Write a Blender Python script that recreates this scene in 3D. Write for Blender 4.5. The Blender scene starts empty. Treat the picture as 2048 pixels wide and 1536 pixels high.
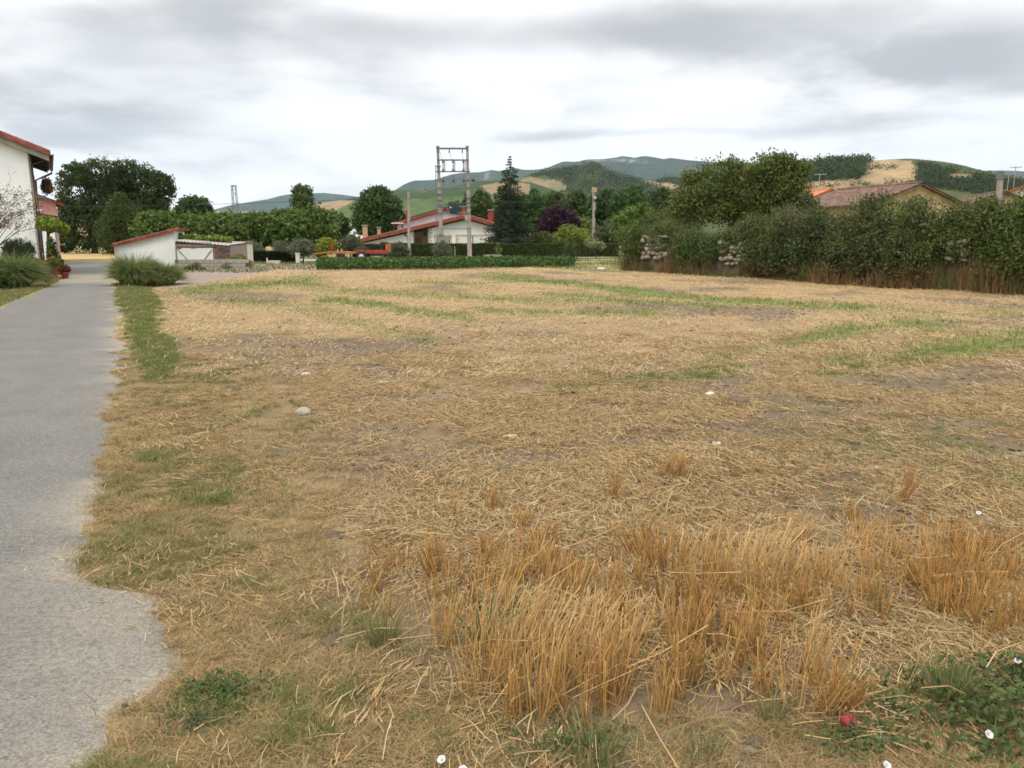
import bpy, bmesh, math, random
import numpy as np
from mathutils import Vector

SC = bpy.context.scene
COL = SC.collection
rng = np.random.default_rng(11)
random.seed(5)
R = math.radians

# ---------------------------------------------------------------- camera
FPX, CX, CY, HOR, EYE = 1595.0, 1024.0, 768.0, 478.0, 1.6
PITCH = math.atan((CY - HOR) / FPX)
cam_d = bpy.data.cameras.new('camera')
cam = bpy.data.objects.new('camera', cam_d)
COL.objects.link(cam)
cam.location = (0, 0, EYE)
cam.rotation_euler = (math.pi / 2 - PITCH, 0, 0)
cam_d.sensor_width = 36.0
cam_d.lens = 36.0 * FPX / 2048.0
cam_d.clip_start = 0.05
cam_d.clip_end = 60000
SC.camera = cam
SC.render.engine = 'CYCLES'
SC.cycles.use_denoising = True
SC.cycles.max_bounces = 5
SC.cycles.diffuse_bounces = 3
SC.cycles.transmission_bounces = 4
SC.cycles.volume_bounces = 0
SC.cycles.use_adaptive_sampling = True
SC.cycles.adaptive_threshold = 0.02
SC.cycles.filter_width = 1.6
SC.view_settings.view_transform = 'Standard'
SC.view_settings.look = 'None'
SC.view_settings.exposure = 0.0
SC.view_settings.gamma = 1.0


def ray(px, py):
    a, b = (px - CX) / FPX, (CY - py) / FPX
    c, s = math.cos(PITCH), math.sin(PITCH)
    return np.array([a, c + b * s, -s + b * c])


def G(px, py, z=0.0):
    """photo pixel -> point on the ground"""
    d = ray(px, py)
    t = (z - EYE) / d[2]
    return float(d[0] * t), float(d[1] * t)


def A(px, py, Y):
    """photo pixel -> point on that ray at world depth Y"""
    d = ray(px, py)
    t = Y / d[1]
    return np.array([d[0] * t, Y, EYE + d[2] * t])


def proj(P):
    c, s = math.cos(PITCH), math.sin(PITCH)
    x, y, z = P[..., 0], P[..., 1], P[..., 2] - EYE
    f = np.maximum(y * c - z * s, 1e-3)
    u = y * s + z * c
    return CX + FPX * x / f, CY - FPX * u / f


# ---------------------------------------------------------------- world
SUN_EL, SUN_AZ = R(52), R(215)      # azimuth clockwise from +Y
w = bpy.data.worlds.new('World')
SC.world = w
w.use_nodes = True
w.cycles.sampling_method = 'NONE'
nt = w.node_tree
nt.nodes.clear()


class NB:
    def __init__(s, tree):
        s.t = tree

    def n(s, kind, **kw):
        o = s.t.nodes.new(kind)
        for k, v in kw.items():
            setattr(o, k, v)
        return o

    def l(s, a, b):
        s.t.links.new(a, b)

    def m(s, op, a, b=None, c=None, clamp=False):
        o = s.n('ShaderNodeMath', operation=op, use_clamp=clamp)
        for i, v in enumerate((a, b, c)):
            if v is None:
                continue
            if isinstance(v, (int, float)):
                o.inputs[i].default_value = v
            else:
                s.l(v, o.inputs[i])
        return o.outputs[0]

    def ss(s, x, a, b, c=0.0, d=1.0):
        o = s.n('ShaderNodeMapRange', interpolation_type='SMOOTHSTEP')
        s.l(x, o.inputs[0])
        for i, v in enumerate((a, b, c, d)):
            o.inputs[i + 1].default_value = v
        return o.outputs[0]

    def mixc(s, f, a, b, mode='MIX'):
        o = s.n('ShaderNodeMix', data_type='RGBA', blend_type=mode)
        for i, v in ((0, f), (6, a), (7, b)):
            if isinstance(v, (int, float)):
                o.inputs[i].default_value = v
            elif isinstance(v, (tuple, list)):
                o.inputs[i].default_value = (*v[:3], 1)
            else:
                s.l(v, o.inputs[i])
        return o.outputs[2]


b = NB(nt)
tc = b.n('ShaderNodeTexCoord')
sep = b.n('ShaderNodeSeparateXYZ')
b.l(tc.outputs['Generated'], sep.inputs[0])
X, Yv, Z = sep.outputs
zc = b.m('MAXIMUM', Z, 0.0)
den = b.m('ADD', zc, 0.16)
pv = b.n('ShaderNodeCombineXYZ')
b.l(b.m('DIVIDE', X, den), pv.inputs[0])
b.l(b.m('DIVIDE', Yv, den), pv.inputs[1])
pv.inputs[2].default_value = 4.2


def wnoise(scale, detail, rough=0.5, dist=0.0):
    o = b.n('ShaderNodeTexNoise')
    b.l(pv.outputs[0], o.inputs['Vector'])
    o.inputs['Scale'].default_value = scale
    o.inputs['Detail'].default_value = detail
    o.inputs['Roughness'].default_value = rough
    o.inputs['Distortion'].default_value = dist
    return o.outputs['Fac']


nA, nB_, nC = wnoise(0.62, 4, 0.45, 0.3), wnoise(1.7, 5, 0.5), wnoise(4.0, 4, .5)
nS = wnoise(1.5, 4, .45)
az = b.m('ARCTAN2', X, Yv)
el = b.m('ARCSINE', Z)
az = b.m('ADD', az, b.m('MULTIPLY', b.m('SUBTRACT', nB_, 0.5), 0.34))
el = b.m('ADD', el, b.m('MULTIPLY', b.m('SUBTRACT', nS, 0.5), 0.07))
# cloud banks: (px, py, half-width px, half-height px, darkness)
banks = [(1180, 55, 520, 55, .42), (1500, 70, 330, 60, .30), (1990, 120, 230, 70, .62), (640, 60, 260, 60, .32),
         (130, 90, 230, 55, .36), (60, 210, 330, 45, .26), (300, 215, 120, 35, .16), (760, 185, 260, 32, .26),
         (1215, 205, 90, 28, .20), (1130, 270, 220, 16, .34), (680, 300, 260, 20, .17), (180, 275, 220, 26, .20),
         (1500, 268, 200, 14, .18), (1820, 240, 160, 14, .14), (1000, 225, 150, 15, .13), (400, 330, 160, 18, .14)]
dark = None
for (px, py, wx, wy, s) in banks:
    d = ray(px, py)
    d = d / np.linalg.norm(d)
    a0, e0 = math.atan2(d[0], d[1]), math.asin(d[2])
    q = b.m('ADD', b.m('POWER', b.m('ABSOLUTE', b.m('DIVIDE', b.m('SUBTRACT', az, a0), wx / FPX)), 2.0),
            b.m('POWER', b.m('ABSOLUTE', b.m('DIVIDE', b.m('SUBTRACT', el, e0), wy / FPX)), 2.0))
    g = b.m('MULTIPLY', b.m('EXPONENT', b.m('MULTIPLY', q, -1.0)), s)
    dark = g if dark is None else b.m('ADD', dark, g)
gen = b.m('MULTIPLY', b.ss(nA, 0.42, 0.66), 0.20)
gen = b.m('ADD', gen, b.m('MULTIPLY', b.ss(nB_, 0.42, 0.66), 0.20))
gen = b.m('ADD', gen, b.m('MULTIPLY', b.m('SUBTRACT', nC, 0.5), 0.16))
tot = b.m('ADD', dark, gen)
dk = b.ss(tot, 0.13, 0.80)
ccol = b.mixc(dk, (1.20, 1.195, 1.18), (0.575, 0.58, 0.585))
# an overcast sky grows brighter towards the zenith
grad = b.ss(Z, 0.22, 1.0, 1.0, 2.1)
vm = b.n('ShaderNodeVectorMath', operation='SCALE')
b.l(ccol, vm.inputs[0])
b.l(b.m('MULTIPLY', grad, 10.0), vm.inputs['Scale'])
sky = b.n('ShaderNodeTexSky', sky_type='NISHITA')
sky.sun_disc = False
sky.sun_elevation = SUN_EL
sky.sun_rotation = SUN_AZ
col = b.mixc(0.985, sky.outputs[0], vm.outputs[0])
bg = b.n('ShaderNodeBackground')
bg.inputs['Strength'].default_value = 0.1
b.l(col, bg.inputs['Color'])
wo = b.n('ShaderNodeOutputWorld')
b.l(bg.outputs[0], wo.inputs['Surface'])

sl = bpy.data.lights.new('sun', 'SUN')
sl.energy = 1.4
sl.angle = R(14)
sl.color = (1.0, 0.92, 0.80)
so = bpy.data.objects.new('sun', sl)
COL.objects.link(so)
sd = Vector((math.sin(SUN_AZ) * math.cos(SUN_EL), math.cos(SUN_AZ) * math.cos(SUN_EL), math.sin(SUN_EL)))
so.rotation_euler = (-sd).to_track_quat('-Z', 'Y').to_euler()
so.location = (0, 0, 30)


# ---------------------------------------------------------------- numpy noise
def _h(ix, iy, seed):
    n = (ix.astype(np.int64) * 374761393 + iy.astype(np.int64) * 668265263 + seed * 1442695041) & 0x7fffffff
    n = ((n ^ (n >> 13)) * 1274126177) & 0x7fffffff
    n = n ^ (n >> 16)
    return (n & 0xffff) / 65535.0


def vn(x, y, seed=0):
    x, y = np.asarray(x, float), np.asarray(y, float)
    ix, iy = np.floor(x), np.floor(y)
    fx, fy = x - ix, y - iy
    fx, fy = fx * fx * (3 - 2 * fx), fy * fy * (3 - 2 * fy)
    a, b_, c, d = _h(ix, iy, seed), _h(ix + 1, iy, seed), _h(ix, iy + 1, seed), _h(ix + 1, iy + 1, seed)
    return (a * (1 - fx) + b_ * fx) * (1 - fy) + (c * (1 - fx) + d * fx) * fy


def fbm(x, y, seed=0, oct=4):
    t, a, s = 0, 1.0, 0
    for o in range(oct):
        t = t + a * vn(np.asarray(x) * 2 ** o + 17.3 * o, np.asarray(y) * 2 ** o - 9.1 * o, seed + o)
        s += a
        a *= 0.5
    return t / s


def sm(x, a, b_):
    t = np.clip((np.asarray(x, float) - a) / (b_ - a), 0, 1)
    return t * t * (3 - 2 * t)


def inpoly(x, y, poly):
    x, y = np.asarray(x), np.asarray(y)
    r = np.zeros(x.shape, bool)
    n = len(poly)
    for i in range(n):
        x0, y0 = poly[i]
        x1, y1 = poly[(i + 1) % n]
        if y0 == y1:
            continue
        c = ((y0 > y) != (y1 > y)) & (x < (x1 - x0) * (y - y0) / (y1 - y0) + x0)
        r ^= c
    return r


def lin(r, g, bb):
    f = lambda v: (v / 255 / 12.92) if v / 255 <= .04045 else ((v / 255 + .055) / 1.055) ** 2.4
    return (f(r), f(g), f(bb))


def alb(r, g, bb, k=1.5):
    """photo colour -> base colour, the light in this place being about k"""
    return tuple(min(.85, v / k) for v in lin(r, g, bb))


# ---------------------------------------------------------------- materials
def mat(name, c, rough=.8, var=.12, scale=3.0, bump=0.0, bscale=None, spec=.3, metal=0.0, c2=None, stretch=None):
    m = bpy.data.materials.new(name)
    m.use_nodes = True
    b = NB(m.node_tree)
    p = m.node_tree.nodes['Principled BSDF']
    p.inputs['Roughness'].default_value = rough
    p.inputs['Specular IOR Level'].default_value = spec
    p.inputs['Metallic'].default_value = metal
    t = b.n('ShaderNodeTexCoord')
    vec = t.outputs['Object']
    if stretch:
        mp = b.n('ShaderNodeMapping')
        mp.inputs['Scale'].default_value = stretch
        b.l(vec, mp.inputs[0])
        vec = mp.outputs[0]
    n1 = b.n('ShaderNodeTexNoise')
    n1.inputs['Scale'].default_value = scale
    n1.inputs['Detail'].default_value = 6
    n1.inputs['Roughness'].default_value = .65
    b.l(vec, n1.inputs['Vector'])
    lo = tuple(v * (1 - var) for v in c) if c2 is None else c2
    hi = tuple(min(.95, v * (1 + var)) for v in c)
    f = b.ss(n1.outputs['Fac'], .32, .68)
    b.l(b.mixc(f, lo, hi), p.inputs['Base Color'])
    if bump:
        n2 = b.n('ShaderNodeTexNoise')
        n2.inputs['Scale'].default_value = bscale or scale * 8
        n2.inputs['Detail'].default_value = 4
        b.l(vec, n2.inputs['Vector'])
        bp = b.n('ShaderNodeBump')
        bp.inputs['Strength'].default_value = bump
        bp.inputs['Distance'].default_value = .02
        b.l(n2.outputs['Fac'], bp.inputs['Height'])
        b.l(bp.outputs[0], p.inputs['Normal'])
    return m


def mat_attr(name, rough=.7, trans=0.0, spec=.25, var=0.0, scale=30.0):
    m = bpy.data.materials.new(name)
    m.use_nodes = True
    b = NB(m.node_tree)
    p = m.node_tree.nodes['Principled BSDF']
    p.inputs['Roughness'].default_value = rough
    p.inputs['Specular IOR Level'].default_value = spec
    a = b.n('ShaderNodeAttribute', attribute_name='Col')
    c = a.outputs['Color']
    if var:
        t = b.n('ShaderNodeTexCoord')
        n1 = b.n('ShaderNodeTexNoise')
        n1.inputs['Scale'].default_value = scale
        n1.inputs['Detail'].default_value = 5
        b.l(t.outputs['Object'], n1.inputs['Vector'])
        v = b.m('ADD', b.m('MULTIPLY', b.m('SUBTRACT', n1.outputs['Fac'], .5), 2 * var), 1.0)
        vm = b.n('ShaderNodeVectorMath', operation='SCALE')
        b.l(c, vm.inputs[0])
        b.l(v, vm.inputs['Scale'])
        c = vm.outputs[0]
    b.l(c, p.inputs['Base Color'])
    if trans:
        tr = b.n('ShaderNodeBsdfTranslucent')
        b.l(c, tr.inputs['Color'])
        mx = b.n('ShaderNodeMixShader')
        mx.inputs[0].default_value = trans
        b.l(p.outputs[0], mx.inputs[1])
        b.l(tr.outputs[0], mx.inputs[2])
        b.l(mx.outputs[0], m.node_tree.nodes['Material Output'].inputs['Surface'])
    return m


M = {}
M['leaf'] = mat_attr('leaf', .6, .28, .18)
M['blade'] = mat_attr('blade', .6, .25, .25)
M['straw'] = mat_attr('straw', .5, .12, .35)
M['clod'] = mat_attr('soil_clod', .95, 0, .1, .25, 40)
M['bark'] = mat('bark', alb(105, 92, 78), .95, .3, 6, .6)
M['white_wall'] = mat('white_render', (.80, .81, .82), .9, .05, 1.2, .15, 40)
M['cream_wall'] = mat('cream_render', (.62, .57, .46), .9, .08, 1.5, .15, 40)
M['cream_stone'] = mat('cream_stone', (.50, .44, .33), .9, .18, 3, .4, 12)
M['pink_wall'] = mat('pink_render', (.50, .24, .22), .9, .08, 1.5, .1, 40)
M['ochre_wall'] = mat('ochre_stone', (.40, .29, .15), .95, .25, 2.5, .5, 9)
M['tile'] = mat('terracotta_tile', (.225, .072, .048), .85, .35, 4, .3, 20)
M['tile_old'] = mat('weathered_tile', (.165, .105, .078), .9, .45, 2.2, .4, 14)
M['tile_new'] = mat('orange_tile', (.52, .19, .085), .85, .14, 2.5, .3, 14)
M['red_brick'] = mat('red_chimney', (.30, .05, .04), .85, .18, 5, .3, 18)
M['tan_brick'] = mat('tan_chimney', (.42, .30, .18), .9, .2, 5, .3, 18)
M['wood_dark'] = mat('dark_timber', (.045, .033, .027), .75, .3, 5, .2, 18)
M['wood_door'] = mat('brown_door', (.20, .075, .03), .6, .2, 4, .1, 20)
M['wood_grey'] = mat('grey_timber', (.26, .225, .19), .9, .25, 4, .3, 20)
M['gutter'] = mat('brown_gutter', (.055, .035, .035), .5, .15, 5)
M['concrete'] = mat('concrete', (.33, .30, .26), .95, .16, 3, .3, 30)
M['pole'] = mat('pole_concrete', (.30, .265, .23), .95, .18, 2.5, .3, 25)
M['steel'] = mat('galvanised_steel', (.16, .17, .18), .55, .2, 6, metal=.4)
M['transformer'] = mat('transformer_blue', (.035, .075, .10), .5, .15, 5)
M['porcelain'] = mat('insulator', (.07, .055, .05), .3, .1, 5, spec=.5)
M['black_iron'] = mat('black_iron', (.02, .021, .025), .5, .2, 6)
M['red_paint'] = mat('red_paint', (.33, .045, .03), .55, .25, 4)
M['orange_rust'] = mat('orange_rust_paint', (.40, .12, .035), .7, .3, 5)
M['rubber'] = mat('tyre_rubber', (.025, .025, .027), .8, .2, 6)
M['rim'] = mat('wheel_rim', (.5, .5, .5), .5, .1, 5)
M['glass'] = mat('dark_glass', (.03, .035, .04), .12, .1, 2, spec=.6)
M['shutter'] = mat('grey_shutter', (.30, .31, .32), .6, .08, 4)
M['white_paint'] = mat('white_paint', (.7, .7, .68), .6, .06, 4)
M['corrugated'] = mat('fibre_cement_sheet', (.36, .33, .31), .9, .15, 3, .2, 15)
M['brick'] = mat('brick', (.19, .105, .078), .9, .3, 6, .4, 20)
M['rotten_board'] = mat('rotten_board', (.13, .10, .075), .95, .35, 5, .4, 20)
M['stone'] = mat('wall_stone', (.29, .255, .20), .95, .25, 3, .5, 14)
M['earth_core'] = mat('earth_wall_core', (.12, .09, .06), .95, .3, 3, .5, 10)
M['white_stone'] = mat('white_stone', (.60, .57, .50), .9, .15, 14, .4, 60)
M['grey_stone'] = mat('grey_stone', (.34, .30, .24), .9, .2, 14, .4, 60)
M['terracotta'] = mat('terracotta_pot', (.34, .09, .06), .8, .15, 6)
M['apple'] = mat('apple_skin', (.20, .014, .02), .45, .3, 45, c2=(.235, .03, .026), spec=.35)
M['petal'] = mat('petal', (.52, .50, .50), .7, .1, 40)
M['stick'] = mat('stick_bark', (.075, .05, .035), .95, .3, 20, .3, 60)
M['wire'] = mat('cable', (.04, .04, .042), .6, .1, 3)


# ---------------------------------------------------------------- object helpers
def raw(name, V, F4=None, F3=None, m=None, parent=None, C=None, smooth=False):
    """fast mesh from numpy arrays"""
    me = bpy.data.meshes.new(name)
    V = np.asarray(V, np.float32).reshape(-1, 3)
    parts, sizes = [], []
    if F4 is not None and len(F4):
        F4 = np.asarray(F4, np.int32).reshape(-1, 4)
        parts.append(F4.ravel())
        sizes.append(np.full(len(F4), 4, np.int32))
    if F3 is not None and len(F3):
        F3 = np.asarray(F3, np.int32).reshape(-1, 3)
        parts.append(F3.ravel())
        sizes.append(np.full(len(F3), 3, np.int32))
    L = np.concatenate(parts)
    S = np.concatenate(sizes)
    me.vertices.add(len(V))
    me.vertices.foreach_set('co', V.ravel())
    me.loops.add(len(L))
    me.loops.foreach_set('vertex_index', L)
    me.polygons.add(len(S))
    st = np.concatenate([[0], np.cumsum(S)[:-1]]).astype(np.int32)
    me.polygons.foreach_set('loop_start', st)
    me.polygons.foreach_set('use_smooth', np.full(len(S), bool(smooth)))
    me.update(calc_edges=True)
    if C is not None:
        C = np.asarray(C, np.float32)
        if C.shape[1] == 3:
            C = np.concatenate([C, np.ones((len(C), 1), np.float32)], 1)
        at = me.color_attributes.new('Col', 'FLOAT_COLOR', 'POINT')
        at.data.foreach_set('color', C.ravel())
    if m:
        me.materials.append(M[m] if isinstance(m, str) else m)
    o = bpy.data.objects.new(name, me)
    COL.objects.link(o)
    if parent:
        o.parent = parent
    return o


def tag(o, label=None, cat=None, group=None, kind=None):
    if label:
        o['label'] = label
    if cat:
        o['category'] = cat
    if group:
        o['group'] = group
    if kind:
        o['kind'] = kind
    return o


def thing(name, label, cat, loc=(0, 0, 0), rz=0, group=None):
    o = bpy.data.objects.new(name, None)
    COL.objects.link(o)
    o.empty_display_size = .2
    o.location = loc
    o.rotation_euler = (0, 0, rz)
    return tag(o, label, cat, group)


class MB:
    """collects shapes of ONE part"""

    def __init__(s):
        s.v, s.f = [], []

    def add(s, v, f):
        n = len(s.v)
        s.v += [tuple(map(float, p)) for p in v]
        s.f += [tuple(i + n for i in q) for q in f]
        return s

    def box(s, x0, x1, y0, y1, z0, z1):
        return s.add([(x0, y0, z0), (x1, y0, z0), (x1, y1, z0), (x0, y1, z0), (x0, y0, z1), (x1, y0, z1), (x1, y1, z1), (x0, y1, z1)],
                     [(3, 2, 1, 0), (4, 5, 6, 7), (0, 1, 5, 4), (1, 2, 6, 5), (2, 3, 7, 6), (3, 0, 4, 7)])

    def hexa(s, p):
        """8 corners: bottom 4, top 4"""
        return s.add(p, [(3, 2, 1, 0), (4, 5, 6, 7), (0, 1, 5, 4), (1, 2, 6, 5), (2, 3, 7, 6), (3, 0, 4, 7)])

    def prism(s, prof, y0, y1):
        """(x,z) outline swept along y"""
        n = len(prof)
        v = [(x, y0, z) for x, z in prof] + [(x, y1, z) for x, z in prof]
        f = [tuple(range(n)), tuple(range(2 * n - 1, n - 1, -1))]
        f += [(i, n + i, n + (i + 1) % n, (i + 1) % n) for i in range(n)]
        return s.add(v, f)

    def tube(s, pts, rad, k=8):
        pts = [Vector(p) for p in pts]
        if not hasattr(rad, '__len__'):
            rad = [rad] * len(pts)
        v, f = [], []
        for i, p in enumerate(pts):
            d = (pts[min(i + 1, len(pts) - 1)] - pts[max(i - 1, 0)]).normalized()
            a = d.cross(Vector((0, 0, 1)))
            if a.length < .05:
                a = d.cross(Vector((1, 0, 0)))
            a.normalize()
            c = d.cross(a)
            for j in range(k):
                t = 2 * math.pi * (j + .5) / k
                v.append(p + (a * math.cos(t) + c * math.sin(t)) * rad[i])
        for i in range(len(pts) - 1):
            for j in range(k):
                f.append((i * k + j, i * k + (j + 1) % k, (i + 1) * k + (j + 1) % k, (i + 1) * k + j))
        f.append(tuple(range(k - 1, -1, -1)))
        f.append(tuple(range((len(pts) - 1) * k, len(pts) * k)))
        return s.add(v, f)

    def lathe(s, prof, k=16, c=(0, 0, 0)):
        v, f = [], []
        for r, z in prof:
            for j in range(k):
                t = 2 * math.pi * j / k
                v.append((c[0] + r * math.cos(t), c[1] + r * math.sin(t), c[2] + z))
        for i in range(len(prof) - 1):
            for j in range(k):
                f.append((i * k + j, i * k + (j + 1) % k, (i + 1) * k + (j + 1) % k, (i + 1) * k + j))
        f.append(tuple(range(k - 1, -1, -1)))
        f.append(tuple(range((len(prof) - 1) * k, len(prof) * k)))
        return s.add(v, f)

    def build(s, name, m, parent=None, smooth=False, bevel=0):
        me = bpy.data.meshes.new(name)
        me.from_pydata(s.v, [], s.f)
        me.update()
        if bevel:
            bm = bmesh.new()
            bm.from_mesh(me)
            bmesh.ops.bevel(bm, geom=bm.edges[:], offset=bevel, segments=2, affect='EDGES')
            bm.to_mesh(me)
            bm.free()
        if smooth:
            me.polygons.foreach_set('use_smooth', [True] * len(me.polygons))
        me.materials.append(M[m] if isinstance(m, str) else m)
        o = bpy.data.objects.new(name, me)
        COL.objects.link(o)
        if parent:
            o.parent = parent
        return o


# ---------------------------------------------------------------- plant-stuff builders (numpy)
def unit(n):
    v = rng.normal(size=(n, 3))
    return v / np.linalg.norm(v, axis=1, keepdims=True)


def leaf_arrays(P, size, C, up=.35, aspect=.55):
    """diamond leaves folded along the midrib: 4 verts, 2 tris each"""
    n = len(P)
    d = unit(n)
    nn = unit(n)
    nn[:, 2] += up
    s = np.cross(d, nn)
    s /= np.linalg.norm(s, axis=1, keepdims=True) + 1e-9
    size = np.broadcast_to(size, (n,))[:, None] * rng.uniform(.6, 1.4, (n, 1))
    k = np.cross(d, s) * size * .12
    V = np.stack([P - d * size * .5, P + s * size * aspect * .5 + k, P + d * size * .5, P - s * size * aspect * .5 + k], 1)
    i = np.arange(n)[:, None] * 4
    F = np.concatenate([i + np.array([[0, 1, 2]]), i + np.array([[0, 2, 3]])], 0)
    return V.reshape(-1, 3), F, np.repeat(C, 4, 0)


def cols(n, base, var=.22, hue=.10):
    c = np.tile(np.array(base, float), (n, 1))
    c *= rng.uniform(1 - var, 1 + var, (n, 1))
    c *= 1 + rng.normal(0, hue, (n, 3)) * .5
    return np.clip(c, .003, .9)


def crown_points(lobes, nclump, per, sig=.16, shell=.62):
    """lobes (cx,cy,cz,rx,ry,rz): clumps near each lobe's outside, leaves round each clump"""
    L = np.array(lobes, float)
    wgt = (L[:, 3] * L[:, 5]) ** 1.0
    idx = rng.choice(len(L), nclump, p=wgt / wgt.sum())
    u = unit(nclump)
    r = shell + (1.04 - shell) * rng.random(nclump) ** .7
    r *= 1 + .30 * (fbm(u[:, 0] * 2.3 + idx * 7.7, u[:, 2] * 2.3 + u[:, 1] * 1.7, 5, 3) - .5)
    c = L[idx, :3] + u * L[idx, 3:] * r[:, None]
    sg = sig * (L[idx, 3] * L[idx, 4] * L[idx, 5]) ** (1 / 3) * rng.uniform(.6, 1.3, nclump)
    P = np.repeat(c, per, 0) + rng.normal(size=(nclump * per, 3)) * np.repeat(sg, per)[:, None] * np.array([1, 1, .75])
    return P


def foliage(name, lobes, nclump, per, size, base, parent=None, sig=.16, shell=.62, var=.3, hue=.12, zmin=.05, m='leaf', aspect=.6, tips=None, cmap=None):
    P = crown_points(lobes, nclump, per, sig, shell)
    C = np.repeat(cols(nclump, np.array(base) * 1.22, var, hue), per, 0) * rng.uniform(.8, 1.2, (nclump * per, 1))
    if tips is not None:                       # some clumps are young, lighter growth
        k = np.repeat(rng.random(nclump) < tips[1], per)
        C[k] = np.array(tips[0]) * rng.uniform(.75, 1.25, (k.sum(), 1))
    if cmap is not None:
        C = cmap(P, C)
    ok = P[:, 2] > zmin
    V, F, CC = leaf_arrays(P[ok], size, C[ok], aspect=aspect)
    return raw(name, V, None, F, m, parent, CC)


def px_lobes(spec, Y, dy=1.0, jit=0.0):
    """lobes given as (px, py, half-width px, half-height px[, depth offset]) at depth Y"""
    out = []
    for s in spec:
        yy = Y + (s[4] if len(s) > 4 else 0)
        c = A(s[0], s[1], yy)
        k = yy / FPX
        out.append((c[0], c[1], c[2], s[2] * k, s[2] * k * dy, s[3] * k))
    return out


def trunk_mesh(base, lobes, r0, parent, name='trunk', m='bark', limbs=True):
    """tapered stem with a limb into every lobe"""
    L = np.array(lobes)
    top = L[:, :3].mean(0)
    zb = (L[:, 2] - L[:, 5]).min()
    fork = np.array([base[0] + (top[0] - base[0]) * .4, base[1] + (top[1] - base[1]) * .4, max(zb + .15 * (top[2] - zb), base[2] + .25 * (top[2] - base[2]))])
    mb = MB()
    mid = (np.array(base) + fork) / 2 + np.array([random.uniform(-.1, .1) * r0 * 4, 0, 0])
    mb.tube([np.array(base) - np.array([0, 0, .08]), np.array(base) + np.array([0, 0, .1]), mid, fork], [r0 * 1.35, r0 * 1.05, r0 * .85, r0 * .7])
    if limbs:
        for l in L:
            e = l[:3] + np.array([0, 0, l[5] * .45])
            md = (fork + e) / 2 + np.array([random.uniform(-.15, .15) * l[3], random.uniform(-.15, .15) * l[3], -.12 * l[5]])
            mb.tube([fork - np.array([0, 0, .05]), md, e], [r0 * .6, r0 * .4, r0 * .12], 6)
    return mb.build(name, m, parent, True)


def tree(name, label, lobes, base_z=0.0, base=None, nclump=700, per=16, leaf=.22, col=(.05, .09, .02), r0=.2, cat='tree', group=None, sig=.16, shell=.62, var=.3, tips=None, trunk=True, hue=.12, limbs=True, aspect=.6):
    L = np.array(lobes)
    wv = L[:, 3] * L[:, 5]
    if base is None:
        base = ((L[:, 0] * wv).sum() / wv.sum(), (L[:, 1] * wv).sum() / wv.sum(), base_z)
    t = thing(name, label, cat, base, 0, group)
    loc = [(l[0] - base[0], l[1] - base[1], l[2] - base[2], l[3], l[4], l[5]) for l in lobes]
    if trunk:
        trunk_mesh((0, 0, 0), loc, r0, t, limbs=limbs)
    foliage('crown', loc, nclump, per, leaf, col, t, sig, shell, var, hue, tips=tips, aspect=aspect)
    return t


def blade_arrays(B, H, W, lean, C, segs=3, tipc=None):
    """grass blades: B base points, lean = horizontal bend vectors at the tip"""
    n = len(B)
    ang = rng.uniform(0, np.pi, n)
    side = np.stack([np.cos(ang), np.sin(ang), np.zeros(n)], 1) * (W * .5)[:, None]
    Vs, t_all = [], np.linspace(0, 1, segs + 1)
    for t in t_all[:-1]:
        c = B + lean * (t ** 1.8) + np.stack([np.zeros(n), np.zeros(n), H * (t - .28 * t * t * np.minimum(1, np.linalg.norm(lean, axis=1) / np.maximum(H, 1e-3)))], 1)
        ww = (1 - .55 * t)
        Vs += [c - side * ww, c + side * ww]
    t = 1.0
    tip = B + lean + np.stack([np.zeros(n), np.zeros(n), H * (1 - .28 * np.minimum(1, np.linalg.norm(lean, axis=1) / np.maximum(H, 1e-3)))], 1)
    Vs.append(tip)
    k = len(Vs)
    V = np.stack(Vs, 1).reshape(-1, 3)
    i = np.arange(n)[:, None] * k
    F4 = np.concatenate([i + np.array([[2 * s, 2 * s + 1, 2 * s + 3, 2 * s + 2]]) for s in range(segs - 1)], 0) if segs > 1 else None
    F3 = i + np.array([[2 * segs - 2, 2 * segs - 1, 2 * segs]])
    return V, F4, F3, np.repeat(C, k, 0)


class Acc:
    """joins several numpy pieces into one mesh"""

    def __init__(s):
        s.V, s.F4, s.F3, s.C, s.n = [], [], [], [], 0

    def add(s, V, F4, F3, C):
        if F4 is not None and len(F4):
            s.F4.append(F4 + s.n)
        if F3 is not None and len(F3):
            s.F3.append(F3 + s.n)
        s.V.append(V)
        s.C.append(C)
        s.n += len(V)

    def build(s, name, m, parent=None, smooth=False):
        return raw(name, np.concatenate(s.V), np.concatenate(s.F4) if s.F4 else None, np.concatenate(s.F3) if s.F3 else None, m, parent, np.concatenate(s.C), smooth)


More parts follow.
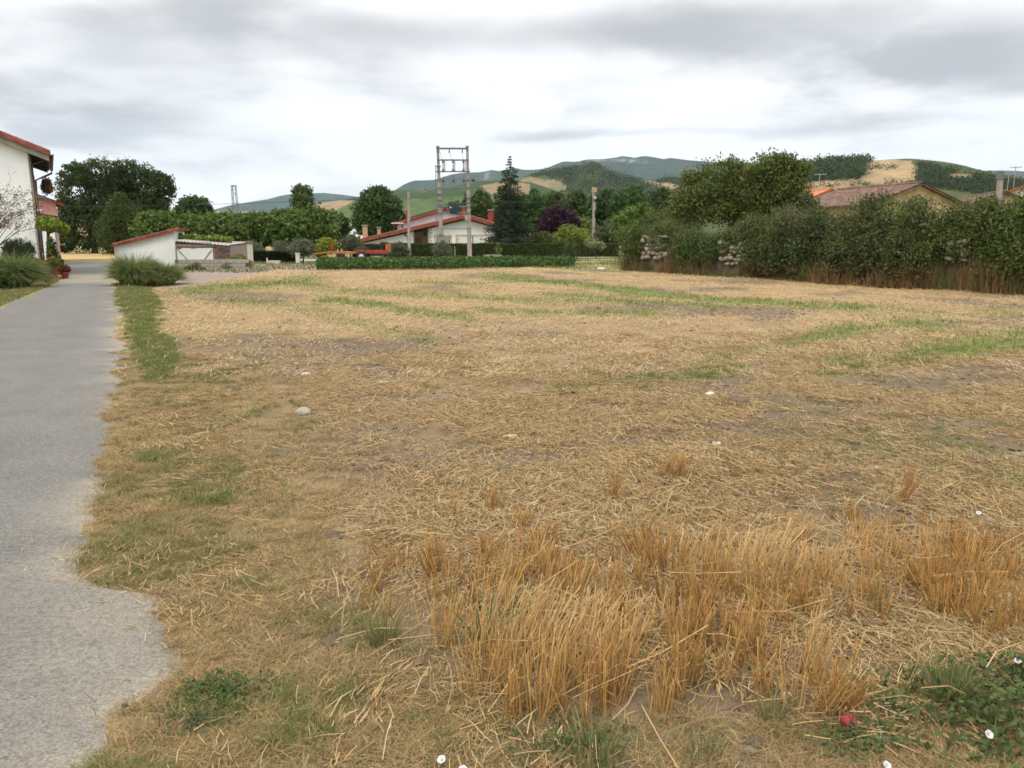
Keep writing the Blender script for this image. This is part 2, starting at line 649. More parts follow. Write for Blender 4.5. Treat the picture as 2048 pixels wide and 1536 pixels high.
def tube_arrays(P0, P1, mid, rad, C, k=3, taper=.85, segs=2, C2=None):
    """thin straws: k-sided tubes of two bent segments"""
    n = len(P0)
    d = P1 - P0
    d /= np.linalg.norm(d, axis=1, keepdims=True) + 1e-9
    ref = np.where(np.abs(d[:, 2:3]) > .8, np.array([[1., 0, 0]]), np.array([[0, 0, 1.]]))
    a = np.cross(d, ref)
    a /= np.linalg.norm(a, axis=1, keepdims=True) + 1e-9
    c = np.cross(d, a)
    ph = rng.uniform(0, 6.28, n)
    rings = []
    for q, (Pc, rr) in enumerate(((P0, 1.0), (mid, .95), (P1, taper)) if segs == 2 else ((P0, 1.0), (P1, taper))):
        for j in range(k):
            t = ph + 2 * np.pi * j / k
            rings.append(Pc + (a * np.cos(t)[:, None] + c * np.sin(t)[:, None]) * (rad * rr)[:, None])
    V = np.stack(rings, 1).reshape(-1, 3)
    nr_ = (segs + 1) * k
    i = np.arange(n)[:, None] * nr_
    F = []
    for q in range(segs):
        for j in range(k):
            F.append(i + np.array([[q * k + j, q * k + (j + 1) % k, (q + 1) * k + (j + 1) % k, (q + 1) * k + j]]))
    CC = np.repeat(C, nr_, 0)
    if C2 is not None:                         # pale cut ends
        CC = CC.reshape(n, nr_, -1)
        CC[:, -k:] = C2[:, None]
        CC = CC.reshape(n * nr_, -1)
    return V, np.concatenate(F, 0), None, CC


def strip_arrays(P0, P1, wid, C):
    n = len(P0)
    d = P1 - P0
    s = np.stack([-d[:, 1], d[:, 0], rng.normal(0, .4, n) * np.linalg.norm(d, axis=1)], 1)
    s = s / (np.linalg.norm(s, axis=1, keepdims=True) + 1e-9) * (wid * .5)[:, None]
    V = np.stack([P0 - s, P0 + s, P1 + s, P1 - s], 1).reshape(-1, 3)
    return V, np.arange(n)[:, None] * 4 + np.array([[0, 1, 2, 3]]), None, np.repeat(C, 4, 0)



def scatter(name, protos, P, rot, scl, idx):
    """ground cover: patches of many stems instanced on points"""
    pc = bpy.data.collections.new(name + '_patches')
    for o in protos:
        for c_ in list(o.users_collection):
            c_.objects.unlink(o)
        pc.objects.link(o)
    me = bpy.data.meshes.new(name)
    n = len(P)
    me.vertices.add(n)
    me.vertices.foreach_set('co', np.asarray(P, np.float32).ravel())
    r_ = np.zeros((n, 3), np.float32)
    r_[:] = rot
    me.attributes.new('rot', 'FLOAT_VECTOR', 'POINT').data.foreach_set('vector', r_.ravel())
    me.attributes.new('scl', 'FLOAT', 'POINT').data.foreach_set('value', np.asarray(scl, np.float32))
    me.attributes.new('idx', 'INT', 'POINT').data.foreach_set('value', np.asarray(idx, np.int32))
    o = bpy.data.objects.new(name, me)
    COL.objects.link(o)
    ng = bpy.data.node_groups.new(name, 'GeometryNodeTree')
    ng.interface.new_socket('Geometry', in_out='INPUT', socket_type='NodeSocketGeometry')
    ng.interface.new_socket('Geometry', in_out='OUTPUT', socket_type='NodeSocketGeometry')
    N, Lk = ng.nodes, ng.links
    gi, go = N.new('NodeGroupInput'), N.new('NodeGroupOutput')
    ci = N.new('GeometryNodeCollectionInfo')
    ci.inputs['Collection'].default_value = pc
    ci.inputs['Separate Children'].default_value = True
    ci.inputs['Reset Children'].default_value = True
    ip = N.new('GeometryNodeInstanceOnPoints')
    ip.inputs['Pick Instance'].default_value = True

    def na(nm, dt):
        a_ = N.new('GeometryNodeInputNamedAttribute')
        a_.data_type = dt
        a_.inputs['Name'].default_value = nm
        return [s for s in a_.outputs if s.enabled and s.name == 'Attribute'][0]
    er = N.new('FunctionNodeEulerToRotation')
    Lk.new(na('rot', 'FLOAT_VECTOR'), er.inputs[0])
    Lk.new(gi.outputs[0], ip.inputs['Points'])
    Lk.new(ci.outputs[0], ip.inputs['Instance'])
    Lk.new(na('idx', 'INT'), ip.inputs['Instance Index'])
    Lk.new(er.outputs[0], ip.inputs['Rotation'])
    Lk.new(na('scl', 'FLOAT'), ip.inputs['Scale'])
    Lk.new(ip.outputs[0], go.inputs[0])
    md = o.modifiers.new('scatter', 'NODES')
    md.node_group = ng
    return o


#STRUCTURE
# ================================================================ STRUCTURE: road, ground, hills
def interp_px(pts):
    """photo polyline -> ground x as function of ground y"""
    g = sorted([G(*p)[::-1] for p in pts])
    return np.array([q[0] for q in g]), np.array([q[1] for q in g])


_edge = [(228, 520), (224, 535), (222, 545), (230, 565), (232, 600), (238, 640), (237, 700), (230, 760), (217, 810), (208, 870), (198, 930), (206, 960),
         (202, 1000), (178, 1050), (166, 1090), (150, 1150), (185, 1168), (325, 1186), (338, 1215), (318, 1245), (350, 1280), (372, 1320), (350, 1352), (300, 1395), (248, 1425), (225, 1470), (205, 1536)]
EY, EX = interp_px(_edge)
EY = np.concatenate([[-40.0, -8, 0.0, 1.5], EY])
EX = np.concatenate([[20.0, 4.4, .25, -.75], EX])
_lft = [(128, 514), (132, 530), (140, 548), (110, 568), (0, 615)]
LY, LX = interp_px(_lft)
LY = np.concatenate([[-40.0], LY])
LX = np.concatenate([[LX[0] + .443 * (LY[1] + 40)], LX])
ROAD_END = 58.0


def xr(y):
    return np.interp(y, EY, EX)


def xl(y):
    return np.interp(y, LY, LX)


def road_edge_noise(y):
    y = np.asarray(y)
    k = np.clip(y / 9, .4, 2.2)
    return (fbm(y * 2.1, y * 0, 3, 4) - .5) * .34 * k + (fbm(y * 9, y * 0 + 5, 8, 3) - .5) * .12


def stripe(px, py, pts, h):
    xs, ys = [p[0] for p in pts], [p[1] for p in pts]
    yl = np.interp(px, xs, ys)
    e = sm(px, xs[0] - 40, xs[0] + 40) * (1 - sm(px, xs[-1] - 40, xs[-1] + 40))
    return np.exp(-((py - yl) / h) ** 2) * e


STRIPES = [([(350, 582), (480, 574), (640, 560)], 9, .75), ([(560, 568), (700, 580), (860, 588), (1060, 600), (1300, 602)], 7, .55),
           ([(640, 598), (740, 606), (830, 622), (940, 634)], 8, 1.0), ([(980, 552), (1120, 566), (1240, 580), (1440, 599), (1600, 608), (1760, 614)], 5.5, 1.0),
           ([(1080, 590), (1180, 592), (1320, 604), (1450, 612)], 6, .7), ([(940, 618), (1060, 622), (1330, 629)], 6, .75),
           ([(1560, 690), (1680, 660), (1800, 648), (1920, 650)], 13, .75), ([(1640, 735), (1780, 715), (1900, 700), (2060, 680), (2300, 670)], 22, .85),
           ([(1700, 610), (1850, 622), (2060, 628)], 9, .35), ([(1120, 785), (1240, 772), (1350, 762), (1480, 735)], 14, .55),
           ([(420, 600), (560, 604), (700, 640), (900, 690)], 14, .28), ([(800, 560), (900, 566), (1000, 575)], 6, .4),
           ([(1400, 720), (1560, 690)], 15, .35)]
VERGE = [(228, 560), (292, 566), (312, 600), (326, 660), (362, 708), (345, 735), (315, 762), (298, 765), (280, 725), (256, 690), (246, 640)]
BARE = [(720, 905, 190, 45, 1.0), (1060, 920, 170, 32, .95), (1300, 870, 120, 22, .5), (600, 840, 90, 20, .6), (800, 800, 160, 20, .45), (1800, 900, 260, 80, .55), (1700, 820, 200, 40, .4),
        (1480, 815, 60, 16, .8), (420, 690, 60, 14, .4), (980, 640, 160, 10, .35), (1540, 740, 120, 14, .4), (1010, 1500, 120, 40, .3), (1700, 1500, 330, 50, .7), (1330, 1490, 200, 40, .6), (480, 1280, 100, 60, .35), (380, 1220, 80, 40, .8)]
GREENP = [(420, 985, 110, 36, .62), (330, 900, 90, 34, .28), (560, 915, 90, 18, .4), (400, 1060, 80, 26, .25), (610, 1110, 70, 30, .32), (520, 1170, 90, 22, .36),
          (460, 1400, 90, 45, .6), (620, 1430, 240, 80, .42), (860, 1490, 280, 60, .6), (1100, 1500, 160, 40, .6), (640, 1290, 120, 40, .35), (1950, 1430, 150, 120, .9), (1560, 1480, 170, 60, .4), (1240, 760, 130, 18, .3),
          (1800, 900, 300, 110, .22), (2000, 940, 160, 90, .25), (1500, 960, 200, 60, .15), (60, 592, 90, 10, .6)]


def blobs(px, py, L):
    t = np.zeros(np.shape(px))
    for (a, c, wx, wy, s) in L:
        t = np.maximum(t, s * np.exp(-((px - a) / wx) ** 2 - ((py - c) / wy) ** 2))
    return t


# foot of the overgrown wall on the right
W0, W1 = np.array(G(1243, 541)), np.array(G(2048, 592))
wdir = (W1 - W0) / np.linalg.norm(W1 - W0)
wnor = np.array([wdir[1], -wdir[0]])       # towards the field?
if np.dot(wnor, -W0) < 0:
    wnor = -wnor


def zones(x, y):
    x, y = np.asarray(x, float), np.asarray(y, float)
    P = np.stack([x, np.maximum(y, .8), np.zeros_like(x)], -1)
    px, py = proj(P)
    dr = x - (xr(y) + road_edge_noise(y))            # metres right of the road edge
    dl = (xl(y)) - x                                  # metres left of the road's other edge
    onroad = (dr < 0) & (dl < 0) & (y < ROAD_END)
    n1 = fbm(x * .55, y * .55, 21)
    n2 = fbm(x * 2.3, y * 2.3, 31)
    g = np.zeros_like(x)
    for pts, h, s in STRIPES:
        g = np.maximum(g, s * stripe(px, py, pts, h))
    g = np.clip(g * 1.25, 0, 1) * sm(n2, .18, .5)
    g = np.maximum(g, blobs(px, py, GREENP) * sm(n2, .3, .6))
    n3 = fbm(x * 7, y * 7, 33, 3)
    ver = inpoly(px + (n2 - .5) * 50 + (n3 - .5) * 34, py + (n1 - .5) * 40 + (n3 - .5) * 20, VERGE)
    g = np.where(ver, .8, g)
    bare = blobs(px, py, BARE) * sm(fbm(x * 1.3, y * 1.3, 41), .28, .55)
    bare = np.maximum(bare, .8 * sm(fbm(x * .42 + 3, y * .42, 22, 4), .55, .68))
    # signed distance to the wall foot line (positive on the field side)
    dw = (x - W0[0]) * wnor[0] + (y - W0[1]) * wnor[1]
    up = np.interp(px, [0, 300, 372, 480, 560, 640, 1240, 1245, 3000], [575, 570, 574, 552, 540, 538, 538, 300, 300])
    field = (dr > 0) & (py > up) & ((dw > 0) | (px < 1240)) & (y > -30)
    fv = np.clip(1 - (dr - .2 - .10 * np.clip(y, 0, 12)) / 1.4, 0, 1) * (dr > 0) * (y < 28)   # dry verge beside the road
    fv = np.maximum(fv, (dr > 0) * sm(-y, -3.2, -1.8))
    return dict(px=px, py=py, dr=dr, dl=dl, road=onroad, green=g, bare=bare, field=field, verge=ver, dry=fv, n1=n1, n2=n2, dw=dw)


def ground_z(x, y):
    x, y = np.asarray(x, float), np.asarray(y, float)
    dr = np.minimum(x - xr(y), 60)
    dl = xl(y) - x
    away = np.maximum(sm(dr, .15, 1.2), sm(dl, .1, 1.0))
    z = -.012 + away * ((fbm(x * .9, y * .9, 51, 4) - .45) * .09 + (fbm(x * 5, y * 5, 61, 3) - .5) * .035 * (1 - sm(np.hypot(x, y), 12, 25)))
    z += away * .14 * (fbm(x * .22, y * .22, 71, 2) - .5)
    z = np.where(y > ROAD_END, z * .5 - .01, z)
    far = sm(np.hypot(x, y), 120, 500)
    z -= far * 1.0
    return z


# ground: one sheet, rings round the viewer out to the horizon
th_f = np.linspace(-50, 50, 320)
th = np.concatenate([th_f, np.linspace(55, 305, 51)])
ths = np.radians(th)
rad_ = .35 * 1.034 ** np.arange(0, 363)
rad_ = rad_[rad_ < 8800]
TT, RR = np.meshgrid(ths, rad_)
gx, gy = RR * np.sin(TT), RR * np.cos(TT)
gz = ground_z(gx, gy)
zz = zones(gx, gy)
soil, strawc = np.array([.135, .101, .070]), np.array([.335, .228, .112])
greenc, dryc = np.array([.115, .150, .032]), np.array([.36, .26, .115])
dist = np.hypot(gx, gy)
sc_ = np.clip(.34 + .42 * sm(dist, 5, 22) - .75 * zz['bare'] + .35 * (zz['n2'] - .5), .04, .92)[..., None]
gc = soil * (1 - sc_) + strawc * sc_
d_ = (zz['dry'] * .55)[..., None]
gc = gc * (1 - d_) + np.where(zz['n2'][..., None] > .45, dryc * .62, np.array([.165, .12, .065])) * d_
g_ = np.clip(zz['green'] * .85, 0, .85)[..., None]
gc = gc * (1 - g_) + greenc * g_
# beyond the field: tilled grey soil, meadow, lanes
nf = fbm(gx * .35, gy * .35, 91)
meadow = np.where(nf[..., None] > .5, np.array([.14, .16, .05]), np.array([.24, .20, .09]))
out = ~zz['field'] & ~zz['road']
gc[out] = meadow[out]
till = out & inpoly(zz['px'], zz['py'], [(330, 578), (480, 556), (560, 542), (650, 540), (640, 529), (520, 530), (440, 533), (340, 545)])
gc[till] = np.array([.24, .19, .155]) * (.85 + .3 * nf[till][:, None])
lane = out & inpoly(zz['px'], zz['py'], [(600, 514.5), (1250, 510.5), (1250, 514), (1000, 517), (600, 521)])
gc[lane] = np.array([.38, .35, .30])
och = out & inpoly(zz['px'], zz['py'], [(-400, 517), (235, 517.5), (235, 506), (-400, 506)])
gc[och] = np.array([.40, .27, .12])
dirt = out & inpoly(zz['px'], zz['py'], [(1120, 524), (1240, 530), (1240, 518), (1150, 514)])
gc[dirt] = np.array([.20, .19, .075])
left_g = out & (zz['dl'] > 0) & (gy < 45)
gc[left_g] = (np.array([.15, .17, .05]) * nf[left_g][:, None] * 1.3 + np.array([.30, .22, .10]) * (1 - nf[left_g][:, None]) * .8)
vall = dist > 150
pt = vn(gx / 90, gy / 60, 101)
pv_ = np.where(pt[..., None] > .62, np.array([.36, .25, .115]), np.where(pt[..., None] > .38, np.array([.075, .115, .028]), np.array([.05, .085, .02])))
gc[vall] = pv_[vall]
nr, nth = TT.shape
idx = np.arange(nr * nth).reshape(nr, nth)
nxt = np.roll(idx, -1, 1)
F4 = np.stack([idx[:-1], idx[1:], nxt[1:], nxt[:-1]], -1).reshape(-1, 4)[:, ::-1]
c0 = nr * nth
V = np.concatenate([np.stack([gx, gy, gz], -1).reshape(-1, 3), [[0, 0, -.012]]])
F3 = np.stack([np.full(nth, c0), nxt[0], idx[0]], -1)[:, ::-1]

gm = bpy.data.materials.new('field_soil')
gm.use_nodes = True
b = NB(gm.node_tree)
p = gm.node_tree.nodes['Principled BSDF']
p.inputs['Roughness'].default_value = .95
p.inputs['Specular IOR Level'].default_value = .1
at = b.n('ShaderNodeAttribute', attribute_name='Col')
tc = b.n('ShaderNodeTexCoord')


def onoise(scale, det=5, stretch=None, rot=0.0, rough=.6):
    v = tc.outputs['Object']
    if stretch:
        mp = b.n('ShaderNodeMapping')
        mp.inputs['Scale'].default_value = stretch
        mp.inputs['Rotation'].default_value = (0, 0, rot)
        b.l(v, mp.inputs[0])
        v = mp.outputs[0]
    o = b.n('ShaderNodeTexNoise')
    o.inputs['Scale'].default_value = scale
    o.inputs['Detail'].default_value = det
    o.inputs['Roughness'].default_value = rough
    b.l(v, o.inputs['Vector'])
    return o.outputs['Fac']


f1, f2, f3 = onoise(9), onoise(60, 6), onoise(1.3, 6)
f4, f5 = onoise(14, 3, (1, 7, 1), .5), onoise(14, 3, (7, 1, 1), -.2)
v = b.m('ADD', b.m('MULTIPLY', f1, .7), b.m('MULTIPLY', f2, .8))
v = b.m('ADD', v, b.m('MULTIPLY', f3, .5))
v = b.m('ADD', v, b.m('MULTIPLY', b.m('MAXIMUM', f4, f5), .6))
v = b.ss(v, .85, 1.75, .55, 1.45)
vm = b.n('ShaderNodeVectorMath', operation='SCALE')
b.l(at.outputs['Color'], vm.inputs[0])
b.l(v, vm.inputs['Scale'])
b.l(vm.outputs[0], p.inputs['Base Color'])
bp = b.n('ShaderNodeBump')
bp.inputs['Strength'].default_value = .7
bp.inputs['Distance'].default_value = .03
b.l(b.m('ADD', f1, b.m('MULTIPLY', f2, .5)), bp.inputs['Height'])
b.l(bp.outputs[0], p.inputs['Normal'])
tag(raw('ground', V, F4, F3, gm, None, np.concatenate([gc.reshape(-1, 3), [soil]]), True), kind='structure')

# road: strips across, ragged on the field side
ys = np.concatenate([np.linspace(-38, -1, 40), np.linspace(-.9, 2, 40), 2.02 * (ROAD_END / 2.02) ** np.linspace(0, 1, 900)])
nc = 18
u = np.linspace(0, 1, nc) ** .6
L_, R_ = xl(ys) - (fbm(ys * .8, ys * 0, 7) - .5) * .4, xr(ys) + road_edge_noise(ys)
rx = L_[:, None] + (R_ - L_)[:, None] * u[None]
ry = np.repeat(ys[:, None], nc, 1)
rz = np.full_like(rx, 0.0) + .012 * (1 - (2 * u[None] - 1) ** 2) - .012 * (u[None] > .995)
de = R_[:, None] - rx
ppx, ppy = proj(np.stack([rx, np.maximum(ry, .8), rx * 0], -1))
nz = fbm(rx * 2.2, ry * 2.2, 13)
dust = np.clip(1.25 * np.exp(-de / .16) * sm(nz, .3, .6), 0, .9)
dust = np.maximum(dust, np.where(ry < 5, .75 * np.exp(-((ppx - 250) / 190) ** 2 - ((ppy - 1330) / 190) ** 2) * (.45 + .55 * sm(nz, .3, .65)), 0))
dust = np.maximum(dust, np.where((ry > 28) & (ry < 39), .8 * sm(ry, 28.5, 31) * (1 - sm(ry, 36, 38)), 0))
dust = np.maximum(dust, np.where(ry < 2.6, .35 * sm(nz, .4, .6), 0))
tyre = .5 * np.exp(-((u[None] - .30) / .10) ** 2) + .5 * np.exp(-((u[None] - .74) / .08) ** 2)
asph = np.array([.156, .149, .136]) * (1 - .06 * np.repeat(tyre, len(ys), 0))[..., None] * (.95 + .10 * fbm(rx * .5, ry * .25, 15))[..., None]
rc = asph * (1 - dust[..., None]) + np.array([.27, .235, .18]) * dust[..., None]
stain = np.where(ry < 4, .55 * np.exp(-((ppx - 180) / 70) ** 2 - ((ppy - 1465) / 50) ** 2), 0)[..., None] * sm(nz, .3, .55)[..., None]
rc = rc * (1 - stain) + np.array([.12, .12, .12]) * stain
idx = np.arange(rx.size).reshape(rx.shape)
F4 = np.stack([idx[:-1, :-1], idx[:-1, 1:], idx[1:, 1:], idx[1:, :-1]], -1).reshape(-1, 4)
rm = bpy.data.materials.new('asphalt')
rm.use_nodes = True
b = NB(rm.node_tree)
p = rm.node_tree.nodes['Principled BSDF']
p.inputs['Roughness'].default_value = .85
p.inputs['Specular IOR Level'].default_value = .08
at = b.n('ShaderNodeAttribute', attribute_name='Col')
tc = b.n('ShaderNodeTexCoord')
f1, f2, f3 = onoise(95, 4, rough=.7), onoise(1.4, 5), onoise(30, 4)
vo = b.n('ShaderNodeTexVoronoi')
vo.inputs['Scale'].default_value = 70
b.l(tc.outputs['Object'], vo.inputs['Vector'])
sp = b.m('LESS_THAN', vo.outputs['Distance'], .16)
wn = b.n('ShaderNodeSeparateColor')
b.l(vo.outputs['Color'], wn.inputs[0])
white = b.m('MULTIPLY', sp, b.m('GREATER_THAN', wn.outputs[0], .93))
blk = b.m('MULTIPLY', sp, b.m('LESS_THAN', wn.outputs[0], .10))
v = b.m('ADD', b.m('MULTIPLY', f1, 1.0), b.m('MULTIPLY', f2, .22))
v = b.ss(b.m('ADD', v, b.m('MULTIPLY', f3, .35)), .5, 1.07, .55, 1.45)
vm = b.n('ShaderNodeVectorMath', operation='SCALE')
b.l(at.outputs['Color'], vm.inputs[0])
b.l(v, vm.inputs['Scale'])
c = b.mixc(b.m('MULTIPLY', white, .6), vm.outputs[0], (.6, .58, .54))
c = b.mixc(b.m('MULTIPLY', blk, .6), c, (.07, .07, .07))
b.l(c, p.inputs['Base Color'])
bp = b.n('ShaderNodeBump')
bp.inputs['Strength'].default_value = .5
bp.inputs['Distance'].default_value = .006
b.l(f1, bp.inputs['Height'])
b.l(bp.outputs[0], p.inputs['Normal'])
tag(raw('road', np.stack([rx, ry, rz], -1).reshape(-1, 3), F4, None, rm, None, rc.reshape(-1, 3), True), kind='structure')


# ---------------------------------------------------------------- hills
def hill(name, prof, yc, wd_front, wd_back, colf, nx=220, ny=70, rough=.03, m=None, x_pad=0.0, seed=0):
    """terrain whose crest follows a photographed skyline at depth yc"""
    pts = [A(px, py, yc) for px, py in prof]
    xs, zs = np.array([p_[0] for p_ in pts]), np.array([p_[2] for p_ in pts])
    x = np.linspace(xs[0] - x_pad, xs[-1] + x_pad, nx)
    zc_ = np.interp(x, xs, zs)
    y = np.concatenate([np.linspace(-1, 0, ny)[:-1] * wd_front, np.linspace(0, 1, 14) * wd_back])
    XX, YY = np.meshgrid(x, y)
    t = np.where(YY < 0, -YY / wd_front, YY / wd_back)
    s = .5 + .5 * np.cos(np.pi * np.clip(t, 0, 1))
    sc = wd_front / 6
    nn = fbm(XX / sc + seed, YY / sc, 200 + seed, 5) - .5
    ZZ = -3 + (zc_[None] + 3) * s + nn * rough * zc_.max() * np.clip(t * 6, 0.12, 1) * s
    # spurs and gullies running down the slope
    ZZ += (fbm(XX / (sc * .8), YY / (sc * 5), 300 + seed, 3) - .5) * rough * 2.2 * zc_.max() * np.sin(np.pi * np.clip(t, 0, 1)) * s ** .5
    Pw = np.stack([XX, YY + yc, ZZ], -1)
    px, py = proj(Pw)
    C = colf(XX, YY + yc, px, py, nn)
    idx = np.arange(XX.size).reshape(XX.shape)
    F = np.stack([idx[:-1, :-1], idx[:-1, 1:], idx[1:, 1:], idx[1:, :-1]], -1).reshape(-1, 4)
    o = tag(raw(name, Pw.reshape(-1, 3), F, None, m or M['hillside'], None, C.reshape(-1, 3), True), kind='structure')
    return o, Pw, px, py


def hill_mat(name, scale, var, bumpd):
    m = mat_attr(name, .95, 0, .1, var, scale)
    b = NB(m.node_tree)
    p = m.node_tree.nodes['Principled BSDF']
    t = b.n('ShaderNodeTexCoord')
    n = b.n('ShaderNodeTexNoise')
    n.inputs['Scale'].default_value = scale
    n.inputs['Detail'].default_value = 8
    n.inputs['Roughness'].default_value = .7
    b.l(t.outputs['Object'], n.inputs['Vector'])
    bp = b.n('ShaderNodeBump')
    bp.inputs['Strength'].default_value = .9
    bp.inputs['Distance'].default_value = bumpd
    b.l(n.outputs['Fac'], bp.inputs['Height'])
    b.l(bp.outputs[0], p.inputs['Normal'])
    return m


M['mountain'] = hill_mat('mountain_forest', .012, .75, 60)
M['hillside'] = hill_mat('hillside', .06, .55, 5)

FOREST, SCRUB, GOLD, GREENF = np.array([.032, .052, .018]), np.array([.092, .105, .040]), np.array([.30, .215, .12]), np.array([.078, .118, .038])
PALE = np.array([.42, .36, .24])


def c_mount(x, y, px, py, n):
    C = np.tile(FOREST * 1.0, (*x.shape, 1)) * (1 + 1.1 * n[..., None])
    k = np.exp(-((px - 1262) / 38) ** 2 - ((py - 322 - (px - 1262) * .07) / 3.2) ** 2) * sm(vn(px / 4, py / 2, 5), .45, .65)
    k = np.maximum(k, .7 * np.exp(-((px - 1200) / 30) ** 2 - ((py - 321) / 2) ** 2) * sm(vn(px / 5, py / 2, 6), .4, .6))
    k = np.maximum(k, .8 * np.exp(-((px - 974) / 4) ** 2 - ((py - 352) / 7) ** 2))
    return C * (1 - k[..., None]) + np.array([.30, .285, .27]) * k[..., None]


mt_prof = [(380, 470), (640, 440), (760, 400), (797, 382), (815, 370), (832, 363), (870, 361), (905, 350), (930, 347), (962, 347), (985, 342), (1000, 345), (1030, 338), (1046, 342), (1070, 341), (1090, 338), (1125, 324),
           (1150, 325), (1170, 320), (1205, 319), (1230, 316), (1241, 313), (1265, 317), (1283, 313), (1300, 316), (1318, 321), (1333, 318), (1370, 322), (1430, 327), (1520, 330), (1700, 335), (1900, 340), (2200, 350), (2600, 360), (3000, 420)]
hill('mountain', mt_prof, 7000, 2400, 900, c_mount, 420, 70, .05, M['mountain'], 200, 1)


def c_far(x, y, px, py, n):
    return np.tile(FOREST * 1.1, (*x.shape, 1)) * (1 + .8 * n[..., None])


far_prof = [(-900, 430), (-300, 425), (100, 424), (380, 424), (440, 420), (480, 408), (520, 402), (548, 398), (575, 390), (600, 388), (650, 386), (690, 390), (730, 396), (800, 405), (900, 425), (1000, 460)]
hill('far_hill', far_prof, 8200, 1800, 600, c_far, 160, 30, .03, M['mountain'], 0, 7)


def furrow(px, py, per):
    return 1 + .10 * np.sin(py * per + 3 * vn(px / 60, py / 20, 3))


def c_left(x, y, px, py, n):
    C = np.tile(GOLD, (*x.shape, 1)) * (.95 + .5 * n[..., None])
    g = inpoly(px, py, [(380, 427), (690, 421), (720, 415), (800, 412), (800, 470), (380, 470)])
    C[g] = GREENF * .95
    f = (py < 401.5) & (px > 690)
    C[f] = FOREST * 1.2
    band = np.abs(py - (414 - (px - 640) * .03)) < .8
    C[band] *= .75
    return C


left_prof = [(-700, 425), (-200, 422), (150, 421), (420, 421), (480, 424), (560, 424), (610, 421), (640, 411), (665, 405), (700, 400), (720, 395), (760, 392), (800, 395), (860, 430), (900, 455)]
hill('left_hill', left_prof, 1500, 500, 260, c_left, 200, 50, .02, None, 0, 3)


def c_slope(x, y, px, py, n):
    C = np.tile(GREENF, (*x.shape, 1)) * (1 + .35 * n[..., None])
    top = py < np.interp(px, [690, 780, 850, 880, 940, 1020], [408, 397, 397, 395, 391, 394])
    C[top] = FOREST * 1.3
    ln = np.abs(py - (398 - (px - 880) * .02)) < .7
    C[ln] *= .6
    br = inpoly(px, py, [(960, 372), (1010, 362), (1060, 368), (1060, 390), (980, 388)])
    C[br] = GOLD * .75
    return C


sl_prof = [(640, 440), (690, 425), (740, 395), (770, 384), (800, 382), (830, 383), (860, 384), (890, 378), (930, 370), (960, 364), (1000, 362), (1060, 366), (1120, 385), (1180, 410)]
hill('green_slope', sl_prof, 1150, 420, 200, c_slope, 200, 50, .02, None, 0, 4)


def c_mid(x, y, px, py, n):
    C = np.tile(SCRUB, (*x.shape, 1)) * (1 + 1.0 * n[..., None])
    C = np.where((vn(x / 14, y / 14, 9) > .55)[..., None], FOREST * 1.5, C)
    for poly, c in (([(960, 372), (1045, 366), (1070, 357), (1075, 372), (1060, 386), (960, 386)], GOLD), ([(1040, 360), (1060, 353), (1085, 359), (1130, 357), (1135, 376), (1080, 392), (1050, 388), (1050, 372)], np.array([.20, .16, .085])),
                    ([(1080, 378), (1130, 366), (1128, 384), (1085, 394)], np.array([.17, .155, .08])), ([(1285, 366), (1300, 361), (1340, 363), (1362, 376), (1330, 382), (1300, 378)], GOLD * 1.05)):
        k = inpoly(px, py, poly)
        C[k] = c * (1 + .4 * n[k][:, None])
    tp = np.exp(-((px - 1178) / 14) ** 2 - ((py - 332) / 4) ** 2)[..., None]
    return C * (1 - .6 * tp) + np.array([.20, .15, .09]) * .6 * tp


mid_prof = [(900, 400), (960, 374), (1000, 366), (1040, 358), (1060, 353), (1085, 347), (1120, 339), (1145, 333), (1165, 330), (1185, 329), (1200, 333), (1215, 341), (1235, 349), (1265, 357), (1290, 363), (1310, 366), (1345, 362), (1380, 364), (1430, 372), (1500, 380), (1600, 400)]
o_mid, P_mid, px_mid, py_mid = hill('scrub_hill', mid_prof, 1700, 560, 260, c_mid, 240, 60, .03, None, 0, 5)


def c_right(x, y, px, py, n):
    C = np.tile(SCRUB * .85, (*x.shape, 1)) * (1 + .9 * n[..., None])
    C = np.where((vn(x / 7, y / 9, 19) > .58)[..., None], FOREST * 1.5, C)
    for poly, c in (([(1700, 318), (1730, 321), (1790, 319), (1822, 322), (1836, 338), (1828, 362), (1800, 368), (1740, 368), (1716, 364), (1722, 352), (1724, 330)], GOLD * 1.05), ([(1590, 365), (1700, 357), (1722, 362), (1722, 372), (1650, 380), (1590, 380)], GOLD * 1.0),
                    ([(1895, 350), (1925, 347), (1946, 350), (1938, 359), (1900, 358)], GOLD * .8), ([(1590, 380), (1700, 374), (1690, 388), (1590, 392)], GOLD * .8)):
        k = inpoly(px, py, poly)
        C[k] = c * (1 + .35 * n[k][:, None])
    return C


rt_prof = [(1300, 420), (1380, 385), (1450, 362), (1520, 345), (1560, 336), (1590, 331), (1640, 330), (1730, 323), (1790, 319.5), (1830, 323), (1850, 326), (1900, 340), (1950, 349), (2000, 358), (2048, 366), (2120, 372), (2300, 380), (2600, 400), (2900, 440)]
o_rt, P_rt, px_rt, py_rt = hill('wooded_hill', rt_prof, 800, 330, 150, c_right, 340, 80, .02, None, 0, 6)


def scatter_bushes(name, pts, size, base, per=14, var=.3, flat=.8, leaf=.35):
    n = len(pts)
    s = size * rng.uniform(.55, 1.4, n)
    P = np.repeat(pts, per, 0) + rng.normal(size=(n * per, 3)) * np.repeat(s, per)[:, None] * np.array([.42, .42, .38 * flat]) + np.array([0, 0, 1]) * np.repeat(s, per)[:, None] * .42
    C = np.repeat(cols(n, base, var), per, 0)
    V, F, CC = leaf_arrays(P, np.repeat(s, per) * leaf, C, aspect=.8)
    return raw(name, V, None, F, 'leaf', None, CC)


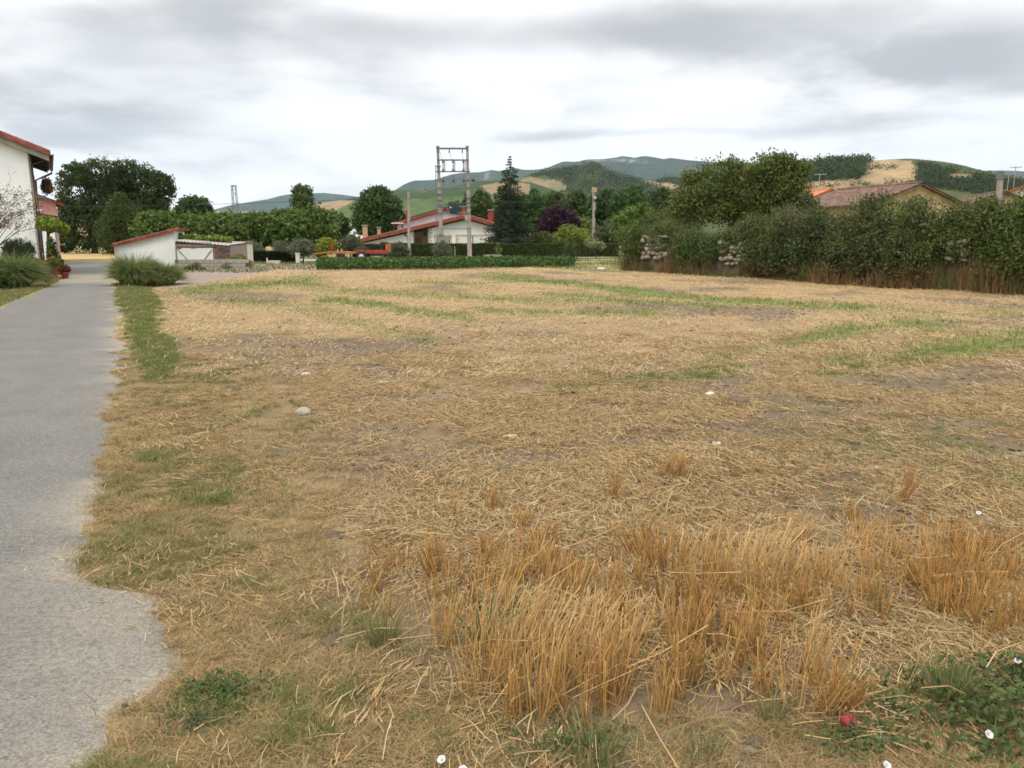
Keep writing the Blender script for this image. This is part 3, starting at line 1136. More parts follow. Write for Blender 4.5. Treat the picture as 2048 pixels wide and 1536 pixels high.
def pick(Pw, mask, n):
    q = Pw[mask]
    q = q[rng.integers(0, len(q), n)]
    return q + rng.uniform(-1, 1, (n, 3)) * np.array([3.5, 3.5, 0])


# far woods that read as one mass
mk = inpoly(px_rt, py_rt, [(1480, 345), (1590, 333), (1735, 322), (1728, 345), (1716, 360), (1640, 362), (1590, 368), (1480, 378)])
tag(scatter_bushes('hill_wood', pick(P_rt, mk, 2000), 5.5, (.050, .078, .024), 26, .22, leaf=.22), 'dense green wood on the right hilltop beside the golden field', 'wood', kind='stuff')
mk = (inpoly(px_rt, py_rt, [(1836, 327), (1900, 342), (2048, 368), (2048, 400), (1836, 372), (1836, 345)]) & ~inpoly(px_rt, py_rt, [(1893, 348), (1946, 345), (1948, 352), (1938, 361), (1898, 360)]))
tag(scatter_bushes('hill_scrub', np.concatenate([pick(P_rt, mk, 2200), pick(P_rt, (np.abs(py_rt - np.interp(px_rt, [1590, 1720, 1830, 1850], [376, 371, 369, 366])) < 2.5) & (px_rt > 1590) & (px_rt < 1850), 90),
    pick(P_rt, (np.abs(py_rt - 337) < 1.6) & (px_rt > 1735) & (px_rt < 1802), 26), pick(P_rt, (np.abs(py_rt - np.interp(px_rt, [1775, 1900, 2048], [318, 340, 366])) < 3) & (px_rt > 1835), 110)]), 3.6, (.052, .074, .024), 14, leaf=.28), 'dark scrub and hedgerows on the right hill', 'scrub', kind='stuff')
mk = inpoly(px_mid, py_mid, [(1080, 348), (1185, 330), (1215, 345), (1300, 370), (1380, 390), (1300, 410), (1120, 410), (1132, 372)])
mk2 = inpoly(px_mid, py_mid, [(1080, 350), (1050, 357), (1110, 348), (1160, 335), (1130, 352)]) | inpoly(px_mid, py_mid, [(1310, 366), (1345, 361), (1400, 366), (1400, 380), (1365, 374), (1340, 367)])
tag(scatter_bushes('scrub_cover', np.concatenate([pick(P_mid, mk, 2300), pick(P_mid, mk2, 600)]), 8.0, (.058, .080, .026), 10, leaf=.28), 'green scrub covering the rounded middle hill', 'scrub', kind='stuff')

#OBJECTS
# ================================================================ BUILDINGS
def tiled_slope(mb, p00, p10, p11, p01, pitch=.24, amp=.03, thick=.10, nv=2):
    """rolled clay tiles: corrugated sheet; p00-p10 eave, p01-p11 ridge"""
    p00, p10, p11, p01 = map(np.array, (p00, p10, p11, p01))
    n = max(8, int(np.linalg.norm(p10 - p00) / pitch) * 4)
    n = min(n, 400)
    nrm = np.cross(p10 - p00, p01 - p00)
    nrm = nrm / np.linalg.norm(nrm)
    if nrm[2] < 0:
        nrm = -nrm
    v, f = [], []
    for j in range(nv + 1):
        b_ = j / nv
        for i in range(n + 1):
            a = i / n
            q = (p00 * (1 - a) + p10 * a) * (1 - b_) + (p01 * (1 - a) + p11 * a) * b_
            v.append(q + nrm * (amp * math.cos(i * math.pi / 2) + .01))
    for j in range(nv):
        for i in range(n):
            k = j * (n + 1) + i
            f.append((k, k + 1, k + n + 2, k + n + 1))
    mb.add(v, f)
    q = [p00, p10, p11, p01]
    mb.hexa([x - nrm * (thick + amp) for x in q] + [x - nrm * amp for x in q])
    return mb


# ---- white two-storey house at the roadside
hx, hy = A(77, 520, 36)[:2]
ANG = math.atan(.57)
H1 = thing('white_house', 'white two storey house with red tiled roof at the left edge', 'house', (hx, hy, 0), ANG)
EV, SLP = 5.55, .40
MB().prism([(0, -.1), (0, EV), (-4.6, EV + 4.6 * SLP), (-9.2, EV), (-9.2, -.1)], 0, 9).build('wall', 'white_wall', H1)
MB().box(.004, .05, .35, 8.9, -.1, EV - .05).build('stone_facing', 'cream_stone', H1)
mb = MB()
e0, e1 = -.35, 9.3
roof = tiled_slope(mb, (.85, e0, EV - .85 * SLP + .10), (.85, e1, EV - .85 * SLP + .10), (-4.6, e1, EV + 4.6 * SLP + .10), (-4.6, e0, EV + 4.6 * SLP + .10), thick=.06)
roof.box(-4.75, -4.45, e0, e1, EV + 4.6 * SLP, EV + 4.6 * SLP + .2)
tiled_slope(roof, (-10, e0, EV - .8 * SLP + .10), (-10, e1, EV - .8 * SLP + .10), (-4.6, e1, EV + 4.6 * SLP + .10), (-4.6, e0, EV + 4.6 * SLP + .10), thick=.06)
RF = roof.build('roof', 'tile', H1)
for k in range(15):                                     # verge tiles up the gable edge
    x0 = .85 - k * .40
    if x0 < -4.5:
        break
    z0 = EV - x0 * SLP + .13
    mb = MB()
    pr = []
    for j in range(6):
        t = math.pi * j / 5
        pr.append((e0 - .02 + .11 * math.cos(t), .10 * math.sin(t)))
    vv = [(x0 + .03, y, z0 + z - .02) for y, z in pr] + [(x0 - .42, y * .96 + e0 * .04, z0 + .42 * SLP + z * .85 + .02) for y, z in pr]
    vv += [(x0 + .03, e0 - .13, z0 - .16), (x0 - .42, e0 - .125, z0 + .42 * SLP - .15)]
    mb.add(vv, [(i, i + 1, i + 7, i + 6) for i in range(5)] + [(5, 12, 13, 11), (5, 4, 3, 2, 1, 0), (6, 7, 8, 9, 10, 11)])
    mb.build('verge_tile', 'tile', RF, True)
mb = MB()                                               # pale verge board below the tiles
for s in (1, -1):
    xa, xb = (.80, -4.6) if s == 1 else (-10, -4.6)
    za, zb = EV - .80 * SLP, EV + 4.6 * SLP
    if s == -1:
        za = EV - .8 * SLP
    mb.hexa([(xa, -.33, za - .26), (xb, -.33, zb - .26), (xb, -.003, zb - .26), (xa, -.003, za - .26), (xa, -.33, za + .0), (xb, -.33, zb + .0), (xb, -.003, zb + .0), (xa, -.003, za + .0)])
mb.build('verge_board', 'concrete', H1)
MB().hexa([(.06, .0, EV - .06), (.80, .0, EV - .34), (.80, 9.25, EV - .34), (.06, 9.25, EV - .06), (.06, 0, EV + .0), (.80, 0, EV - .27), (.80, 9.25, EV - .27), (.06, 9.25, EV + .0)]).build('eave_boards', 'wood_dark', H1)
for k in range(12):
    y = .3 + k * .78
    MB().hexa([(.06, y, EV - .20), (.74, y, EV - .46), (.74, y + .12, EV - .46), (.06, y + .12, EV - .20), (.06, y, EV - .065), (.74, y, EV - .325), (.74, y + .12, EV - .325), (.06, y + .12, EV - .065)]).build('rafter', 'wood_dark', H1)
gp = [(.93 + .075 * math.cos(math.pi + math.pi * j / 8), EV - .27 + .075 * math.sin(math.pi + math.pi * j / 8)) for j in range(9)]
gp += [(.93 + .06 * math.cos(-math.pi * j / 8), EV - .265 + .06 * math.sin(-math.pi * j / 8)) for j in range(9)]
MB().prism(gp, -.4, 9.3).build('gutter', 'gutter', H1)
MB().tube([(.93, .12, EV - .33), (.93, .12, EV - .42), (.12, .12, EV - .75), (.12, .12, 2.2), (.12, .12, -.05)], .055).build('downpipe', 'gutter', H1)
MB().tube([(.93, 9.2, EV - .33), (.93, 9.2, EV - .45), (.60, 9.2, EV - .62), (.14, 9.2, EV - .85), (.14, 9.2, 2.2), (.14, 9.2, -.05)], .055).build('downpipe', 'gutter', H1)
for (y0, y1, z0, z1) in ((1.3, 2.3, 3.3, 4.7), (3.9, 4.9, 3.3, 4.7), (6.4, 7.4, 3.3, 4.7), (1.3, 2.3, .95, 2.2), (6.4, 7.4, .95, 2.2)):
    wn_ = MB().box(.051, .09, y0, y1, z0, z1).build('window', 'glass', H1)
    fr = MB()
    fr.box(.052, .12, y0 - .09, y0, z0 - .09, z1 + .09).box(.052, .12, y1, y1 + .09, z0 - .09, z1 + .09).box(.052, .12, y0, y1, z1, z1 + .09).box(.052, .125, (y0 + y1) / 2 - .03, (y0 + y1) / 2 + .03, z0, z1)
    fr.build('window_frame', 'cream_stone', wn_)
    MB().box(.052, .17, y0 - .12, y1 + .12, z0 - .17, z0 - .091).build('sill', 'concrete', wn_)
dr = MB().box(.051, .10, 3.8, 4.9, 0, 2.2).build('door', 'wood_door', H1)
MB().tube([(.13, 4.72, 1.0), (.13, 4.72, 1.16)], .02).build('handle', 'black_iron', dr)
MB().box(-2.6, .07, -.05, -.003, -.05, .55).build('stone_plinth', 'brick', H1)

# ---- pink house farther down the lane
px_, py_ = A(121, 500, 57)[:2]
H2 = thing('pink_house', 'pink rendered house with terracotta roof behind the white house', 'house', (px_, py_, 0), ANG)
MB().prism([(0, -.1), (0, 4.1), (-3.5, 5.4), (-7, 4.1), (-7, -.1)], 0, 7).build('wall', 'pink_wall', H2)
r2 = MB()
tiled_slope(r2, (.5, -.3, 4.0), (.5, 7.3, 4.0), (-3.5, 7.3, 5.55), (-3.5, -.3, 5.55))
tiled_slope(r2, (-7.5, -.3, 4.0), (-7.5, 7.3, 4.0), (-3.5, 7.3, 5.55), (-3.5, -.3, 5.55))
r2.build('roof', 'tile', H2)
for y0 in (1.2, 4.4):
    wn_ = MB().box(.005, .05, y0, y0 + 1, 2.5, 3.6).build('window', 'glass', H2)
    for ya in (y0 - .1, y0 + 1.002):
        MB().box(.006, .07, ya, ya + .098, 2.4, 3.7).build('window_frame', 'white_paint', wn_)
wn_ = MB().box(-1.9, -1.0, -.05, -.004, 2.5, 3.5).build('window', 'glass', H2)
MB().box(-2.0, -.9, -.07, -.051, 3.5, 3.62).build('lintel', 'white_paint', wn_)
MB().box(-2.0, -.9, -.09, -.051, 2.4, 2.5).build('sill', 'white_paint', wn_)
ax_, ay_ = A(113, 500, 50)[:2]
H3 = thing('white_annex', 'narrow white annex between the pink house and the road', 'annex', (ax_, ay_, 0), ANG)
MB().prism([(0, -.1), (0, 2.9), (-2.6, 3.3), (-2.6, -.1)], 0, 5.2).build('wall', 'white_wall', H3)
r3 = MB()
tiled_slope(r3, (.25, -.2, 2.93), (.25, 5.4, 2.93), (-2.65, 5.4, 3.42), (-2.65, -.2, 3.42))
r3.build('roof', 'tile_old', H3)
MB().tube([(.09, .2, 2.8), (.09, .2, -.05)], .06).build('downpipe', 'shutter', H3)

# ---- lean-to shed, white gable, roof rising to the right
def xz(px, py, Y):
    a = A(px, py, Y)
    return a[0], a[2]


YS = 47.0
S1 = thing('white_shed', 'white lean-to shed with a red tiled roof sloping down to the left', 'shed', (*A(295, 520, YS)[:2], 0), 0)
ox = S1.location.x
xL, xR = A(236, 520, YS)[0] - ox, A(352, 520, YS)[0] - ox
zL, zR = A(240, 491, YS)[2], A(352, 463, YS)[2]
MB().prism([(xL, -.1), (xR, -.1), (xR, zR), (xL, zL)], 0, 1.5).build('wall', 'white_wall', S1)
MB().box(xL - .16, xL - .003, -.02, 1.5, -.1, zL + .12).build('end_pier', 'cream_wall', S1)
sl_ = (zR - zL) / (xR - xL)
n = 11
RS = MB()
tiled_slope(RS, (xL - .15, 1.6, zL - .15 * sl_ + .06), (xL - .15, -.12, zL - .15 * sl_ + .06), (xR + .28, -.12, zR + .28 * sl_ + .06), (xR + .28, 1.6, zR + .28 * sl_ + .06), thick=.03)
RS = RS.build('roof', 'tile', S1)
for k in range(n):
    x0 = xL - .18 + k * (xR - xL + .50) / n
    x1 = x0 + (xR - xL + .50) / n + .03
    z0, z1 = zL + (x0 - xL) * sl_ + .08, zL + (x1 - xL) * sl_ + .075
    v = []
    for (x, z) in ((x0, z0 + .01), (x1, z1)):
        v += [(x, -.20, z - .14), (x, -.20, z + .04), (x, -.14, z + .085), (x, -.04, z + .085), (x, .02, z + .03)]
    MB().add(v, [(0, 1, 6, 5), (1, 2, 7, 6), (2, 3, 8, 7), (3, 4, 9, 8), (4, 3, 2, 1, 0), (5, 6, 7, 8, 9)]).build('verge_tile', 'tile', RS)

# ---- grey lean-to beside it with a braced white door
YG = 46.0
S2 = thing('grey_lean_to', 'patched grey lean-to with a braced white door and sheet roof', 'shed', (*A(400, 525, YG)[:2], 0), 0)
ox = S2.location.x
X2 = lambda px: A(px, 520, YG)[0] - ox
Z2 = lambda py: A(400, py, YG)[2]
MB().hexa([(X2(353), .02, Z2(527)), (X2(461), .02, Z2(527)), (X2(461), 3, Z2(527)), (X2(353), 3, Z2(527)), (X2(353), .02, Z2(482)), (X2(461), .02, Z2(491)), (X2(461), 3, Z2(488)), (X2(353), 3, Z2(479))]).build('wall', 'wood_grey', S2)
rf = MB()
n = 60
v = []
for j, (yy, dz) in enumerate(((-.15, 0), (3.1, .12))):
    for i in range(n + 1):
        a = i / n
        v.append((X2(352) * (1 - a) + X2(463) * a, yy, Z2(481) * (1 - a) + Z2(490.5) * a + dz + .025 * math.cos(i * math.pi / 2)))
v += [(q[0], q[1], q[2] - .03) for q in v]
m_ = n + 1
rf.add(v, [(i, i + 1, i + 1 + m_, i + m_) for i in range(n)] + [(i + 2 * m_, i + 3 * m_, i + 1 + 3 * m_, i + 1 + 2 * m_) for i in range(n)] + [(i, i + 2 * m_, i + 1 + 2 * m_, i + 1) for i in range(n)])
rf.build('sheet_roof', 'corrugated', S2)
for k, (pa, pb, ya, yb, mm) in enumerate(((354, 425, 483.2, 487.0, 'rotten_board'), (354, 432, 488, 491.5, 'wood_grey'))):
    MB().hexa([(X2(pa), -.05 - .01 * k, Z2(yb)), (X2(pb), -.05 - .01 * k, Z2(yb + 2)), (X2(pb), .016, Z2(yb + 2)), (X2(pa), .016, Z2(yb)), (X2(pa), -.05 - .01 * k, Z2(ya)), (X2(pb), -.05 - .01 * k, Z2(ya + 2)), (X2(pb), .016, Z2(ya + 2)), (X2(pa), .016, Z2(ya))]).build('board', mm, S2)
DR = MB().box(X2(356), X2(427), -.03, .012, Z2(526), Z2(496)).build('door', 'white_paint', S2)
for a0, a1 in (((358, 500), (381, 525)), ((425, 500), (405, 525))):
    p0, p1 = np.array([X2(a0[0]), Z2(a0[1])]), np.array([X2(a1[0]), Z2(a1[1])])
    d = (p1 - p0) / np.linalg.norm(p1 - p0)
    q = np.array([-d[1], d[0]]) * .03
    pr = [p0 - q, p1 - q, p1 + q, p0 + q]
    MB().add([(a[0], -.055, a[1]) for a in pr] + [(a[0], -.031, a[1]) for a in pr], [(0, 1, 2, 3), (7, 6, 5, 4), (0, 4, 5, 1), (1, 5, 6, 2), (2, 6, 7, 3), (3, 7, 4, 0)]).build('brace', 'wood_grey', DR)
bx_ = MB().box(0, .24, -.05, .015, 0, .075)
b0 = bx_.build('brick', 'brick', S2)
spots = [(356 + i * 7.6, 494.0 + random.uniform(-.3, .3)) for i in range(8)] + [(430, y) for y in (499, 502.5, 506, 513, 517, 521)] + [(436, y) for y in (497, 508, 524)] + [(452, y) for y in (500, 510, 518)] + [(356, 498), (384, 497), (417, 525), (444, 524.5), (452, 525)]
for i, (a, c) in enumerate(spots):
    o = b0 if i == 0 else b0.copy()
    if i:
        COL.objects.link(o)
        o.parent = S2
    o.location = (X2(a), -.004 * (i % 3), Z2(c))
for i in range(7):
    a = 432 + i * 4.2
    MB().box(X2(a), X2(a + 3.6), -.02 - .008 * (i % 2), .014, Z2(525), Z2(494 + .5 * i)).build('plank', 'rotten_board', S2)

# ---- low block wall in front of the lean-to
LW = thing('low_block_wall', 'low grey block wall at the foot of the lean-to', 'wall', (*A(400, 530, 43.0)[:2], 0), 0)
bs = None
for r_ in range(3):
    for i in range(9):
        w_ = .42
        x0 = A(357, 530, 43)[0] - LW.location.x + i * w_ - (r_ % 2) * .2
        if bs is None:
            bs = MB().box(0, w_ - .015, 0, .22, 0, .185).build('block', 'concrete', LW, bevel=.01)
            o = bs
        else:
            o = bs.copy()
            COL.objects.link(o)
            o.parent = LW
        o.location = (x0, random.uniform(-.01, .01), -.06 + r_ * .2 + (0 if r_ < 2 else .0))
MB().box(A(357, 530, 43)[0] - LW.location.x - .2, A(357, 530, 43)[0] - LW.location.x + 3.8, .03, .2, -.08, .5).build('mortar_core', 'earth_core', LW)

# ---- small yellow hut
YH = 50.0
S3 = thing('yellow_hut', 'small pale yellow hut with two slit windows beside the lean-to', 'hut', (*A(474, 522, YH)[:2], 0), 0)
ox = S3.location.x
X3 = lambda px: A(px, 520, YH)[0] - ox
Z3 = lambda py: A(470, py, YH)[2]
MB().box(X3(462), X3(484), 0, 2.2, -.1, Z3(486)).build('wall', 'cream_wall', S3)
MB().hexa([(X3(460), -.12, Z3(486) + .003), (X3(487), -.12, Z3(486.8) + .003), (X3(487), 2.3, Z3(486.8)), (X3(460), 2.3, Z3(486) + .003), (X3(460), -.12, Z3(483.6)), (X3(487), -.12, Z3(484.6)), (X3(487), 2.3, Z3(483.6)), (X3(460), 2.3, Z3(482.6))]).build('roof', 'tile_old', S3)
for a in (468.5, 477.5):
    MB().box(X3(a), X3(a + 2.2), -.02, -.003, Z3(509), Z3(495)).build('slit_window', 'wood_dark', S3)

# ---- bungalow behind the hedge
YB = 88.0
B1 = thing('bungalow', 'low white bungalow with long red roof and chimneys behind the hedge', 'house', (*A(860, 500, YB)[:2], 0), 0)
ox = B1.location.x
XB = lambda px, dy=0: A(px, 480, YB + dy)[0] - ox
ZB = lambda py, dy=0: A(860, py, YB + dy)[2]
rl, ra, rr = (709, 482.5), (934, 431.0), (1062, 470.0)
zline = lambda px: np.interp(px, [rl[0], ra[0], rr[0]], [rl[1], ra[1], rr[1]])
PX = lambda px, off: (XB(px), ZB(zline(px)) + off)
MB().prism([(XB(723), -.2), (XB(826), -.2), PX(826, -.45), PX(723, -.42)], 0, 9).build('wall', 'white_wall', B1)
MB().prism([(XB(856), -.2), (XB(1050), -.2), PX(1050, -.42), PX(934, -.45), PX(856, -.45)], 0, 9).build('wall', 'white_wall', B1)
MB().prism([(XB(826) + .004, -.2), (XB(856) - .004, -.2), PX(855.9, -.45), PX(826.1, -.45)], 1.6, 9).build('porch_wall', 'wood_grey', B1)
DB = MB().box(XB(827.5), XB(840), 1.5, 1.597, -.1, ZB(476)).build('door', 'wood_door', B1)
MB().box(XB(838.5), XB(839), 1.46, 1.499, .85, 1.0).build('handle', 'black_iron', DB)
MB().box(XB(824.2), XB(826.4), -.02, .3, -.1, ZB(457)).build('porch_post', 'white_wall', B1)
MB().tube([(XB(847), 1.5, ZB(470)), (XB(847), 1.42, ZB(467)), (XB(847), 1.42, ZB(464))], .09).build('wall_lamp', 'black_iron', B1)


def gslab(mb, pa, pb, off, th_, y0, y1):
    za, zb = ZB(zline(pa)) + off, ZB(zline(pb)) + off
    tiled_slope(mb, (XB(pa), y0, za), (XB(pa), y1, za), (XB(pb), y1, zb), (XB(pb), y0, zb), pitch=.3, thick=th_)


rb = MB()
gslab(rb, 706, 934, .0, .30, -.7, 9.4)
gslab(rb, 1062, 934, .0, .30, -.7, 9.4)
RB = rb.build('roof', 'tile', B1)
nv = 44
for i in range(nv):                                     # verge tiles
    a = 706 + (1062 - 706) * i / nv
    a2 = a + (1062 - 706) / nv + .4
    z0, z1 = ZB(zline(a)), ZB(zline(a2))
    v = []
    for x, z in ((XB(a), z0), (XB(a2), z1 + .015)):
        v += [(x, -.82, z - .30), (x, -.82, z + .06), (x, -.72, z + .12), (x, -.58, z + .06)]
    MB().add(v, [(0, 1, 5, 4), (1, 2, 6, 5), (2, 3, 7, 6), (3, 2, 1, 0), (4, 5, 6, 7)]).build('verge_tile', 'tile', RB)
# quoins and stone window surrounds
qm = MB().box(0, 1, -.03, -.003, 0, .2).build('quoin_stone', 'cream_stone', B1)
first = True


def quoin(x, z, wq, hq=1.0):
    global first
    o = qm if first else qm.copy()
    if not first:
        COL.objects.link(o)
        o.parent = B1
    first = False
    o.location = (x, 0, z)
    o.scale = (wq, 1, hq)


for i in range(13):
    quoin(XB(856.2), .0 + i * .215, (.45, .28)[i % 2])
for i in range(6):
    for pxs, sg in ((868, 1), (904, -1), (911, 1), (983, -1)):
        wq = (.38, .26)[i % 2]
        quoin(XB(pxs) if sg == 1 else XB(pxs) - wq, .62 + i * .215, wq)
for (pa, pb, py) in ((868, 904, 473), (911, 983, 472.5)):
    MB().box(XB(pa), XB(pb), -.05, -.004, ZB(py), ZB(py) + .20).build('lintel', 'cream_stone', B1)
for (pa, pb, zt) in ((874, 898, ZB(473.2)), (918, 944.5, ZB(472.7)), (946.5, 976, ZB(472.7))):
    wn_ = MB().box(XB(pa), XB(pb), -.012, -.004, .75, zt).build('window', 'shutter' if pa < 900 else 'white_paint', B1)
    MB().box(XB(pb) + .01, XB(pb) + .09, -.03, -.005, .75, zt).build('window_frame', 'black_iron', wn_)
for k in range(2):
    MB().box(XB(760), XB(776), -.03, -.003, ZB(488.5 - k * 3.2), ZB(487 - k * 3.2)).build('window_slat', 'shutter', B1)
MB().box(XB(760), XB(776), -.012, -.0025, ZB(489.5), ZB(483.6)).build('window', 'glass', B1)
MB().tube([(XB(808), -.15, ZB(466)), (XB(810), -.1, ZB(470)), (XB(816), -.08, ZB(473.5)), (XB(816.5), -.08, -.1)], .07).build('downpipe', 'wood_dark', B1)


def chimney(pa, pb, pt, pb_, m_, dy, cap='concrete', parent=B1):
    wv = XB(pb) - XB(pa)
    c_ = MB().box(XB(pa), XB(pb), dy, dy + wv, ZB(pb_) - .5, ZB(pt)).build('chimney', m_, parent)
    MB().box(XB(pa) - .08, XB(pb) + .08, dy - .08, dy + wv + .08, ZB(pt) + .10, ZB(pt) + .19).box(XB(pa) + .05, XB(pb) - .05, dy + .05, dy + wv - .05, ZB(pt) + .003, ZB(pt) + .10).build('chimney_cap', cap, c_)


chimney(723.5, 732.5, 453, 476, 'tan_brick', .6)
chimney(748, 754.5, 457, 470, 'tan_brick', 2.2)
chimney(976, 987, 422, 446, 'red_brick', .8)
chimney(919.5, 927, 413, 433, 'red_brick', 4.0)
# raised rear wing
zr2 = lambda px: np.interp(px, [786, 893, 1000], [446.0, 414.5, 446.0])
WG = lambda px, off: (XB(px, 5), ZB(zr2(px), 5) + off)
MB().prism([(XB(796, 5), .4), (XB(985, 5), .4), WG(985, -.35), WG(893, -.35), WG(796, -.35)], 5.0, 12).build('rear_wing_wall', 'white_wall', B1)
rw = MB()
for pa in (786, 1000):
    za, zb = ZB(zr2(pa), 5), ZB(zr2(893), 5)
    tiled_slope(rw, (XB(pa, 5), 4.3, za), (XB(pa, 5), 12.5, za), (XB(893, 5), 12.5, zb), (XB(893, 5), 4.3, zb), pitch=.3, thick=.28)
rw.build('rear_wing_roof', 'tile', B1)
MB().box(XB(786, 5), XB(810, 5), 4.1, 4.28, ZB(447.5, 5), ZB(445.6, 5)).build('eave_board', 'white_paint', B1)
MB().box(XB(805, 5), XB(806.6, 5), 4.9, 4.997, ZB(460, 5), ZB(447.5, 5)).build('corner_post', 'wood_grey', B1)
chimney(798, 804.5, 417, 447, 'red_brick', 6.0)
MB().tube([(XB(870, 5), 8, ZB(420, 5)), (XB(870, 5), 8, ZB(406, 5))], .03).build('aerial_mast', 'steel', B1)

# ---- roofs showing over the overgrown wall
def barn(name, label, cat, p_r, p_l, wid, ez, rz_, wm, rm_, wallbase=-.2):
    """gabled building, ridge from point p_l to p_r (plan), eaves either side"""
    a, c = np.array(p_r, float), np.array(p_l, float)
    d = (a - c) / np.linalg.norm(a - c)
    L = np.linalg.norm(a - c)
    t = thing(name, label, cat, (*c, 0), math.atan2(d[1], d[0]) - math.pi / 2)
    h = wid / 2
    MB().prism([(-h, wallbase), (h, wallbase), (h, ez), (0, rz_), (-h, ez)], .35, L - .35).build('wall', wm, t)
    r_ = MB()
    s = (rz_ - ez) / h
    o_ = .45
    for sg in (-1, 1):
        tiled_slope(r_, (sg * (h + o_), 0, ez - o_ * s + .12), (sg * (h + o_), L, ez - o_ * s + .12), (0, L, rz_ + .12), (0, 0, rz_ + .12), pitch=.26, amp=.045, thick=.05, nv=8)
    r_.build('roof', rm_, t)
    rd = MB()
    for k in range(int(L / .4)):
        rd.tube([(0, k * .4, rz_ + .16), (0, k * .4 + .42, rz_ + .17)], [.13, .11], 8)
    rd.build('ridge_tiles', rm_, t)
    for sg in (-1, 1):
        for k in range(2):
            yy = .36 if k == 0 else L - .36
    MB().box(-.25, .25, L - .349, L - .30, ez - .9, ez - .2).build('window', 'wood_dark', t)
    return t


a1, c1 = A(1846, 372, 60), A(1676, 378, 68.5)
barn('stone_barn', 'ochre stone barn with weathered tile roof above the overgrown wall', 'barn', a1[:2], c1[:2], 8.2, 4.1, 5.5, 'ochre_wall', 'tile_old')
a2, c2 = A(2010, 389, 66), A(1925, 385, 78)
barn('tiled_outhouse', 'long low building with dull red tiles right of the barn', 'outhouse', a2[:2], c2[:2], 8.0, 3.7, 5.25, 'ochre_wall', 'tile_old')
a3, c3 = A(1664, 386, 78), A(1590, 384, 84)
barn('orange_roof_house', 'house with a bright orange tiled roof left of the stone barn', 'house', a3[:2], c3[:2], 8.6, 4.5, 6.15, 'cream_stone', 'tile_new')
a4, c4 = A(2060, 374, 78), A(2180, 372, 90)
barn('far_right_house', 'house corner with an orange roof at the right edge', 'house', c4[:2], a4[:2], 9, 5.0, 6.8, 'cream_wall', 'tile_new')
o = thing('white_warehouse', 'white building glimpsed between trees left of the bungalow', 'building', (*A(690, 470, 150)[:2], 0), .1)
MB().prism([(-5, -1), (5, -1), (5, 3.1), (0, 4.3), (-5, 3.1)], 0, 9).build('wall', 'white_wall', o)
MB().prism([(-5.4, 3.0), (0, 4.32), (5.4, 3.0), (5.4, 3.2), (0, 4.55), (-5.4, 3.2)], -.3, 9.3).build('roof', 'corrugated', o)
o = thing('red_church', 'tiny reddish stone farmhouse on the green slope left of the frame', 'farmhouse', A(850, 389, 1080) - np.array([0, 0, 3]), .4)
MB().prism([(-7, -3), (7, -3), (7, 6), (0, 9), (-7, 6)], 0, 9).build('wall', 'ochre_wall', o)
MB().prism([(-7.6, 5.8), (0, 9.05), (7.6, 5.8), (7.6, 6.4), (0, 9.8), (-7.6, 6.4)], -.5, 9.5).build('roof', 'tile_old', o)
o.name = 'hill_farmhouse'

# ================================================================ POLES AND WIRES
YT = 70.0
T1 = thing('transformer_frame', 'two concrete poles with crossbars carrying a dark blue transformer', 'utility pole', (*A(912, 512, YT)[:2], 0), 0)
ox = T1.location.x
XT = lambda px, py=500: A(px, py, YT)[0] - ox
ZT = lambda py: A(912, py, YT)[2]
for (pt, pb) in ((875.5, 884), (934.5, 939.5)):
    xt, xb = A(pt, 295, YT)[0] - ox, A(pb, 515, YT)[0] - ox
    tp = ZT(294.5)
    v = []
    for (x, z, a, c) in ((xb, -.2, .20, .15), (xt, tp, .10, .09)):
        v += [(x - a, -c, z), (x + a, -c, z), (x + a, c, z), (x - a, c, z)]
    MB().hexa(v).build('pole', 'pole', T1, bevel=.02)
    MB().box(xt - .13, xt + .13, -.11, .11, tp + .002, tp + .10).build('pole_cap', 'steel', T1)


def lerpx(side, py):
    return (np.interp(py, [295, 515], [875.5, 884]) if side == 0 else np.interp(py, [295, 515], [934.5, 939.5]))


def bar(py, th=.06, ext=0.0, y=-.17, l=0, r=0, m_='steel', py2=None):
    xa, xb_ = A(lerpx(0, py), py, YT)[0] - ox - ext - l, A(lerpx(1, py), py, YT)[0] - ox + ext + r
    z = ZT(py)
    return MB().box(xa, xb_, y - .03, y + .03, z - th, z + th).build('crossbar', m_, T1)


for (py, th, ext) in ((297.5, .075, .12), (320.5, .06, .1), (343.5, .05, .22), (360, .04, .1), (376, .03, .25), (457.5, .03, .05)):
    bar(py, th, ext)
for py in (413, 425.5):
    bar(py, .06, .1, -.20)
    bar(py, .06, .1, .20)
for i, px in enumerate((886.5, 906.5, 927)):            # fuse cut-outs hanging between the bars
    q = MB()
    x = A(px, 332, YT)[0] - ox
    ff = MB().box(x - .03, x + .05, -.27, -.20, ZT(343), ZT(321)).build('fuse_tube', 'steel', T1)
    MB().box(x + .11, x + .18, -.25, -.18, ZT(343), ZT(321)).build('fuse_bracket', 'steel', ff)
    for py in (324.5, 341):
        MB().lathe([(.03, 0), (.12, .03), (.05, .06), (.12, .1), (.05, .13), (.1, .17), (.03, .2)], 10, (x, -.24, ZT(py) - .08)).build('insulator', 'porcelain', ff, True)
    x = A(px + 1, 368, YT)[0] - ox
    ff = MB().box(x - .025, x + .035, -.27, -.20, ZT(376), ZT(361)).build('surge_arrester', 'steel', T1)
    MB().lathe([(.03, 0), (.13, .04), (.05, .08), (.13, .12), (.05, .16), (.12, .2), (.03, .25)], 10, (x, -.24, ZT(363) - .1)).build('insulator', 'porcelain', ff, True)
    MB().tube([(x, -.24, ZT(361)), (x + .02, -.24, ZT(352))], .018, 6).build('lead', 'wire', ff)
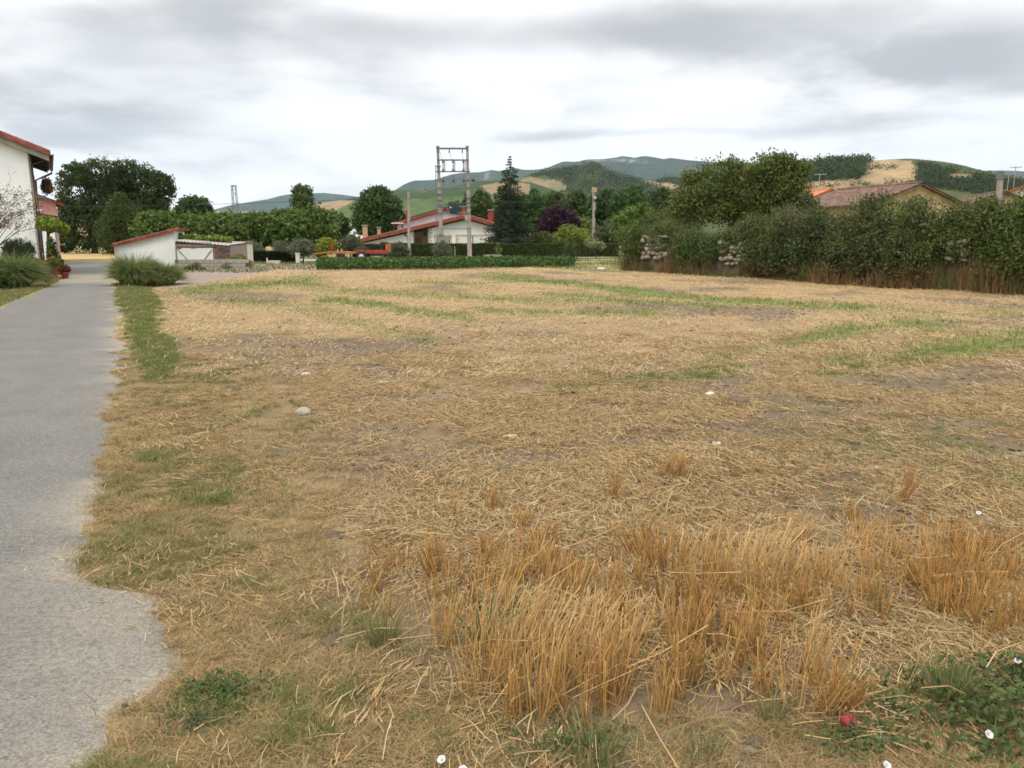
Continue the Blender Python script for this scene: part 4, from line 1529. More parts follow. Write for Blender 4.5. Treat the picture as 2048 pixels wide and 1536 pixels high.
for i, px in enumerate((878, 899, 925)):
    x = A(px, 299, YT)[0] - ox
    MB().lathe([(.02, 0), (.07, -.05), (.03, -.1), (.07, -.15), (.03, -.2), (.07, -.25), (.02, -.3)], 10, (x, -.28, ZT(298) - .06)).build('insulator', 'porcelain', T1, True)
for i, (px0, px1) in enumerate(((880, 888), (900, 907), (926, 928))):
    p0 = (A(px0, 305, YT)[0] - ox, -.28, ZT(304))
    p1 = (A(px1, 321, YT)[0] - ox, -.24, ZT(321))
    MB().tube([p0, ((p0[0] + p1[0]) / 2, -.34, (p0[2] + p1[2]) / 2 - .25), p1], .012, 5).build('jumper', 'wire', T1)
TX = MB()
xa, xb_ = A(899.5, 420, YT)[0] - ox, A(917, 420, YT)[0] - ox
TX.box(xa, xb_, -.34, .34, ZT(428), ZT(411.5))
TX = TX.build('transformer_tank', 'transformer', T1, bevel=.03)
for i in range(9):
    x = xa + .04 + (xb_ - xa - .1) * i / 8
    MB().box(x, x + .03, -.46, -.343, ZT(427), ZT(413.5)).build('cooling_fin', 'transformer', TX)
MB().box(xa - .05, xb_ + .05, -.38, .38, ZT(411.4), ZT(410)).build('tank_lid', 'transformer', TX)
MB().box(xa + .06, xa + .16, -.475, -.462, ZT(416.5), ZT(414)).build('number_plate', 'white_paint', TX)
for i in range(3):
    MB().lathe([(.03, 0), (.07, .03), (.035, .07), (.07, .11), (.03, .17), (.015, .3)], 10, (xa + .18 + i * .2, 0, ZT(410))).build('bushing', 'porcelain', TX, True)
MB().tube([(XT(871.5, 330), -.1, ZT(330)), (XT(872.5, 400), -.16, ZT(400)), (XT(875, 487), -.22, ZT(487)), (XT(876, 512), -.22, -.05)], .035, 8).build('conduit', 'steel', T1)
for py in (333, 388, 400, 410, 470):
    s = MB().box(A(lerpx(0, py), py, YT)[0] - ox - .22, A(lerpx(0, py), py, YT)[0] - ox + .22, -.26, .2, ZT(py) - .025, ZT(py) + .025)
    s.build('clamp', 'steel', T1)
for py in (396, 405):
    MB().box(A(lerpx(1, py), py, YT)[0] - ox - .2, A(lerpx(1, py), py, YT)[0] - ox + .2, -.19, .19, ZT(py) - .03, ZT(py) + .03).build('clamp', 'steel', T1)
MB().box(A(933, 437, YT)[0] - ox - .12, A(933, 437, YT)[0] - ox + .1, -.35, -.15, ZT(441), ZT(431)).build('fuse_box', 'concrete', T1)
MB().lathe([(.02, 0), (.16, .05), (.16, .2), (.02, .25)], 10, (A(944, 362, YT)[0] - ox + .1, -.1, ZT(364))).build('side_lamp', 'black_iron', T1)
MB().tube([(A(936, 363, YT)[0] - ox, -.1, ZT(363)), (A(944, 363, YT)[0] - ox + .1, -.1, ZT(362.5))], .02, 6).build('lamp_arm', 'steel', T1)


def pole(name, label, px_t, px_b, py_t, py_b, Y, w0, w1, extra=None, base_z=-.1):
    bx, bz = A(px_b, py_b, Y)[0], base_z
    t = thing(name, label, 'utility pole', (bx, Y, 0), 0)
    tx, tz = A(px_t, py_t, Y)[0] - bx, A(px_t, py_t, Y)[2]
    v = []
    for (x, z, a) in ((0, bz, w0), (tx, tz, w1)):
        v += [(x - a, -a * .8, z), (x + a, -a * .8, z), (x + a, a * .8, z), (x - a, a * .8, z)]
    MB().hexa(v).build('shaft', 'pole', t, bevel=.015)
    return t, tx, tz


P1, tx, tz = pole('slim_pole', 'slim wooden pole just left of the transformer frame', 817, 818.5, 383, 516, 68, .13, .09)
MB().box(tx - .38, tx + .38, -.13, -.09, tz - .62, tz - .55).build('crossarm', 'steel', P1)
for s in (-.32, .32):
    MB().lathe([(.02, 0), (.05, .02), (.03, .06), (.05, .09), (.02, .12)], 8, (tx + s, -.11, tz - .55)).build('insulator', 'porcelain', P1, True)
P2, tx2, tz2 = pole('ribbed_pole', 'pale concrete pole standing alone before the dark riverside trees', 1187, 1187, 374, 500, 84, .17, .10)
for k in range(3):
    z = 1.2 + k * 1.6
    MB().box(-.135 + .01 * k, .135 - .01 * k, -.15, -.11, z, z + .9).build('recess', 'concrete', P2)
MB().box(tx2 - .15, tx2 + .3, -.2, -.16, tz2 - 1.35, tz2 - 1.25).build('bracket', 'steel', P2)
MB().lathe([(.03, 0), (.12, .05), (.12, .16), (.03, .2)], 10, (tx2 + .18, -.24, tz2 - 1.2)).build('insulator', 'white_paint', P2, True)
MB().box(tx2 - .2, tx2 + .34, -.17, -.13, tz2 - .5, tz2 - .05).build('top_plate', 'tan_brick', P2)
P3, tx3, tz3 = pole('right_pole', 'thick pale concrete pole rising above the wall at far right', 2001, 1999, 342, 470, 40, .13, .11)
MB().box(tx3 - .125, tx3 + .125, -.13, .13, tz3 - .38, tz3 + .01).build('top_band', 'steel', P3)
# lattice pylon
PY = thing('lattice_pylon', 'thin steel lattice pylon behind the plane trees', 'pylon', (*A(472.5, 420, 190)[:2], 0), 0)
zt = A(470, 371, 190)[2]
for sx in (-1, 1):
    for sy in (-1, 1):
        MB().tube([(sx * .75, sy * .75, -.5), (sx * .38 - .25, sy * .38, zt)], .09, 5).build('leg', 'steel', PY)
for k in range(14):
    z0, z1 = zt * k / 14, zt * (k + 1) / 14
    w0, w1 = .75 - .37 * k / 14, .75 - .37 * (k + 1) / 14
    o0, o1 = -.25 * k / 14, -.25 * (k + 1) / 14
    MB().tube([(-w0 + o0, -w0, z0), (w1 + o1, -w1, z1)] if k % 2 else [(w0 + o0, -w0, z0), (-w1 + o1, -w1, z1)], .05, 4).build('brace', 'steel', PY)
    MB().tube([(-w1 + o1, -w1, z1), (w1 + o1, -w1, z1)], .05, 4).build('rung', 'steel', PY)
MB().box(-.95, .45, -.3, .3, zt - .15, zt).build('crossarm', 'steel', PY)
# aerials over the right roofs
for nm, px, py0, py1, Y, lab in (('television_aerial', 1636, 346, 400, 72, 'thin television aerial above the orange roof'), ('television_aerial', 2026, 332, 385, 80, 'tall television aerial at the right edge'), ('television_aerial', 2014, 345, 385, 80, 'short double television aerial right of the thick pole')):
    q = A(px, py1, Y)
    t = thing(nm, lab, 'aerial', (q[0], Y, q[2] - 1.2))
    h = A(px, py0, Y)[2] - q[2] + 1.2
    MB().tube([(0, 0, -.6), (0, 0, h)], .035, 6).build('mast', 'shutter', t)
    MB().tube([(-.5, 0, h - .15), (.6, 0, h - .1)], .03, 5).build('boom', 'shutter', t)
    for k in range(5):
        MB().tube([(-.4 + k * .22, -.3, h - .13), (-.4 + k * .22, .3, h - .13)], .02, 4).build('element', 'shutter', t)


def cable(label, a, c, sag, rr=.014, n=14):
    a, c = np.array(a), np.array(c)
    t = thing('overhead_cable', label, 'cable', tuple(a))
    pts = []
    for i in range(n + 1):
        u_ = i / n
        q = (c - a) * u_
        pts.append((q[0], q[1], q[2] - sag * 4 * u_ * (1 - u_)))
    MB().tube(pts, rr, 5).build('wire', 'wire', t)
    return t


p1w = np.array([P1.location.x + tx, 68 - .11, tz - .45])
t1w = np.array([T1.location.x + XT(880, 395), 69.8, ZT(397)])
cable('overhead cable running left from the slim pole', p1w + np.array([-.32, 0, 0]), A(-300, 412, 62), .35)
cable('overhead cable linking the slim pole and the transformer frame', p1w + np.array([.32, 0, 0]), t1w, .06)
cable('overhead cable from the transformer frame to the ribbed pole', np.array([T1.location.x + XT(937, 400), 69.8, ZT(398)]), np.array([P2.location.x + tx2, 83.8, tz2 - 1.1]), .35)
cable('overhead cable from the ribbed pole off to the right', np.array([P2.location.x + tx2, 83.8, tz2 - 1.1]), A(2250, 380, 60), .8)

# ================================================================ STREET THINGS: trailer, gate, trough
yt = 58.0
TR = thing('farm_trailer', 'red flatbed farm trailer parked beyond the crop rows', 'trailer', (*A(705, 521, yt)[:2], 0), 0)
ox = TR.location.x
XR_ = lambda px: A(px, 510, yt)[0] - ox
MB().box(XR_(655), XR_(772), -.8, .8, .58, .70).build('bed', 'orange_rust', TR)
MB().box(XR_(716), XR_(779), -.84, -.802, .62, .84).build('side_board', 'red_paint', TR)
MB().box(XR_(775), XR_(779), -.8, .8, .703, 1.25).build('headboard', 'orange_rust', TR)
MB().tube([(XR_(655), 0, .62), (XR_(630), 0, .55), (XR_(628), 0, .15)], .05, 6).build('drawbar', 'orange_rust', TR)
MB().box(XR_(667.5), XR_(670), -.8, -.72, .703, 1.45).build('corner_post', 'red_paint', TR)
for yy in (-.95, .78):
    for px in (727.5,):
        tyv = MB()
        tyr = MB().lathe([(.20, -.10), (.33, -.11), (.36, -.05), (.36, .05), (.33, .11), (.20, .10)], 20)
        o = tyr.build('wheel', 'rubber', TR, True)
        o.rotation_euler = (math.pi / 2, 0, 0)
        o.location = (XR_(px), yy + .1, .36)
        MB().lathe([(.05, -.125), (.195, -.11), (.195, .11), (.05, .125)], 16).build('rim', 'rim', o, True)
MB().box(XR_(720), XR_(735), -.88, -.845, .76, .80).build('mudguard', 'orange_rust', TR)

yg = 74.0
GT = thing('iron_gate', 'black iron gate with spear bars before the bungalow', 'gate', (*A(738, 512, yg)[:2], 0), 0)
ox = GT.location.x
XG = lambda px: A(px, 500, yg)[0] - ox
ZG = lambda py: A(738, py, yg)[2]
MB().box(XG(716), XG(762), -.02, .02, .06, ZG(500)).build('lower_panel', 'black_iron', GT)
MB().box(XG(716), XG(762), -.03, .03, ZG(491.5), ZG(490.5)).build('top_rail', 'black_iron', GT)
g0 = MB().tube([(0, 0, ZG(500) + .003), (0, 0, ZG(489)), (0, 0, ZG(487.5))], [.018, .018, .003], 6).build('bar', 'black_iron', GT)
for i in range(18):
    o = g0 if i == 0 else g0.copy()
    if i:
        COL.objects.link(o)
        o.parent = GT
    o.location = (XG(717.5) + i * (XG(760.5) - XG(717.5)) / 17, 0, 0)
for px in (715, 763):
    MB().box(XG(px) - .09, XG(px) + .09, -.1, .1, -.05, ZG(487)).build('gate_post', 'black_iron', GT)
LS = thing('lamp_sign', 'black lantern board on a red post left of the gate', 'sign', (*A(673, 515, 66)[:2], 0), 0)
MB().tube([(0, 0, -.05), (0, 0, 1.45)], .05, 8).build('post', 'red_paint', LS)
MB().box(-.25, .75, -.05, .05, 1.10, 1.20).build('board', 'black_iron', LS)
MB().box(-.02, .70, -.04, .04, .12, .55).build('panel', 'black_iron', LS)
BN = thing('white_trough', 'small white planter trough in front of the dark hedge', 'trough', (*A(547, 528, 51.5)[:2], 0), 0)
MB().hexa([(-.36, -.16, .03), (.36, -.16, .03), (.36, .16, .03), (-.36, .16, .03), (-.42, -.2, .24), (.42, -.2, .24), (.42, .2, .24), (-.42, .2, .24)]).build('basin', 'cream_wall', BN)
for s in (-.28, .28):
    MB().box(s - .05, s + .05, -.15, .15, -.03, .03).build('foot', 'concrete', BN)
MB().box(-.42, -.36, -.03, .03, .24, .42).build('handle', 'cream_wall', BN)
PG = thing('white_gatepost', 'short white gatepost at the end of the dark hedge', 'gatepost', (*A(596, 524, 54)[:2], 0), 0)
MB().box(-.12, .12, -.12, .12, -.05, .62).build('shaft', 'cream_wall', PG, bevel=.01)
MB().box(-.15, .15, -.15, .15, .621, .69).build('cap', 'cream_wall', PG)
for px, lab in ((1019, 'small white marker post behind the hedge under the spruce'),):
    o = MB().box(-.12, .12, -.1, .1, -.1, A(px, 483, 82)[2]).build('marker_post', 'white_paint')
    o.location = (A(px, 490, 82)[0], 82, 0)
    tag(o, lab, 'post')
o = MB().tube([(0, 0, -.1), (.02, 0, .6), (0, 0, 1.0)], [.05, .045, .035], 7).build('wooden_stake', 'wood_grey')
o.location = (*A(909.5, 512, 71)[:2], 0)
tag(o, 'short wooden stake between the two transformer poles', 'stake')
RP = thing('rubble_pallet', 'low pile of pale boards on the lane right of the poles', 'boards', (*A(985, 514, 66)[:2], 0), .05)
for k in range(4):
    MB().box(-1.0 + .1 * k, 1.1 - .12 * k, -.4, .4, .0 + k * .09, .07 + k * .09).build('plank', 'wood_grey', RP)
BL = thing('blue_parasol', 'blue parasol and white table glimpsed under the plane trees', 'parasol', (*A(528, 500, 70)[:2], 0), 0)
MB().lathe([(.02, 1.75), (.75, 1.35), (.77, 1.28), (.02, 1.55)], 12).build('canopy', 'transformer', BL)
MB().tube([(0, 0, -.05), (0, 0, 1.6)], .03, 6).build('pole', 'steel', BL)
MB().box(-.7, .7, -.4, .4, .95, 1.0).build('table_top', 'white_paint', BL)
# ================================================================ TREES AND SHRUBS
DARK, MIDG, LITE = (.044, .066, .023), (.055, .088, .024), (.105, .150, .030)

tree('broad_tree', 'tall dark broad tree at far left beside the pink house', px_lobes([(165, 395, 45, 55), (205, 350, 42, 34), (150, 350, 26, 24), (175, 450, 52, 50), (215, 420, 40, 60), (132, 470, 22, 34)], 92), nclump=1150, per=26, leaf=.27, col=DARK, r0=.35, sig=.12, var=.4, shell=.68, tips=((.06, .09, .03), .2))
tree('broad_tree', 'tall dark broad tree behind the conifer, right of its twin', px_lobes([(265, 360, 34, 36), (305, 385, 38, 42), (285, 430, 46, 50), (240, 370, 22, 30), (325, 370, 20, 22), (310, 440, 30, 40)], 94), nclump=1050, per=26, leaf=.27, col=DARK, r0=.35, sig=.12, var=.4, shell=.68, tips=((.06, .09, .03), .2))


def conifer(name, label, px, py_t, py_b, halfw, Y, col, levels, bper, leaf, droop=.25, irregular=.25, sparse_top=.0):
    base = A(px, py_b, Y)
    zt = A(px, py_t, Y)[2]
    rb = halfw * Y / FPX
    t = thing(name, label, 'tree', (base[0], Y, 0), 0)
    MB().tube([(0, 0, -.1), (0, 0, zt * .5), (0, 0, zt)], [.2, .12, .02], 7).build('trunk', 'bark', t, True)
    Ps, Cs = [], []
    for k in range(levels):
        f = k / (levels - 1)
        z = .35 + (zt - .4) * f ** .95
        rl = rb * (1 - f) ** .85 * (1 + irregular * (random.random() - .5)) + .12
        nb = int(bper * (1 - f) + 4)
        for j in range(nb):
            a = random.uniform(0, 6.283)
            l = rl * random.uniform(.65, 1.12)
            q = max(10, int(60 * l / rb)) + int(20 * (1 - f))
            u_ = np.sqrt(rng.random(q))
            wv = .16 * l * (1 - u_ * .6)
            x = u_ * l
            side = rng.normal(size=q) * wv
            zz_ = z - droop * l * u_ ** 1.4 + .10 * l * u_ ** 3 - np.abs(rng.normal(size=q)) * .10 * l
            Ps.append(np.stack([x * math.cos(a) - side * math.sin(a), x * math.sin(a) + side * math.cos(a), zz_], 1))
            Cs.append(np.tile(np.array(col) * random.uniform(.65, 1.35), (q, 1)))
    P = np.concatenate(Ps)
    C = np.concatenate(Cs)
    V, F, CC = leaf_arrays(P, leaf, C, aspect=.4)
    raw('crown', V, None, F, 'leaf', t, CC)
    return t


conifer('spruce', 'tall dark pointed spruce right of the bungalow', 1020, 312, 500, 56, 80, (.040, .060, .030), 38, 30, .19, .30, .5)
tree('cypress', 'broad yellowish-green conifer before the two dark trees', px_lobes([(240, 430, 26, 36), (225, 465, 28, 36), (262, 460, 26, 38), (240, 405, 15, 20), (245, 490, 36, 24)], 82), nclump=1100, per=16, leaf=.22, col=(.060, .082, .020), r0=.18, var=.3, sig=.14, aspect=.4)

# clipped plane trees in a row
for i, (px, wd, top, lab) in enumerate(((318, 40, 424, 'leftmost clipped plane tree, above the white shed roof'), (385, 44, 430, 'clipped plane tree above the grey lean-to'), (452, 44, 427, 'clipped plane tree behind the yellow hut, below the pylon'),
                                        (520, 42, 426, 'clipped plane tree above the blue parasol'), (580, 42, 421, 'clipped plane tree under the slender poplar'), (632, 42, 418, 'rightmost clipped plane tree, next to the golden slope'))):
    Y = 68 + (i % 2) * 1.5
    L = px_lobes([(px, top + 28, wd, 24), (px - 14, top + 16, wd * .6, 14), (px + 16, top + 18, wd * .6, 14), (px - 4, top + 44, wd * .95, 22), (px + 20, top + 40, wd * .6, 24, -1)], Y)
    tree('plane_tree', lab, L, nclump=620, per=15, leaf=.30, col=(.075, .118, .028), r0=.16, var=.32, group='clipped plane trees in a row', sig=.17, aspect=.75, tips=((.12, .17, .035), .2))
    sp = []
    for k in range(3):
        q = A(px + random.uniform(-30, 30), top - random.uniform(2, 9), Y)
# trees on the skyline between
tree('slender_poplar', 'slender poplar rising above the plane trees before the blue hill', px_lobes([(605, 395, 18, 22), (598, 383, 9, 12), (612, 388, 10, 12), (606, 410, 20, 14)], 105), nclump=260, per=14, leaf=.36, col=(.08, .115, .032), r0=.15, sig=.2)
tree('round_tree', 'round dark tree on the skyline left of the pylon', px_lobes([(388, 408, 24, 14), (375, 413, 16, 10), (404, 412, 18, 12), (388, 425, 34, 16)], 120), nclump=420, per=14, leaf=.42, col=(.05, .08, .024), r0=.2)
tree('leafy_tree', 'big leafy tree left of the bungalow, behind its red chimney', px_lobes([(752, 410, 30, 30), (735, 430, 26, 30), (775, 418, 26, 28), (757, 388, 20, 14), (745, 452, 34, 22), (785, 440, 22, 28)], 108), nclump=1100, per=16, leaf=.42, col=(.055, .088, .026), r0=.28, tips=((.085, .12, .032), .15))
tree('small_tree', 'small dark tree between the plane trees and the white building', px_lobes([(678, 445, 16, 18), (672, 465, 18, 18), (686, 462, 12, 16)], 72), nclump=260, per=14, leaf=.24, col=(.05, .066, .026), r0=.1)
# riverside wood, tree by tree
wood = [(955, 410, 36, 30, 'bushy tree behind the transformer frame'), (1060, 415, 34, 34, 'dark tree behind the spruce on its right'), (1105, 410, 34, 28, 'dark riverside tree above the purple plum'), (1150, 408, 34, 26, 'dark riverside tree left of the pale concrete pole'),
        (1205, 408, 38, 28, 'dark riverside tree right of the pale concrete pole'), (1262, 402, 40, 28, 'tallest dark riverside tree below the rounded hill'), (1318, 408, 36, 30, 'dark riverside tree at the right end of the wood'), (1365, 425, 30, 34, 'dark tree behind the walnut'), (905, 425, 30, 22, 'low green tree behind the bungalow roof'), (1010, 425, 30, 30, 'green tree behind the spruce on its left')]
for i, (px, py, wx, wy, lab) in enumerate(wood):
    Y = 125 + (i * 7) % 16
    L = px_lobes([(px, py, wx * .75, wy * .8), (px - wx * .5, py + 18, wx * .6, wy * .8), (px + wx * .5, py + 16, wx * .6, wy * .8), (px, py + 40, wx, 36), (px + wx * .2, py - wy * .5, wx * .4, wy * .5), (px, py + 62, wx, 26)], Y)
    tree('riverside_tree', lab, L, nclump=620, per=14, leaf=.52, col=(.044 + .012 * random.random(), .074 + .014 * random.random(), .022), r0=.3, group='trees of the riverside wood', tips=((.07, .105, .028), .15))
tree('purple_plum', 'round dark purple plum tree behind the hedge', px_lobes([(1118, 440, 28, 24), (1098, 452, 22, 18), (1138, 445, 20, 18), (1112, 425, 18, 12)], 92), nclump=520, per=16, leaf=.26, col=(.042, .020, .032), r0=.14, var=.25, hue=.1, base=(*A(1115, 480, 92)[:2], 0))
tree('lime_shrub', 'yellow green shrub in front of the purple plum', px_lobes([(1140, 470, 24, 16), (1122, 476, 16, 13), (1160, 474, 22, 15), (1135, 458, 12, 9)], 86), nclump=360, per=14, leaf=.22, col=(.16, .19, .035), r0=.08, cat='shrub')
tree('lime_shrub', 'taller yellowish shrub between the plum and the pale pole', px_lobes([(1165, 450, 18, 14), (1172, 465, 16, 16)], 94), nclump=240, per=14, leaf=.22, col=(.12, .14, .04), r0=.08, cat='shrub')
tree('light_tree', 'bright green rounded tree before the riverside wood', px_lobes([(1278, 430, 26, 20), (1255, 445, 26, 18), (1295, 446, 22, 20), (1284, 415, 15, 10), (1265, 462, 40, 16)], 80), nclump=620, per=15, leaf=.26, col=(.095, .14, .032), r0=.14)
tree('grey_shrub', 'greyish shrub between the pale pole and the bright tree', px_lobes([(1215, 465, 22, 18), (1200, 475, 14, 12), (1235, 475, 18, 14)], 82), nclump=260, per=14, leaf=.2, col=(.085, .105, .05), r0=.08, cat='shrub')
tree('garden_shrub', 'low olive green shrub behind the hedge left of the lime shrubs', px_lobes([(1085, 476, 18, 12), (1070, 480, 14, 10)], 84), nclump=200, per=12, leaf=.2, col=(.08, .10, .035), r0=.06, cat='shrub')

# olives and saplings along the lane
for px, top, wd, Y, lab in ((605, 478, 22, 55, 'grey leaved olive tree beside the white gatepost'), (700, 470, 20, 62, 'dark olive bush between the lantern board and the gate'), (796, 486, 20, 62, 'round olive bush right of the trailer'), (885, 482, 16, 66, 'thin olive at the foot of the left transformer pole'), (723, 492, 14, 59, 'small olive just behind the trailer bed')):
    L = px_lobes([(px, top + 16, wd, 14), (px - wd * .5, top + 22, wd * .6, 13), (px + wd * .5, top + 20, wd * .6, 14), (px + 2, top + 7, wd * .5, 8)], Y)
    tree('olive_tree', lab, L, nclump=260, per=16, leaf=.15, col=(.12, .14, .085) if px in (605, 885) else (.085, .10, .05), r0=.06, cat='olive tree', group='olives along the lane', sig=.2, aspect=.35)
tree('yellow_shrub', 'bright yellow green shrub behind the trailer drawbar', px_lobes([(655, 492, 18, 14), (640, 500, 12, 11), (650, 482, 10, 6)], 61), nclump=260, per=14, leaf=.2, col=(.19, .21, .03), r0=.05, cat='shrub')
tree('sapling', 'slim sapling with dark foot at the right end of the crop', px_lobes([(1140, 503, 13, 20), (1134, 520, 14, 12), (1143, 490, 7, 9)], 56), nclump=120, per=12, leaf=.14, col=(.06, .085, .03), r0=.03, sig=.22, cat='sapling')
tree('sapling', 'pale leaved sapling by the hedge below the pale pole', px_lobes([(1186, 486, 14, 9), (1200, 492, 10, 8)], 66), nclump=110, per=10, leaf=.14, col=(.17, .20, .09), r0=.03, sig=.22, cat='sapling')
tree('sapling', 'tiny sapling standing before the hedge right of the poles', px_lobes([(997, 497, 6, 10), (996, 508, 5, 6)], 68), nclump=40, per=8, leaf=.12, col=(.12, .17, .04), r0=.02, cat='sapling')
tree('garden_plant', 'rounded grey green border plant before the yellow hut', px_lobes([(460, 532, 19, 13), (474, 526, 14, 11), (448, 537, 12, 8)], 43.5), nclump=260, per=14, leaf=.12, col=(.12, .155, .07), r0=.03, cat='shrub')
tree('garden_plant', 'yellow and green border plant at the foot of the yellow hut', px_lobes([(477, 517, 12, 8), (488, 527, 13, 9)], 46), nclump=180, per=14, leaf=.11, col=(.13, .13, .03), r0=.03, cat='shrub', tips=((.26, .18, .02), .3))
tree('weedy_shrub', 'brownish weedy shrub against the low block wall', px_lobes([(392, 538, 14, 10), (376, 541, 10, 8), (405, 543, 8, 6)], 41.6), nclump=170, per=12, leaf=.10, col=(.10, .115, .04), r0=.03, cat='shrub')
for i, (px, lab) in enumerate(((362, 'grape vine shoot on the lean-to roof next to the white shed'), (390, 'grape vine tuft in the middle of the lean-to roof'), (432, 'large grape vine mass at the right end of the lean-to roof'))):
    L = px_lobes([(px, 473 + 2 * i, 7 + 3 * i, 7), (px + 12, 476 + 2 * i, 8 + 5 * i, 6), (px - 8, 477 + 2 * i, 6 + 3 * i, 4)], 47.8)
    tree('grape_vine', lab, L, base=(L[0][0], 47.8, L[0][2] - .25), nclump=70 + 60 * i, per=10, leaf=.15, col=(.15, .20, .04), r0=.02, cat='vine', group='vines over the lean-to', aspect=.9)
for px, Y, lab in ((505, 60, 'pale olive shrub left of the parasol behind the hedge'), (560, 60, 'pale olive shrub right of the parasol behind the hedge')):
    tree('olive_shrub', lab, px_lobes([(px, 494, 16, 12), (px + 10, 500, 14, 10)], Y), nclump=170, per=14, leaf=.13, col=(.12, .14, .075), r0=.04, cat='shrub', aspect=.35)


def clipped_hedge(name, label, x0, x1, y0, y1, h, col, n, leaf):
    t = thing(name, label, 'hedge', ((x0 + x1) / 2, (y0 + y1) / 2, 0))
    a, c = (x1 - x0) / 2, (y1 - y0) / 2
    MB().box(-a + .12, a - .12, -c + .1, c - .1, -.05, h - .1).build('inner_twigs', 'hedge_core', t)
    P = np.stack([rng.uniform(-a, a, n), rng.uniform(-c, c, n), rng.uniform(.02, h, n)], 1)
    f = rng.random(n)
    front = f < .62
    top = (f >= .62) & (f < .9)
    P[front, 1] = -c + np.abs(rng.normal(0, .06, front.sum()))
    P[top, 2] = h - np.abs(rng.normal(0, .05, top.sum()))
    P[~front & ~top, 0] = np.sign(P[~front & ~top, 0]) * (a - np.abs(rng.normal(0, .05, (~front & ~top).sum())))
    P[:, 2] += (fbm(P[:, 0] * .7, P[:, 1], 77) - .5) * .14 * (P[:, 2] / h)
    C = cols(n, col, .35, .15) * (.6 + .8 * fbm(P[:, 0] * 1.1, P[:, 2] * 2.2, 78))[:, None]
    V, F, CC = leaf_arrays(P, leaf, C, aspect=.6)
    raw('foliage', V, None, F, 'leaf', t, CC)
    return t


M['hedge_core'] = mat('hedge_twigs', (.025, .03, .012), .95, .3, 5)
xa, xb_ = A(768, 500, 75)[0], A(1236, 500, 75)[0]
clipped_hedge('clipped_hedge', 'long clipped green hedge in front of the bungalow', xa, xb_, 74.6, 75.8, A(900, 487.5, 75)[2], (.062, .082, .024), 26000, .16)
clipped_hedge('clipped_hedge', 'dark clipped hedge behind the white trough', A(486, 520, 56)[0], A(592, 520, 56)[0], 55.6, 56.5, A(520, 503.5, 56)[2], (.020, .032, .013), 7000, .14)
clipped_hedge('clipped_hedge', 'short clipped hedge behind the iron gate', A(712, 500, 80)[0], A(775, 500, 80)[0], 79.5, 80.5, A(740, 489, 80)[2], (.05, .07, .024), 4000, .16)

# left roadside: pampas clumps, shrubs, vine, pots
def arching(name, label, spec, Y, n, hgt, col, cat='grass'):
    cx, cy = A(spec[0], 560, Y)[0], Y
    t = thing(name, label, cat, (cx, cy, 0))
    rx_ = spec[1] * Y / FPX
    ang, rr_ = rng.uniform(0, 6.283, n), np.sqrt(rng.random(n))
    B = np.stack([np.cos(ang) * rr_ * rx_ * .45, np.sin(ang) * rr_ * rx_ * .45, np.full(n, -.03)], 1)
    H = hgt * rng.uniform(.55, 1.15, n) * (1 - .25 * rr_)
    a2 = ang + rng.normal(0, .7, n)
    out_ = rx_ * rng.uniform(.3, 1.0, n)
    ln = np.stack([np.cos(a2) * out_ + .12 * rx_, np.sin(a2) * out_, np.zeros(n)], 1)
    C = cols(n, col, .35, .12)
    dry = rng.random(n) < .08
    C[dry] = (.32, .26, .12)
    V, F4_, F3_, CC = blade_arrays(B, H, np.full(n, .02), ln, C, 4)
    # drooping tips
    V[:, 2] -= .6 * np.maximum(0, np.hypot(V[:, 0], V[:, 1]) - rx_ * .65) ** 1.2
    V[:, 2] = np.maximum(V[:, 2], -.03)
    raw('blades', V, F4_, F3_, 'blade', t, CC)
    return t


PAM = (.165, .205, .065)
arching('pampas_grass', 'large arching clump of green pampas grass beside the road, left of its pair', (272, 62), 28.5, 4200, 1.35, PAM)
arching('pampas_grass', 'lower arching pampas clump at the edge of the stubble field', (325, 46), 28.8, 2800, 1.0, PAM)
arching('pampas_grass', 'big green pampas clump at the left edge beside the white house', (28, 62), 27.0, 4200, 1.42, (.14, .185, .055))
arching('pampas_grass', 'tall pampas clump cut by the left picture edge', (-45, 60), 26.0, 1500, 1.5, (.14, .185, .055))
tree('dark_bush', 'round dark green bush behind the left pampas grass', px_lobes([(38, 497, 26, 18), (25, 505, 18, 16), (52, 502, 16, 14)], 31.0), nclump=420, per=16, leaf=.085, col=(.045, .062, .026), r0=.03, cat='shrub', aspect=.3)

# bare reddish shrub before the gable wall
TB = thing('twiggy_shrub', 'twiggy half bare shrub against the white gable wall', 'shrub', (*A(-18, 560, 31)[:2], 0))
mb, tips_ = MB(), []
bx0 = TB.location.x
for i in range(46):
    a = random.uniform(-.9, .9)
    l = random.uniform(1.6, 2.9)
    p0 = Vector((random.uniform(-.1, .1), random.uniform(-.1, .1), .9 + random.random() * .8))
    d = Vector((math.sin(a) * .9 + .25, random.uniform(-.5, .5), math.cos(a) * 1.1)).normalized()
    p1 = p0 + d * l * .5
    d2 = (d + Vector((random.uniform(-.3, .45), random.uniform(-.3, .3), random.uniform(-.35, .15)))).normalized()
    p2 = p1 + d2 * l * .5
    mb.tube([p0, p1, p2], [.02, .012, .004], 4)
    tips_ += [p1.lerp(p2, u_) + Vector((random.gauss(0, .1), random.gauss(0, .1), random.gauss(0, .1))) for u_ in (0.2, .4, .6, .8, 1.0)]
    for k in range(4):
        q = p1.lerp(p2, random.random())
        e = q + Vector((random.uniform(-.35, .45), random.uniform(-.3, .3), random.uniform(-.15, .35)))
        mb.tube([q, e], [.006, .003], 3)
        tips_ += [e, q.lerp(e, .5)]
mb.tube([(0, 0, -.05), (.02, 0, .6), (0, 0, 1.5)], [.07, .055, .03], 7)
mb.build('branches', 'bark', TB)
